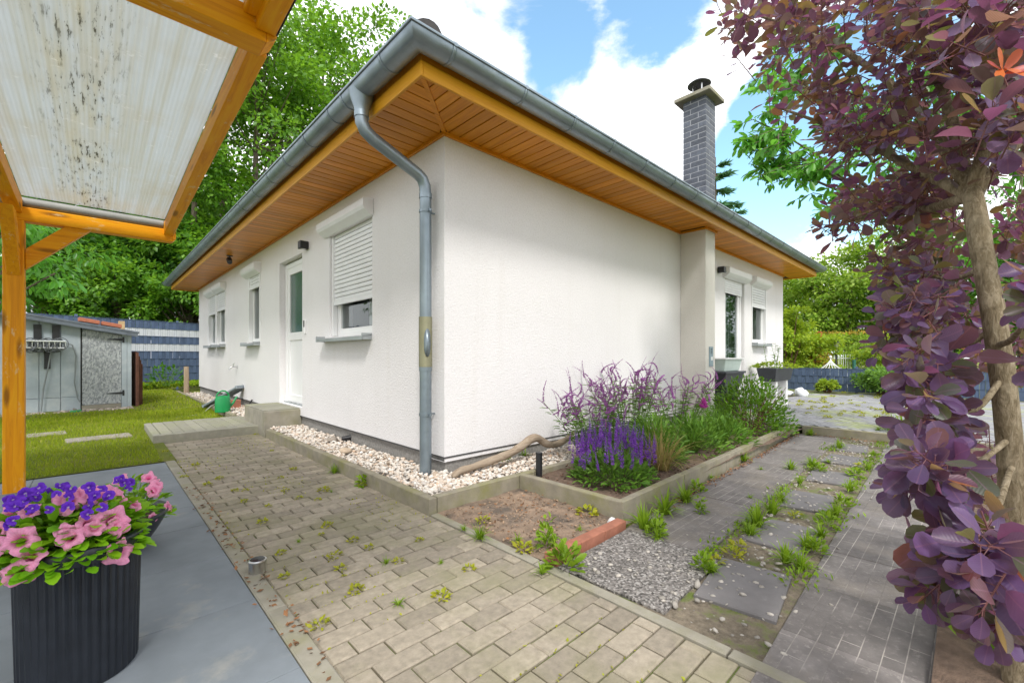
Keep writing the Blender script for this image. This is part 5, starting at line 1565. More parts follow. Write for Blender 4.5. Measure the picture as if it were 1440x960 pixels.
for (x, y, k, s) in [(1065, 740, 0, 1.8), (1085, 722, 0, 1.6), (1098, 705, 0, 1.2), (1055, 752, 0, 1.2), (1112, 660, 0, 1.2), (1125, 680, 0, .9), (1142, 655, 0, 1.3), (1150, 662, 1, 1.2), (1180, 630, 0, 1.3), (1165, 650, 3, 1.2), (1195, 690, 0, 1.2), (1205, 670, 1, 1.3), (1220, 660, 0, 1.2), (1185, 712, 1, 1.2), (1175, 725, 0, 1.3), (1165, 740, 1, 1.2),
                     (1155, 755, 0, 1.1), (1135, 770, 0, 1.3), (1145, 778, 1, 1.1), (1040, 770, 2, 1.4), (1030, 780, 2, 1.4), (990, 800, 1, 1.0), (1000, 805, 0, .9), (1210, 655, 2, 1.2), (1228, 640, 0, .8), (1105, 790, 0, 1.3), (1125, 800, 0, 1.2), (1060, 725, 4, .7), (1008, 790, 2, 1.2), (1120, 725, 2, 1.0), (1055, 700, 3, .8)]:
    weed(x, y, k, s * .72, 'bright green weed between the stepping slabs of the drive', 'weeds between the stepping slabs')
for (x, y, k, s, l) in [(923, 752, 1, .8, 'leafy rosette weed on the drive in front of the bed kerb'), (985, 720, 4, .7, 'upright weed on the left lane of the drive near the kerb'), (1070, 660, 3, .6, 'tiny weed on the left lane of the drive'), (1268, 655, 2, .9, 'small weed on the right lane of the drive')]: weed(x, y, k, s, l, 'weeds on the drive')
for (x, y, k, s) in [(1255, 603, 0, 1.6), (1270, 606, 0, 1.9), (1245, 606, 1, 1.2), (1285, 600, 0, 1.4)]: weed(x, y, k, s, 'tall pointed weed rising behind the rear kerb at the smoke bush', 'weeds behind the rear kerb', .1)
for _ in range(70):
    y = random.uniform(552, 588); x = random.uniform(1120, 1300); weed(x, y, 2, random.uniform(.6, 1.2), 'low yellow-green weed between the blocks of the rear terrace', 'weeds in the rear terrace', .10)

# ---- moss and seedlings: too small to count
n = 2600; k_ = rng.integers(0, 2, n); u = rng.uniform(-.1, 4.75, n); v = np.where(k_ == 0, -.545, -.945) + rng.normal(0, .045, n)
keep = (np.sin(u * 5.3 + k_ * 2) + np.sin(u * 11.7 + 1.3) * .7 + rng.normal(0, .4, n)) > .1
P = np.array([dfr((a, c, .002)) for a, c in zip(u[keep], v[keep])]); m = len(P); D = unit(rand_dirs(m) * .8 + np.array([0, 0, .8])); U = unit(rand_dirs(m) * .6 + np.array([0, 0, .6]))
mark(mesh_obj('ground_cover', leaf_geo(P, D, U, rng.uniform(.012, .040, m), .45, LEAFQ), WEED), 'ragged strips of seedlings along the stepping slabs of the drive', kind='stuff')
n = 5200; x = rng.uniform(-1.52, -.48, n); y = np.round(rng.uniform(-3.2, 3.85, n) / .1) * .1 - .0015 + rng.normal(0, .004, n); ver = rng.uniform(0, 1, n) < .25
x = np.where(rng.uniform(0, 1, n) < .22, -1.528 + rng.normal(0, .01, n), x); keep = (np.sin(x * 7 + y * 2.1) + np.sin(y * 3.7 - x * 4) * .8 + rng.normal(0, .5, n)) > .85
P = np.stack([x[keep], y[keep], np.full(keep.sum(), -.002)], -1); m = len(P); D = unit(rand_dirs(m) * .9 + np.array([0, 0, .6])); U = unit(rand_dirs(m) * .6 + np.array([0, 0, .8]))
mark(mesh_obj('moss', leaf_geo(P, D, U, rng.uniform(.006, .019, m), .6, LEAFQ), WEEDY), 'yellow-green moss and seedlings in the joints of the path', kind='stuff')

# ---- lawn grass
def lawn_blades(n, xr, yr, hmin, hmax, wdt):
    x = rng.uniform(xr[0], xr[1], n); y = yr[0] + (yr[1] - yr[0]) * rng.uniform(0, 1, n) ** 1.25
    keep = ~((x > -1.63) & (y < 5.28)) & ~((x > -.50)) & ~((x > -3.3) & (x < -1.5) & (y > 8.15) & (y < 10.4))
    x = x[keep]; y = y[keep]; z = np.array([lawn_z(a, c) for a, c in zip(x, y)]) - .002; m = len(x)
    D = unit(rand_dirs(m) * .55 + np.array([0, 0, 1.0])); U = rand_dirs(m)
    sc = 1 + (y - 2.7) / 9
    return leaf_geo(np.stack([x, y, z], -1), D, U, rng.uniform(hmin, hmax, m), np.full(m, wdt) * sc, SMALLBLADE)


gg = join_geo([lawn_blades(60000, (-5.2, -.5), (2.68, 7.5), .020, .055, .14), lawn_blades(26000, (-7, -.5), (6.5, 13.6), .03, .06, .2)])
mark(mesh_obj('grass', gg, GRASS), 'short yellow-green lawn grass beside the path', kind='stuff')
# yellowish ground cover at the fence foot
n = 2600; x = rng.uniform(-3.2, 1.0, n); t_ = rng.normal(0, .18, n); yb = 13.48 + (x + 3.42) * .4 - .5 + t_
P = np.stack([x, yb, rng.uniform(.1, .26, n)], -1); D = rand_dirs(n); D[:, 2] = np.abs(D[:, 2]); U = unit(rand_dirs(n) * .5 + np.array([0, 0, 1]))
mark(mesh_obj('ground_cover', leaf_geo(P, D, U, rng.uniform(.05, .12, n), .7, LEAF2), LF_YEL), 'yellow-green ground cover along the foot of the blue fence', kind='stuff')


def simple_plant(name, label, cat, loc, geo, mat, stems=None, group=None, foliage='foliage', stemmat=None):
    r = root(name, label, cat, loc, random.uniform(0, 6.28), group); mesh_obj(foliage, geo, mat, r)
    if stems: stems.build('stems', stemmat or STEMG, None).parent = r
    return r


def stem_mb(n, rad, h, r=.004, lean=.5):
    b = MB()
    for _ in range(n):
        a = random.uniform(0, 6.28); q = rad * math.sqrt(random.random()); t_ = random.uniform(.6, 1)
        b.tube([(q * .2 * math.cos(a), q * .2 * math.sin(a), -.02), (q * .6 * math.cos(a), q * .6 * math.sin(a), h * .5 * t_), (q * math.cos(a), q * math.sin(a), h * t_)], [r, r * .8, r * .4], 5, False)
    return b


p = atz(212, 531, .2); p.z = .2
simple_plant('leafy_plant', 'small leafy plant at the foot of the blue fence', 'plant', (p.x - .1, 13.55, .22), join_geo([leafy(160, .45, .65, .14, .55, .5)]), LF_DARK, stem_mb(10, .35, .55, .008))

# ---- salvia: dense violet spikes
def spike_geo(h, r, n, bend=0.0, sz=.012):
    z = np.sort(rng.uniform(0, 1, n)); a = rng.uniform(0, 2 * math.pi, n)
    rr = r * (1 - z ** 1.6 * .8)
    cx_ = bend * h * z ** 2
    P = np.stack([cx_ + rr * np.cos(a) * .3, rr * np.sin(a) * .3, z * h], -1)
    D = unit(np.stack([np.cos(a), np.sin(a), np.full(n, .55)], -1)); U = np.tile(np.array([0, 0, 1.0]), (n, 1))
    return leaf_geo(P, D, U, rr * rng.uniform(.7, 1.25, n), .75, LEAF2)


SPK = []
for k in range(4):
    g_ = spike_geo(.215, .0155, 150); me = tri_mesh('flower_spike', *g_); me.materials.append(FL_PURP); SPK.append(me)
base = Vector((.95, -1.02, .09))
sal = root('salvia', 'dense salvia with upright violet flower spikes in the near bed corner', 'flower', base)
mesh_obj('foliage', join_geo([leafy(800, .34, .17, .070, .34, .6), leafy(300, .28, .24, .06, .32, .9)]), LF_PEREN, sal)
sb = MB()
for k in range(84):
    a = random.uniform(0, 6.28); q = .36 * math.sqrt(random.random()); lean = q * .55
    p0 = Vector((q * math.cos(a), q * math.sin(a), random.uniform(.10, .20) + (.36 - q) * .55)); o = bpy.data.objects.new('flower_spike', SPK[k % 4]); COL.objects.link(o); o.parent = sal; o.location = p0
    o.rotation_euler = (random.uniform(-.16, .16) - math.sin(a) * lean * .35, random.uniform(-.16, .16) + math.cos(a) * lean * .35, random.uniform(0, 6)); s = random.uniform(.75, 1.15); o.scale = (s, s, s)
    sb.tube([(p0.x * .4, p0.y * .4, 0), (p0.x * .8, p0.y * .8, p0.z * .6), p0], [.003, .003, .002], 5, False)
sb.build('stems', STEMG, None).parent = sal
# ---- dry grass beside it
simple_plant('ornamental_grass', 'tuft of half dry straw-coloured grass beside the violet salvia', 'grass tuft', (1.52, -1.16, .09), join_geo([blade_tuft(190, .50, 1.0, .008, .8)]), DRYG)

# ---- tall mauve veronica with curved tails
def tail(b_len, n):
    """curved raceme: returns polyline relative to start"""
    pts = [Vector((0, 0, 0))]; d = Vector((random.gauss(0, .35), random.gauss(0, .35), 1)).normalized(); cv = Vector((random.gauss(0, 1), random.gauss(0, 1), random.gauss(0, .3)))
    for k in range(n): pts.append(pts[-1] + d * (b_len / n)); d = (d + cv * .17).normalized()
    return pts


def raceme(L_, r0, n):
    pts = tail(L_, 7); arr = np.array([q[:] for q in pts]); t_ = rng.uniform(0, 6.99, n); i = t_.astype(int); fr_ = t_ - i
    P = arr[i] * (1 - fr_)[:, None] + arr[i + 1] * fr_[:, None]; ax = unit(arr[i + 1] - arr[i]); D = unit(np.cross(ax, rand_dirs(n)) + ax * .4)
    rr = r0 * (1.05 - t_ / 7 * .75)
    return leaf_geo(P, D, ax, rr * rng.uniform(.7, 1.3, n), .8, LEAFQ)


TAILS = []
for k in range(9):
    me = tri_mesh('flower_tail', *raceme(random.uniform(.18, .30), .0165, 190)); me.materials.append(FL_MAUVE); TAILS.append(me)


def veronica(label, base, rad, h, nst, seed, mul=1.0, tilt=(0, 0)):
    random.seed(seed)
    r = root('veronica', label, 'flower', base, 0, 'tall mauve-flowered perennials against the wall'); st = MB(); lg = []
    for k in range(nst):
        a = random.uniform(0, 6.28); q = rad * math.sqrt(random.random()); hh = h * random.uniform(.62, 1.0)
        top = Vector((q * math.cos(a) * 1.1 + tilt[0] * hh, q * math.sin(a) * 1.1 + tilt[1] * hh, hh)); b0 = Vector((q * .35 * math.cos(a), q * .35 * math.sin(a), 0)); mid = b0.lerp(top, .55) + Vector((0, 0, .05))
        st.tube([b0, mid, top], [.0035, .003, .002], 5, False)
        m = 26; tt = rng.uniform(.15, .92, m); PP = np.array([b0.lerp(top, t_)[:] for t_ in tt]); an = rng.uniform(0, 6.28, m)
        D = np.stack([np.cos(an), np.sin(an), np.full(m, .15)], -1); lg.append(leaf_geo(PP, D, np.tile([0, 0, 1.0], (m, 1)), rng.uniform(.05, .10, m), .24, LEAF8))
        nt_ = random.choice((2, 3, 3, 4))
        for j in range(nt_):
            o = bpy.data.objects.new('flower_tail', TAILS[random.randrange(9)]); COL.objects.link(o); o.parent = r; o.location = b0.lerp(top, 1 - .1 * j); s = random.uniform(.75, 1.15) * (1 if j == 0 else .75) * mul
            o.scale = (s, s, s); o.rotation_euler = (random.gauss(0, .35) + (j > 0) * random.choice((-.6, .6)), random.gauss(0, .35) + (j > 0) * random.choice((-.5, .5)), random.uniform(0, 6.28))
    st.build('stems', STEMG, None).parent = r; mesh_obj('foliage', join_geo(lg), LF_PEREN, r); return r


veronica('mauve-flowered perennial leaning over the driftwood end, the lowest of the three', (1.40, -.55, .08), .36, .70, 30, 3, 1, (-.42, -.05))
veronica('tall mauve-flowered perennial in the middle of the bed, tallest of the three', (2.10, -.50, .08), .48, .84, 46, 4)
veronica('mauve-flowered perennial in front of the chimney pier, behind the green clumps', (3.05, -.55, .08), .48, .76, 30, 5, .9)
random.seed(11)
# leafy clumps
for (x, y, rr, h, lab) in ((1.75, -.95, .30, .40, 'bright green grassy perennial right behind the straw-coloured grass'), (2.45, -1.02, .36, .36, 'bright green grassy perennial in the middle of the bed front'), (3.15, -1.05, .36, .28, 'bright green grassy perennial near the evergreen shrub')):
    simple_plant('perennial', lab, 'plant', (x, y, .08), join_geo([blade_tuft(200, h * 1.12, .9, .016, .75), leafy(420, rr, h, .10, .2, .8), leafy(160, rr * .8, h * 1.1, .10, .18, 1.2)]), LF_PEREN, None, 'green grassy clumps along the bed front')
m_ = root('magenta_flower', 'single magenta flower head standing before the chimney pier', 'flower', (2.85, -.98, .08))
sb = MB(); sb.tube([(0, 0, 0), (.01, 0, .3), (0, .01, .47)], [.004, .004, .003], 6, False); sb.build('stem', STEMG, None).parent = m_
mesh_obj('flower_head', join_geo([spike_geo(.13, .045, 150)]), FL_MAG, m_, (0, 0, .42))
# evergreen shrub
simple_plant('evergreen_shrub', 'rounded evergreen shrub with small glossy leaves at the far end of the bed', 'shrub', (4.30, -.98, .08), join_geo([leafy(2300, .50, .68, .062, .42, .9, LEAF8, .35), leafy(700, .56, .76, .055, .42, 1.2, LEAF8, .8)]), LF_SHRUB, stem_mb(40, .45, .62, .006), None, 'foliage', TWIG)
simple_plant('lavender', 'loose grey-green perennial with faded mauve flowers before the shrub', 'plant', (3.72, -.80, .08), join_geo([blade_tuft(150, .5, .7, .007, .4), leafy(300, .3, .34, .06, .25, 1.0)]), LF_PEREN)

# ====================================================================== RAISED TROUGHS BY THE TERRACE DOOR
r = root('trough_planter', 'dark trough planter on a stand below the glazed terrace door', 'planter', (5.36, -.28, .10))
def trough(x0, x1, y0, y1, zt, h, leg, white=False):
    b = MB(); b.hexa([(x0 + .06, y0 + .04, zt - h), (x1 - .06, y0 + .04, zt - h), (x1 - .06, y1 - .04, zt - h), (x0 + .06, y1 - .04, zt - h), (x0, y0, zt), (x1, y0, zt), (x1, y1, zt), (x0, y1, zt)]); return b


b = trough(4.95, 5.78, -.44, -.12, .84, .24, 0); b.build('trough', TROUGH, r, bevel=.012)
b = MB(); b.box(4.93, 5.80, -.455, -.105, .81, .845); b.build('rim', TROUGH, r, bevel=.008)
for x in (5.15, 5.6):
    b = MB(); b.box(x - .03, x + .03, -.39, -.17, .10, .62); b.build('leg', TROUGH, r, bevel=.004)
r2 = root('propagator', 'milky white plastic plant cover standing on the dark trough', 'plant cover', (5.37, -.28, .846))
b = trough(5.0, 5.74, -.42, -.15, 1.06, .213, 0); b.build('cover', plain('milky_plastic', (.60, .70, .66), .3, 0, .08, 6), r2, bevel=.015)
b = MB(); b.box(4.98, 5.76, -.435, -.135, 1.04, 1.065); b.build('rim', PVC, r2, bevel=.006)
r = root('trough_planter', 'dark trough planter with yellow-green plants at the far house corner', 'planter', (7.4, -.45, .10))
b = trough(6.85, 7.98, -.62, -.28, .87, .25, 0); b.build('trough', TROUGH, r, bevel=.012)
for x in (7.1, 7.75):
    b = MB(); b.box(x - .05, x + .05, -.56, -.36, .10, .62); b.build('leg', PVC, r, bevel=.004)
simple_plant('trough_plant', 'yellow-green low plant filling the trough at the far house corner', 'plant', (7.42, -.45, .86), leafy(300, .42, .10, .07, .5, .6), LF_YEL)
random.seed(5)
st = MB(); lg = []
for k in range(5):
    t0 = Vector((random.uniform(-.3, .3), random.uniform(-.08, .08), 0)); t1 = t0 + Vector((random.uniform(-.12, .12), random.uniform(-.1, .1), random.uniform(.3, .5))); st.tube([t0, t0.lerp(t1, .5) + Vector((.02, 0, 0)), t1], [.005, .004, .002], 5, False)
    m = 12; tt = rng.uniform(.3, 1, m); an = rng.uniform(0, 6.28, m); lg.append(leaf_geo(np.array([t0.lerp(t1, q)[:] for q in tt]), np.stack([np.cos(an), np.sin(an), np.full(m, .3)], -1), np.tile([0, 0, 1.0], (m, 1)), rng.uniform(.05, .08, m), .4, LEAF8))
r = simple_plant('climbing_plant', 'thin-stemmed plant rising from the corner trough before the window', 'plant', (6.98, -.45, .85), join_geo(lg), LF_PEREN, st); r.rotation_euler = (0, 0, 0)
rock('white_rock', 'large white rock on the terrace beside the evergreen shrub', 'rock', atz(1128, 552, .18), (.17, .14, .13), WROCK)
rock('white_rock', 'flat white rock behind the large one by the low fence', 'rock', atz(1108, 553, .14), (.15, .13, .06), WROCK)

# ====================================================================== FLOWER POTS
pc = Vector((-2.175, -.93, .006)); rt, rb_, hp = .170, .145, .465
pot = root('ribbed_planter', 'large black ribbed plant pot full of pink and violet flowers', 'plant pot', pc)
nseg = 168; V = []; F = []
prof = [(rb_, 0), (rb_ + .004, .01), (rt - .012, hp - .05), (rt - .006, hp - .048), (rt, hp - .006), (rt - .004, hp), (rt - .02, hp), (rt - .026, hp - .06)]
b = MB()
for i, (rr, z) in enumerate(prof):
    for j in range(nseg):
        a = 2 * math.pi * j / nseg; rib = (.0042 if (j % 4) in (1, 2) else -.002) if i in (1, 2) else 0
        V.append((pc.x + (rr + rib) * math.cos(a), pc.y + (rr + rib) * math.sin(a), pc.z + z))
for i in range(len(prof) - 1):
    for j in range(nseg): F.append((i * nseg + j, i * nseg + (j + 1) % nseg, (i + 1) * nseg + (j + 1) % nseg, (i + 1) * nseg + j))
F.append(tuple(range(nseg))[::-1]); b.add(V, F); b.build('pot', POTM, pot, smooth=True)
b = MB(); b.lathe([(rt - .028, hp - .05), (.07, hp - .03), (.002, hp - .02)], pc, 28); b.build('soil', SOIL, pot, smooth=True)
bc = Vector((-2.10, .18, .006))
bowl = root('bowl_planter', 'low black bowl planter behind the ribbed pot', 'plant pot', bc)
b = MB(); b.lathe([(.12, 0), (.145, .006), (.19, .06), (.235, .13), (.272, .20), (.280, .215), (.275, .225), (.262, .221), (.248, .19)], bc, 40); b.build('pot', POTM, bowl, smooth=True)
b = MB(); b.lathe([(.250, .185), (.12, .20), (.002, .205)], bc, 28); b.build('soil', SOIL, bowl, smooth=True)


def petal_attr(me, vals):
    at_ = me.attributes.new('petal', 'FLOAT', 'POINT'); at_.data.foreach_set('value', np.asarray(vals, dtype=np.float32))


def petunia(seed, rad=.048):
    """ruffled funnel of five fused lobes, facing +Z"""
    rs = np.random.default_rng(seed); nr, na = 9, 50; V = []; vals = []
    ph = rs.uniform(0, 6.28, 3)
    for i in range(nr + 1):
        t_ = i / nr
        for j in range(na):
            a = 2 * math.pi * j / na; lobe = 1 + .13 * math.cos(5 * a) * t_ ** 2
            r_ = rad * (.10 + .90 * t_ ** 1.35) * lobe
            z = rad * (-.85 + 1.05 * (1 - (1 - t_) ** 1.9)) - rad * .34 * t_ ** 5 + rad * (.13 * math.sin(5 * a + ph[0]) + .10 * math.sin(9 * a + ph[1]) + .06 * math.sin(17 * a + ph[0]) + .24 * math.sin(2 * a + ph[2])) * t_ ** 3
            V.append((r_ * math.cos(a), r_ * math.sin(a), z)); vals.append(t_)
    F = []
    for i in range(nr):
        for j in range(na):
            q = (i * na + j, i * na + (j + 1) % na, (i + 1) * na + (j + 1) % na, (i + 1) * na + j); F += [(q[0], q[1], q[2]), (q[0], q[2], q[3])]
    me = tri_mesh('petunia_flower', V, F, True); petal_attr(me, vals); a2 = me.attributes.new('pvein', 'FLOAT', 'POINT'); a2.data.foreach_set('value', np.array([2 * math.pi * (j % na) / na for j in range(len(V))], dtype=np.float32)); me.materials.append(PINK); return me


def pansy(seed, rad=.021):
    rs = np.random.default_rng(seed); V = []; F = []; vals = []
    for k, (a0, sc, zz) in enumerate(((90, 1.05, 0), (40, .95, .002), (140, .95, .0015), (200, .95, .003), (340, .95, .0035), )):
        a0 = R(a0); na = 10; b0 = len(V); V.append((0, 0, zz)); vals.append(0)
        for ring in (.5, 1.0):
            for j in range(na + 1):
                a = a0 + R(-42 + 84 * j / na); e_ = math.sin(math.pi * (j + .8) / (na + 1.6)) ** .5
                r_ = rad * sc * ring * (.45 + .55 * e_); V.append((r_ * math.cos(a), r_ * math.sin(a), zz + .004 * ring * math.sin(3 * a + seed) + .003 * ring)); vals.append(ring * .8)
        for j in range(na): F += [(b0, b0 + 1 + j, b0 + 2 + j), (b0 + 1 + j, b0 + na + 2 + j, b0 + na + 3 + j), (b0 + 1 + j, b0 + na + 3 + j, b0 + 2 + j)]
    me = tri_mesh('pansy_flower', V, F, True); petal_attr(me, vals); me.materials.append(PANSY); return me


PET = [petunia(s, .050) for s in range(5)]; PAN = [pansy(s) for s in range(4)]


def place_flower(me, par, p, nrm, s, spin=None):
    o = bpy.data.objects.new(me.name.split('.')[0], me); COL.objects.link(o); o.parent = par; o.location = p
    q = Vector(nrm).normalized().to_track_quat('Z', 'Y'); o.rotation_mode = 'QUATERNION'; o.rotation_quaternion = q @ Matrix.Rotation(spin if spin is not None else random.uniform(0, 6.28), 3, 'Z').to_quaternion(); o.scale = (s, s, s); return o


def pot_plants(base, rad, top, npet, npan, label1, label2, seed, size=1.0, pansies=True, nleaf=500):
    random.seed(seed)
    tocam = Vector((CAM[0] - base.x, CAM[1] - base.y, CAM[2] - base.z - top)).normalized()
    r1 = root('petunia', label1, 'flower', base)
    # leaves: rosettes spilling over the rim
    n = nleaf; q = rand_dirs(n); q[:, 2] = np.abs(q[:, 2]); rr = rng.uniform(.35, 1.0, n) ** .5
    P = q * rr[:, None] * np.array([rad * 1.06, rad * 1.06, top]); outer = np.linalg.norm(P[:, :2], axis=1) / rad
    P[:, 2] -= np.clip(outer - .8, 0, 1) * .09
    D = unit(q * np.array([1, 1, .35]) + rand_dirs(n) * .45 + np.array([0, 0, .12])); U = unit(np.array([0, 0, 1.0]) + q * .8 + rand_dirs(n) * .25)
    mesh_obj('foliage', leaf_geo(P, D, U, rng.uniform(.045, .085, n) * size, .62, LEAF8), LF_PET, r1)
    st = stem_mb(22, rad * .9, top * .9, .004); st.build('stems', STEMG, None).parent = r1
    for k in range(npet):
        a = random.uniform(0, 6.28); e_ = random.uniform(.0, 1.0)
        if k < npet * .7: a = math.atan2(tocam.y, tocam.x) + random.uniform(-1.7, 1.7)
        ce = math.cos(e_ * 1.35); p = Vector((rad * 1.1 * ce * math.cos(a), rad * 1.1 * ce * math.sin(a), top * (.18 + .95 * math.sin(e_ * 1.35)) - (.03 if e_ < .25 else 0)))
        nrm = Vector((math.cos(a) * ce, math.sin(a) * ce, .30 + .5 * e_)) + tocam * .65 + Vector((random.gauss(0, .22), random.gauss(0, .22), random.gauss(0, .2)))
        place_flower(PET[k % 5], r1, p, nrm, random.uniform(.62, 1.12) * size)
    if pansies:
        r2 = root('pansy', label2, 'flower', base)
        n = 420; q = rand_dirs(n); q[:, 2] = np.abs(q[:, 2]); P = q * rng.uniform(.5, 1.0, n)[:, None] * np.array([rad * .9, rad * .9, top * 1.12]); D = unit(q + rand_dirs(n) * .6); U = unit(np.array([0, 0, 1.0]) + rand_dirs(n) * .5)
        mesh_obj('foliage', leaf_geo(P, D, U, rng.uniform(.025, .045, n), .42, LEAF8), LF_PEREN, r2)
        for k in range(npan):
            a = random.uniform(0, 6.28); q_ = rad * 1.0 * math.sqrt(random.uniform(.1, 1)); z = top * (1.28 - .35 * (q_ / rad) ** 2) + random.uniform(-.02, .03)
            nrm = tocam * .9 + Vector((random.gauss(0, .3), random.gauss(0, .3), random.gauss(.35, .25)))
            place_flower(PAN[k % 4], r2, Vector((q_ * math.cos(a), q_ * math.sin(a), z)), nrm, random.uniform(.85, 1.25) * size)


pot_plants(pc + Vector((-.03, .02, hp - .04)), .188, .17, 30, 50, 'pink petunia with lime green leaves in the ribbed pot', 'violet pansy with white-eyed flowers in the ribbed pot', 21, .80, True, 1050)
pot_plants(bc + Vector((.11, -.03, .20)), .15, .20, 10, 0, 'smaller pink petunia growing in the black bowl', '', 22, .75, False, 190)

# ====================================================================== TREES
def crown_geo(R_, H_, ncl, npc, lsize, tmpl=LEAFQ, asp=.62, seed=0, droop=.0, clr=(.5, .95), low=.35):
    """leaf clumps on a lumpy shell; returns geometry centred on the crown's middle and the clump centres"""
    rg = np.random.default_rng(seed)
    q = unit(rg.normal(size=(ncl, 3))); q[:, 2] = np.where(q[:, 2] < -low, -q[:, 2], q[:, 2])
    ph = rg.uniform(0, 6.28, 4)
    lump = 1 + .16 * np.sin(3 * np.arctan2(q[:, 1], q[:, 0]) + ph[0]) + .14 * np.sin(4 * q[:, 2] * 2 + ph[1] + 2 * np.arctan2(q[:, 1], q[:, 0])) + rg.normal(0, .07, ncl)
    rad = rg.uniform(.38, 1.0, ncl) ** .45 * lump
    C = q * rad[:, None] * np.array([R_, R_, H_])
    cr_ = rg.uniform(clr[0], clr[1], ncl)
    n = ncl * npc; idx = np.repeat(np.arange(ncl), npc)
    d = unit(rg.normal(size=(n, 3))); rr = rg.uniform(.15, 1.0, n) ** .55
    P = C[idx] + d * rr[:, None] * cr_[idx][:, None] * np.array([1, 1, .62])
    D = unit(d * .8 + q[idx] * .5 + rg.normal(size=(n, 3)) * .5 + np.array([0, 0, -.35 - droop])); U = unit(np.array([0, 0, 1.0]) + .5 * q[idx] + .55 * rg.normal(size=(n, 3)))
    return leaf_geo(P, D, U, rg.uniform(.7, 1.25, n) * lsize, asp, tmpl), C


def tree(name, label, x, y, h, R_, H_, zc, mat, lsize, ncl, npc, seed, group=None, tr=.22, cat='tree', bark=None, z0=.1, clr=(.5, .95), tmpl=LEAFQ, asp=.62, droop=0, limbs=26, low=.35, lean=(0, 0)):
    random.seed(seed)
    r = root(name, label, cat, (x, y, z0), 0, group)
    geo, C = crown_geo(R_, H_, ncl, npc, lsize, tmpl, asp, seed, droop, clr, low)
    geo = (geo[0] + np.array([lean[0], lean[1], zc]), geo[1]); mesh_obj('crown', geo, mat, r)
    b = MB(); top = Vector((lean[0] * .9, lean[1] * .9, zc + H_ * .55)); k = 9; pts = []
    for i in range(k + 1):
        t_ = i / k; pts.append(Vector((top.x * t_ ** 1.4 + .12 * math.sin(4 * t_ + seed) * t_, top.y * t_ ** 1.4 + .12 * math.cos(3 * t_ + seed) * t_, -.3 + (top.z + .3) * t_)))
    b.tube(pts, [tr * (1.25 if i == 0 else 1) * (1 - .82 * i / k) for i in range(k + 1)], 10)
    for c in C[np.random.default_rng(seed + 5).permutation(len(C))[:limbs]]:
        c = Vector(c) + Vector((lean[0], lean[1], zc)); t_ = min(.95, max(.25, (c.z - R_ * .35) / (top.z))); i = int(t_ * k); s = pts[min(i, k)]
        m1 = s.lerp(c, .45) + Vector((0, 0, -.05 * (c - s).length)); r0 = tr * (1 - .82 * i / k) * .5
        b.tube([s, m1, c], [r0, r0 * .6, .012], 6, False)
    b.build('trunk', bark or BARK, None, smooth=True).parent = r
    return r


G1 = 'trees of the wood behind the blue fence'
def at2(px, d):
    v = FW + RT * ((px - 720.0) / 616.0); return CAM[0] + d * v[0], CAM[1] + d * v[1]


# the wood on the left, behind the fence
spec = [  # px, depth, height of crown centre, R, H, mat, leaf, clumps, per, label
    (455, 22, 12.3, 4.3, 5.6, LF_OAK, .24, 165, 90, 'tall loose oak whose crown rises highest beside the gutter'),
    (360, 18.5, 9.4, 3.5, 5.4, LF_OAK, .21, 160, 90, 'big oak whose crown fills the gap between lean-to and house'),
    (300, 26, 6.2, 4.4, 5.4, LF_DARK, .27, 170, 95, 'dark tall tree deep in the wood behind the big oak'),
    (225, 17.5, 3.6, 3.0, 3.4, LF_DARK, .19, 170, 95, 'low spreading dark tree directly behind the fence and the shed'),
    (110, 17, 4.0, 3.4, 3.8, LF_DARK, .19, 170, 95, 'low dark tree behind the fence left of the shed roof'),
    (330, 17.6, 3.4, 2.7, 3.2, LF_OAK, .19, 170, 95, 'leafy young tree at the far house corner behind the fence'),
    (55, 22, 8.5, 5.0, 7.0, LF_DARK, .25, 170, 90, 'tall dark tree at the left behind the yellow post'),
    (175, 24, 8.8, 4.6, 7.0, LF_DARK, .25, 170, 90, 'tall dark tree above the shed roof'),
    (265, 15.9, 2.3, 1.7, 1.9, LF_OAK, .15, 110, 90, 'bushy young tree right behind the fence near the house corner'),
    (160, 15.2, 2.4, 1.9, 1.9, LF_OAK, .15, 110, 90, 'bushy young tree right behind the fence above the shed'),
    (60, 14.6, 2.4, 1.9, 1.9, LF_DARK, .15, 110, 90, 'bushy dark young tree right behind the fence beside the post'),
    (-120, 19, 6.5, 4.0, 6.0, LF_DARK, .23, 120, 80, 'dark tree at the left end of the wood'),
    (410, 30, 5.0, 4.6, 4.4, LF_DARK, .30, 120, 80, 'dark distant tree behind the oaks'),
]
for i, (px, d, zc, R_, H_, mt_, ls, ncl, npc, lab) in enumerate(spec):
    x, y = at2(px, d)
    tree('forest_tree', lab, x, y, zc + H_, R_, H_, zc, mt_, ls, ncl, npc, 40 + i, G1, .20 + .015 * R_, clr=(.5 * R_ / 3.2, .95 * R_ / 3.2), limbs=30)
# tall bare trunks seen between the leaves
for (px, d, h, rr, lab) in ((316, 20, 13, .17, 'slim bare tree trunk standing in the gap beside the big oak'), (272, 16.8, 7, .15, 'grey trunk by the far house corner behind the fence'), (197, 18.8, 9, .2, 'thick brown trunk above the shed roof')):
    x, y = at2(px, d); r = root('forest_tree', lab, 'tree', (x, y, 0), 0, G1); b = MB()
    b.tube([(0, 0, -.2), (.05, .05, h * .3), (-.06, .0, h * .6), (.05, .1, h)], [rr * 1.2, rr, rr * .85, rr * .6], 10); b.build('trunk', BARK, None, smooth=True).parent = r
    geo, C = crown_geo(1.6, 1.8, 60, 70, .2, seed=int(px)); mesh_obj('crown', (geo[0] + np.array([0, 0, h + .6]), geo[1]), LF_OAK, r)
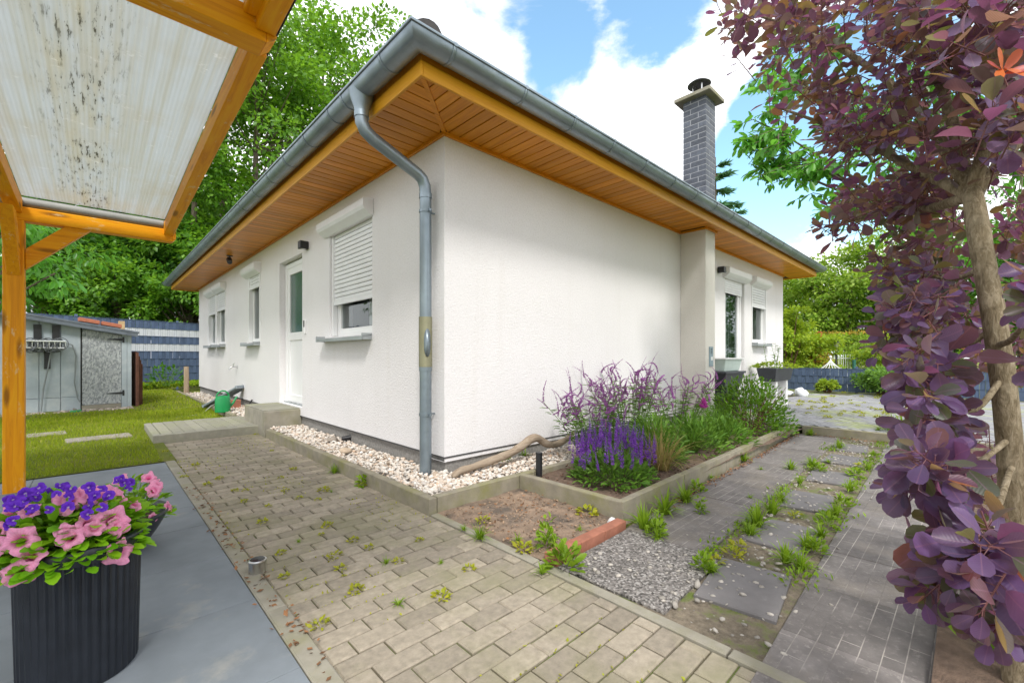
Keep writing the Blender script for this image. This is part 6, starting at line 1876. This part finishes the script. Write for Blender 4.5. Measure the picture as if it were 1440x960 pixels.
# overhanging branch of a cherry close by, behind the yellow post
x, y = -3.75, 6.6
tree('cherry_tree', 'cherry tree with long drooping leaves behind the yellow post', x, y, 4, 1.35, 1.0, 2.35, LF_CHERRY, .125, 62, 42, 91, None, .08, asp=.42, tmpl=LEAF8, droop=.9, clr=(.18, .34), z0=.02, low=.8, lean=(.35, -.3))

# trees and shrubs of the neighbouring garden on the right
G2 = 'broadleaf trees of the neighbouring garden'
for i, (px, d, zc, R_, H_, mt_, ls, ncl, npc, lab) in enumerate([
    (1190, 27, 3.9, 3.6, 3.6, LF_LIGHT, .22, 200, 95, 'broad light green tree right beyond the house end'),
    (1120, 30, 3.3, 3.0, 3.0, LF_LIGHT, .22, 150, 90, 'rounded light green tree showing just past the house wall'),
    (1265, 29, 3.8, 3.6, 3.4, LF_OAK, .24, 160, 90, 'mid green tree half hidden by the smoke bush'),
    (1340, 24, 3.6, 3.8, 3.6, LF_OAK, .22, 160, 90, 'mid green tree seen through the middle of the smoke bush'),
    (1440, 20, 3.8, 3.6, 3.8, LF_DARK, .2, 150, 90, 'dark tree behind the smoke bush trunk'),
    (1560, 20, 4.5, 4.0, 4.5, LF_DARK, .22, 120, 80, 'dark tree at the right edge of the garden')]):
    x, y = at2(px, d)
    tree('garden_tree', lab, x, y, zc + H_, R_, H_, zc, mt_, ls, ncl, npc, 140 + i, G2, .18, clr=(.5 * R_ / 3.2, .9 * R_ / 3.2), low=.8)


def bush(name, label, cat, px, d, R_, H_, mat, ls, ncl, npc, seed, group=None, z0=.1, asp=.6, zc=None):
    x, y = at2(px, d); r = root(name, label, cat, (x, y, z0), 0, group); geo, C = crown_geo(R_, H_, ncl, npc, ls, LEAFQ, asp, seed, clr=(.22 * R_, .42 * R_), low=.3)
    mesh_obj('crown', (geo[0] + np.array([0, 0, zc or H_ * .75]), geo[1]), mat, r); b = MB()
    for k in range(7):
        c = Vector(C[k]) + Vector((0, 0, zc or H_ * .75)); b.tube([(0, 0, -.1), c * .5, c], [.03, .02, .008], 5, False)
    b.build('trunk', TWIG, None).parent = r; return r


bush('vine_shrub', 'yellow-green climbing shrub against the house end', 'shrub', 1128, 15.5, .95, 1.15, LF_YEL, .12, 80, 70, 201)
bush('vine_shrub', 'tall narrow yellow-green shrub touching the house corner', 'shrub', 1108, 15, .5, 1.6, LF_YEL, .10, 60, 60, 202)
bush('garden_shrub', 'ochre-leaved shrub beside the red post in the next garden', 'shrub', 1142, 15.2, .55, .75, LF_DRYIVY, .08, 40, 40, 203)
bush('garden_shrub', 'pale airy shrub at the right end of the hedge', 'shrub', 1222, 16.5, .75, .9, LF_LIGHT, .09, 70, 60, 204)
bush('garden_shrub', 'yellow-green shrub behind the low fence near the smoke bush', 'shrub', 1262, 15, .95, 1.0, LF_YEL, .10, 70, 60, 205)
bush('garden_shrub', 'leafy rose shrub leaning over the low blue fence', 'shrub', 1238, 11.4, .50, .34, LF_PEREN, .075, 70, 50, 206)
bush('garden_shrub', 'leafy shrub below the low blue fence at the smoke bush', 'shrub', 1275, 10.4, .65, .42, LF_PEREN, .075, 70, 50, 207)
bush('garden_shrub', 'low green shrub in front of the low fence near the house', 'shrub', 1163, 12.0, .22, .18, LF_YEL, .07, 40, 40, 208)
for (px, py, k) in ((1253, 553, 0), (1275, 556, 1), (1262, 552, 2), (1218, 548, 3), (1160, 549, 4)):
    pass
# clipped hedge
hx, hy = at2(1215, 20.5); hedge = root('hedge', 'clipped green hedge with reddish top behind the low fence', 'hedge', (hx, hy, .1))
n = 15000; P = np.stack([rng.uniform(-.55, .55, n), rng.uniform(-4.5, 4.5, n), rng.uniform(0, 2.02, n)], -1)
edge_ = (np.abs(P[:, 0]) > .38) | (P[:, 2] > 1.8); P = P[edge_]; n = len(P); P += rng.normal(0, .05, (n, 3))
geo = leaf_geo(P, rand_dirs(n), unit(rand_dirs(n) + np.array([-.5, 0, .6])), rng.uniform(.10, .17, n), .6, LEAFQ); mesh_obj('foliage', geo, LF_LIGHT, hedge)
n = 1100; P = np.stack([rng.uniform(-.5, .5, n), rng.uniform(-4.4, 4.4, n), rng.normal(2.05, .05, n)], -1); mesh_obj('new_growth', leaf_geo(P, unit(rand_dirs(n) + np.array([0, 0, .8])), rand_dirs(n), rng.uniform(.08, .15, n), .5, LEAFQ), LF_DRYIVY, hedge)
b = MB(); 
for k in range(14): b.tube([(0, -4.3 + k * .66, -.1), (.05, -4.2 + k * .66, 1.6)], [.03, .015], 6, False)
b.build('stems', TWIG, None).parent = hedge
# red post, garden lamp, wire arch, green posts
x, y = at2(1153, 15.6); b = MB(); b.box(x - .10, x + .10, y - .05, y + .05, .1, 1.95); o = b.build('red_post', REDW, None, (x, y, .1), bevel=.01); mark(o, 'red wooden post among the shrubs of the next garden', 'post')
x, y = at2(1176, 15); r = root('garden_lamp', 'slim dark garden lamp post beyond the low blue fence', 'garden lamp', (x, y, .1)); q = Vector((x, y, .1))
b = MB(); b.tube([q, q + Vector((0, 0, 1.28))], .03, 10); b.build('post', DARKSTEEL, r, smooth=True)
b = MB(); b.lathe([(.05, 1.28), (.085, 1.42), (.085, 1.425)], q, 6); b.build('lantern', LAMPG, r)
b = MB(); b.lathe([(.12, 1.426), (.11, 1.44), (.03, 1.52), (.012, 1.56)], q, 6); b.build('lamp_roof', DARKSTEEL, r)
x, y = at2(1168, 14.2); r = root('wire_pavilion', 'white metal wire cupola peeking over the low blue fence', 'garden ornament', (x, y, .1)); q = Vector((x, y, .1)); b = MB()
for k in range(16):
    a = 2 * math.pi * k / 16; pts = [q + Vector((.5 * (1 - t_) ** 1.5 * math.cos(a), .5 * (1 - t_) ** 1.5 * math.sin(a), .42 + .48 * t_)) for t_ in [j / 8 for j in range(8)]] + [q + Vector((0, 0, .92))]
    b.tube([q + Vector((.5 * math.cos(a), .5 * math.sin(a), 0))] + pts, .009, 5, False)
for t_ in (0, .3, .6): rr = .5 * (1 - t_) ** 1.5; b.tube([q + Vector((rr * math.cos(2 * math.pi * j / 24), rr * math.sin(2 * math.pi * j / 24), .42 + .48 * t_)) for j in range(24)], .01, 5, closed=True)
b.build('wire_cage', WHITEM, r, smooth=True); b = MB(); b.lathe([(.002, .90), (.04, .94), (.04, .98), (.002, 1.01)], q, 12); b.build('finial', WHITEM, r, smooth=True)
x, y = at2(1201, 14.5); b = MB(); b.tube([(x, y, .1), (x, y, .95)], .05, 10); b.tube([(x, y, .95), (x, y, .97)], .056, 10); o = b.build('green_post', plain('dark_green_post', (.02, .12, .09), .5), None, (x, y, .1), smooth=True); mark(o, 'short dark green post behind the low blue fence', 'post')
x0, y0 = at2(1185, 16.5); b = MB()
for k in range(34): b.tube([(x0 + .02 * k - .2, y0 - .065 * k + .9, .1), (x0 + .02 * k - .2, y0 - .065 * k + .9, 1.15)], .010, 5)
for z in (.35, 1.0): b.tube([(x0 - .2, y0 + .9, z), (x0 + .46, y0 - 1.25, z)], .012, 5)
o = b.build('railing', WHITEM, None, (x0, y0, .1)); mark(o, 'pale garden railing in front of the hedge', 'railing')

# conifer behind the roof, by the chimney
x, y = at2(1006, 19); r = root('conifer', 'feathery dark conifer rising behind the chimney', 'conifer', (x, y, .1)); b = MB(); b.tube([(0, 0, -.2), (0, 0, 9.6)], [.2, .02], 8); lg = []
random.seed(77)
for k in range(64):
    z = random.uniform(2.2, 9.3); L_ = .35 + (9.8 - z) * .24; a = random.uniform(0, 6.28); dv = Vector((math.cos(a), math.sin(a), .12)); tip = Vector((0, 0, z)) + dv * L_ + Vector((0, 0, -.12 * L_)); mid = Vector((0, 0, z)) + dv * L_ * .55
    b.tube([(0, 0, z), mid, tip], [.03, .02, .006], 5, False); m = int(150 * L_ + 30); t_ = rng.uniform(.15, 1, m)
    P = np.array([(Vector((0, 0, z)).lerp(mid, q / .55) if q < .55 else mid.lerp(tip, (q - .55) / .45))[:] for q in t_]); side = unit(np.cross(np.array(dv[:])[None], np.array([[0, 0, 1.0]])))
    D = unit(np.array(dv[:])[None] * .8 + side * rng.choice([-1, 1], m)[:, None] * rng.uniform(.4, 1, m)[:, None] + rng.normal(0, .2, (m, 3)) + np.array([0, 0, -.15])); lg.append(leaf_geo(P, D, rand_dirs(m), rng.uniform(.16, .42, m), .16, LEAFQ))
b.build('trunk', BARK, None).parent = r; mesh_obj('crown', join_geo(lg), LF_CONIF, r)

# ====================================================================== SMOKE BUSH IN THE FOREGROUND
base = Vector((.02, -3.17, .03))
sm = root('smoke_bush', 'purple-leaved smoke bush with pale trunk in the right foreground', 'tree', base)
def L3(p): return Vector(p) - base


T0 = base + Vector((0, 0, -.15)); T1 = atd(1428, 690, 1.42); T2 = atd(1412, 540, 1.42); T3 = atd(1396, 430, 1.44); T4 = atd(1374, 320, 1.48); T5 = atd(1366, 255, 1.52)
b = MB(); tr = [L3(q) for q in (T0, T1, T2, T3, T4, T5)]
b.tube(tr, [.044, .034, .031, .029, .029, .031], 18)
forks = [((1300, 150, 1.75), (1180, 60, 2.0), (1060, 20, 2.1)), ((1400, 150, 1.45), (1400, 30, 1.4), (1420, -120, 1.4)), ((1270, 230, 1.9), (1180, 180, 2.05), (1090, 150, 2.1)), ((1460, 170, 1.5), (1520, 60, 1.6), (1600, -60, 1.7)), ((1330, 130, 1.7), (1280, 10, 1.8), (1240, -150, 1.9)), ((1290, 300, 1.9), (1220, 300, 2.1), (1170, 320, 2.2))]
for f_ in forks:
    pts = [tr[-1] - Vector((0, 0, .05))] + [L3(atd(*q)) for q in f_]; b.tube(pts, [.022, .017, .011, .005], 10, False)
for (a_, f_) in ((.30, ((1370, 660, 1.34), (1330, 650, 1.22), (1300, 670, 1.15))), (.42, ((1370, 590, 1.38), (1330, 570, 1.36), (1290, 560, 1.4))), (.55, ((1350, 500, 1.5), (1300, 470, 1.6), (1250, 450, 1.7))), (.25, ((1400, 720, 1.2), (1390, 770, 1.05), (1360, 800, 1.0))), (.5, ((1430, 480, 1.25), (1450, 420, 1.15), (1480, 380, 1.1))), (.7, ((1340, 400, 1.6), (1290, 380, 1.75), (1230, 400, 1.9)))):
    k = a_ * 5; i = int(k); s = tr[i].lerp(tr[i + 1], k - i); b.tube([s] + [L3(atd(*q)) for q in f_], [.010, .008, .006, .003], 8, False)
trunk = b.build('trunk', BARKS, None, smooth=True); trunk.parent = sm
txb = bpy.data.textures.new('bark_lumps', 'CLOUDS'); txb.noise_scale = .045
m_ = trunk.modifiers.new('sub', 'SUBSURF'); m_.levels = 2; m_.render_levels = 2; m_ = trunk.modifiers.new('lumps', 'DISPLACE'); m_.texture = txb; m_.strength = .007; m_.mid_level = .5; m_.texture_coords = 'LOCAL'

blobs = [  # centre px, py, depth, half widths px, half depth m, sprays
    (1085, 45, 2.05, 85, 58, .35, 44), (1190, 40, 1.95, 100, 75, .4, 58), (1290, 40, 1.75, 100, 90, .4, 64), (1395, 60, 1.45, 80, 110, .35, 50),
    (1135, 150, 2.05, 58, 50, .3, 24), (1215, 170, 1.95, 80, 70, .4, 42), (1305, 190, 1.85, 90, 80, .4, 56), (1400, 205, 1.6, 60, 50, .3, 28), (1425, 160, 1.2, 40, 80, .15, 11),
    (1255, 280, 2.05, 80, 42, .35, 34), (1195, 310, 2.2, 50, 28, .25, 14), (1310, 320, 2.0, 55, 46, .3, 26), (1440, 320, 1.85, 40, 50, .25, 14),
    (1285, 385, 1.85, 55, 40, .3, 26), (1330, 420, 1.8, 40, 50, .3, 18), (1300, 445, 1.6, 50, 38, .25, 26), (1272, 470, 1.65, 38, 32, .2, 16), (1468, 410, 1.18, 20, 36, .08, 5),
    (1298, 518, 1.45, 36, 34, .18, 16), (1482, 505, 1.12, 18, 26, .08, 4), (1308, 575, 1.35, 30, 34, .14, 11), (1300, 545, 1.5, 26, 26, .15, 8),
    (1312, 652, 1.15, 36, 28, .10, 9), (1298, 690, 1.18, 26, 22, .1, 6), (1385, 755, 1.02, 46, 18, .1, 8), (1385, 775, 1.0, 50, 34, .12, 10), (1340, 800, 1.1, 60, 60, .15, 14), (1420, 850, 1.0, 60, 50, .15, 10),
    (1370, 640, 2.0, 60, 80, .4, 22), (1400, 480, 2.1, 60, 90, .4, 30),
    (1240, -90, 1.9, 200, 70, .5, 80), (1440, -90, 1.5, 120, 80, .4, 50), (1540, 150, 1.6, 70, 160, .4, 50), (1585, 450, 1.6, 55, 150, .3, 36), (1590, 720, 1.3, 50, 130, .2, 26)]
random.seed(31); rg = np.random.default_rng(31)
LP, LD, LU, LS, LW = [], [], [], [], []; tw = MB()
ctr = atd(1380, 330, 1.7)
for (px, py, d, hx, hy, hd, ns) in blobs:
    for _ in range(int(ns * (.8 if d < 1.5 else (.85 if py > 240 else .72)))):
        q = rg.normal(size=3); q = q / np.linalg.norm(q) * rg.uniform(.2, 1.0) ** .5
        p = atd(px + q[0] * hx, py + q[1] * hy, d + q[2] * hd)
        out = (p - ctr).normalized() * .7 + Vector((rg.normal(0, .45), rg.normal(0, .45), rg.normal(.15, .4))); out.normalize()
        Ls = rg.uniform(.08, .13); tip = p + out * Ls * .5; s0 = p - out * Ls * .8
        tw.tube([L3(s0), L3(p), L3(tip)], [.0022, .0019, .0013], 5, False)
        nl = rg.integers(8, 13); a0 = rg.uniform(0, 6.28); u = out.orthogonal().normalized(); v = out.cross(u); sz = rg.uniform(.050, .070) * (1.25 if d < 1.48 else .95)
        for k in range(nl):
            t_ = k / (nl - 1); a = a0 + k * 2.4; rad = u * math.cos(a) + v * math.sin(a); ang = R(82 - 52 * t_ + rg.normal(0, 9))
            ld = rad * math.sin(ang) + out * math.cos(ang) + Vector((0, 0, -.10)); ld.normalize()
            st_ = s0.lerp(tip, .35 + .65 * t_); pl_ = rg.uniform(.016, .032) * (1.2 - .5 * t_); lb = st_ + ld * pl_
            tw.tube([L3(st_), L3(lb)], [.0011, .0009], 4, False)
            up_ = out * .8 + Vector((0, 0, .9)) + Vector((rg.normal(0, .3), rg.normal(0, .3), 0))
            LP.append(L3(lb)[:]); LD.append(ld[:]); LU.append(up_[:]); LS.append(sz * (1.08 - .45 * t_) * rg.uniform(.85, 1.15)); LW.append(rg.uniform(.60, .74))
tw.build('twigs', TWIGR, None).parent = sm
# obovate leaf, rounded tip, slightly cupped
LOB = (np.array([(0, 0, 0), (0, .35, -.045), (0, .68, -.05), (0, 1.0, -.02), (.24, .22, .0), (.45, .50, .015), (.44, .78, .005), (.24, .96, -.01), (-.24, .22, .0), (-.45, .50, .015), (-.44, .78, .005), (-.24, .96, -.01)]),
       np.array([(0, 4, 1), (1, 4, 5), (1, 5, 2), (2, 5, 6), (2, 6, 7), (2, 7, 3), (0, 1, 8), (1, 9, 8), (1, 2, 9), (2, 10, 9), (2, 11, 10), (2, 3, 11)]))
LP, LD, LU, LS, LW = (np.array(q) for q in (LP, LD, LU, LS, LW))
KIND = rg.integers(0, 4, len(LP)); geos = []; uvs = []
for k, (curl, fold, tw_) in enumerate(((1.0, .0, .0), (2.6, .10, .05), (-.8, .16, -.05), (1.8, -.06, .08))):
    T_ = LOB[0].copy(); T_[:, 2] = T_[:, 2] * curl + np.abs(T_[:, 0]) * fold * 1.6 + T_[:, 0] * tw_ * 4 * T_[:, 1] - .10 * k * (T_[:, 1] ** 3) * .6
    s_ = KIND == k; geos.append(leaf_geo(LP[s_], LD[s_], LU[s_], LS[s_], LW[s_], (T_, LOB[1]))); uvs.append(np.tile(LOB[0], (s_.sum(), 1)))
geo = join_geo(geos); fo = mesh_obj('foliage', geo, SMOKE, sm, smooth=True)
at_ = fo.data.attributes.new('leaf_uv', 'FLOAT_VECTOR', 'POINT'); at_.data.foreach_set('vector', np.concatenate(uvs).astype(np.float32).ravel())
# a few scarlet young leaves at one shoot tip
LPs, LDs, LUs = [], [], []
pR = atd(1410, 105, 1.15)
for k in range(6):
    a = k * 1.05; LPs.append(L3(pR + Vector((0, 0, .004 * k)))[:]); LDs.append((RT[0] * math.cos(a) - .3 * FW[0], RT[1] * math.cos(a) - .3 * FW[1], math.sin(a) * .8 + .2)); LUs.append((-FW[0], -FW[1], .5))
mesh_obj('young_leaves', leaf_geo(np.array(LPs), np.array(LDs), np.array(LUs), np.full(6, .062), .42, LOB), leafmat('scarlet_leaves', [(.55, .06, .03), (.45, .07, .09), (.62, .16, .03)], (.7, .15, .03), .35, .4, .4), sm)
b = MB(); b.tube([L3(pR), L3(pR + Vector((.02, -.03, -.12)))], [.002, .003], 5, False); b.build('shoot', TWIGR, None).parent = sm
# undergrowth below the smoke bush
simple_plant('undergrowth_plant', 'low green plant growing under the smoke bush', 'plant', (.35, -3.35, .04), join_geo([leafy(300, .35, .30, .07, .4, .7), blade_tuft(80, .3, 1, .01)]), WEED)

# green cherry tree behind it, reaching out to the left
cx_, cy_ = at2(1330, 4.6); gt = root('cherry_tree', 'green cherry tree reaching out from behind the purple smoke bush', 'tree', (cx_, cy_, .03)); G0 = Vector((cx_, cy_, .03))
b = MB(); top = Vector((0, 0, 2.1)); b.tube([(0, 0, -.2), (.03, .02, 1.0), top], [.075, .065, .055], 12)
rg = np.random.default_rng(17); random.seed(17); lg = []
for (px, py, d, hx, hy, hd, n) in [(1095, 185, 4.4, 42, 40, .35, 9), (1075, 195, 4.4, 25, 12, .3, 4), (1115, 110, 4.5, 45, 35, .4, 9), (1150, 230, 4.4, 60, 30, .4, 11), (1100, 235, 4.4, 32, 14, .3, 5), (1190, 280, 4.4, 55, 28, .4, 10), (1230, 170, 4.6, 70, 70, .5, 18), (1160, 60, 4.7, 60, 50, .5, 10), (1280, 260, 4.6, 70, 60, .5, 16), (1330, 120, 4.8, 90, 90, .6, 22), (1320, 330, 4.6, 70, 60, .5, 14), (1440, 200, 4.8, 80, 120, .6, 22), (1480, 380, 4.8, 80, 90, .6, 12)]:
    hub = atd(px, py, d) - G0; b.tube([top - Vector((0, 0, random.uniform(0, .5))), top.lerp(hub, .5) + Vector((0, 0, .12)), hub], [.03, .018, .006], 7, False)
    for _ in range(int(n * 2.3)):
        q = rg.normal(size=3); q = q / np.linalg.norm(q) * rg.uniform(.1, 1) ** .5; p = atd(px + q[0] * hx, py + q[1] * hy, d + q[2] * hd) - G0; s = hub.lerp(p, .25)
        dv = (p - top); dv.z = -abs(dv.z) * .2; dv = dv.normalized(); e_ = p + dv * .22 + Vector((0, 0, -.07)); b.tube([s, p, e_], [.006, .004, .002], 5, False)
        m = 16; t_ = rg.uniform(0, 1, m); P = np.array([(s.lerp(p, k * 2) if k < .5 else p.lerp(e_, k * 2 - 1))[:] for k in t_ * .85 + .15]); D = unit(np.array(dv[:])[None] * .6 + rg.normal(0, .5, (m, 3)) + np.array([0, 0, -.55])); U = unit(np.array([0, 0, 1.0]) + rg.normal(0, .4, (m, 3)))
        lg.append(leaf_geo(P, D, U, rg.uniform(.075, .13, m), .42, LEAF8))
b.build('trunk', BARK, None, smooth=True).parent = gt; mesh_obj('crown', join_geo(lg), LF_CHERRY, gt)
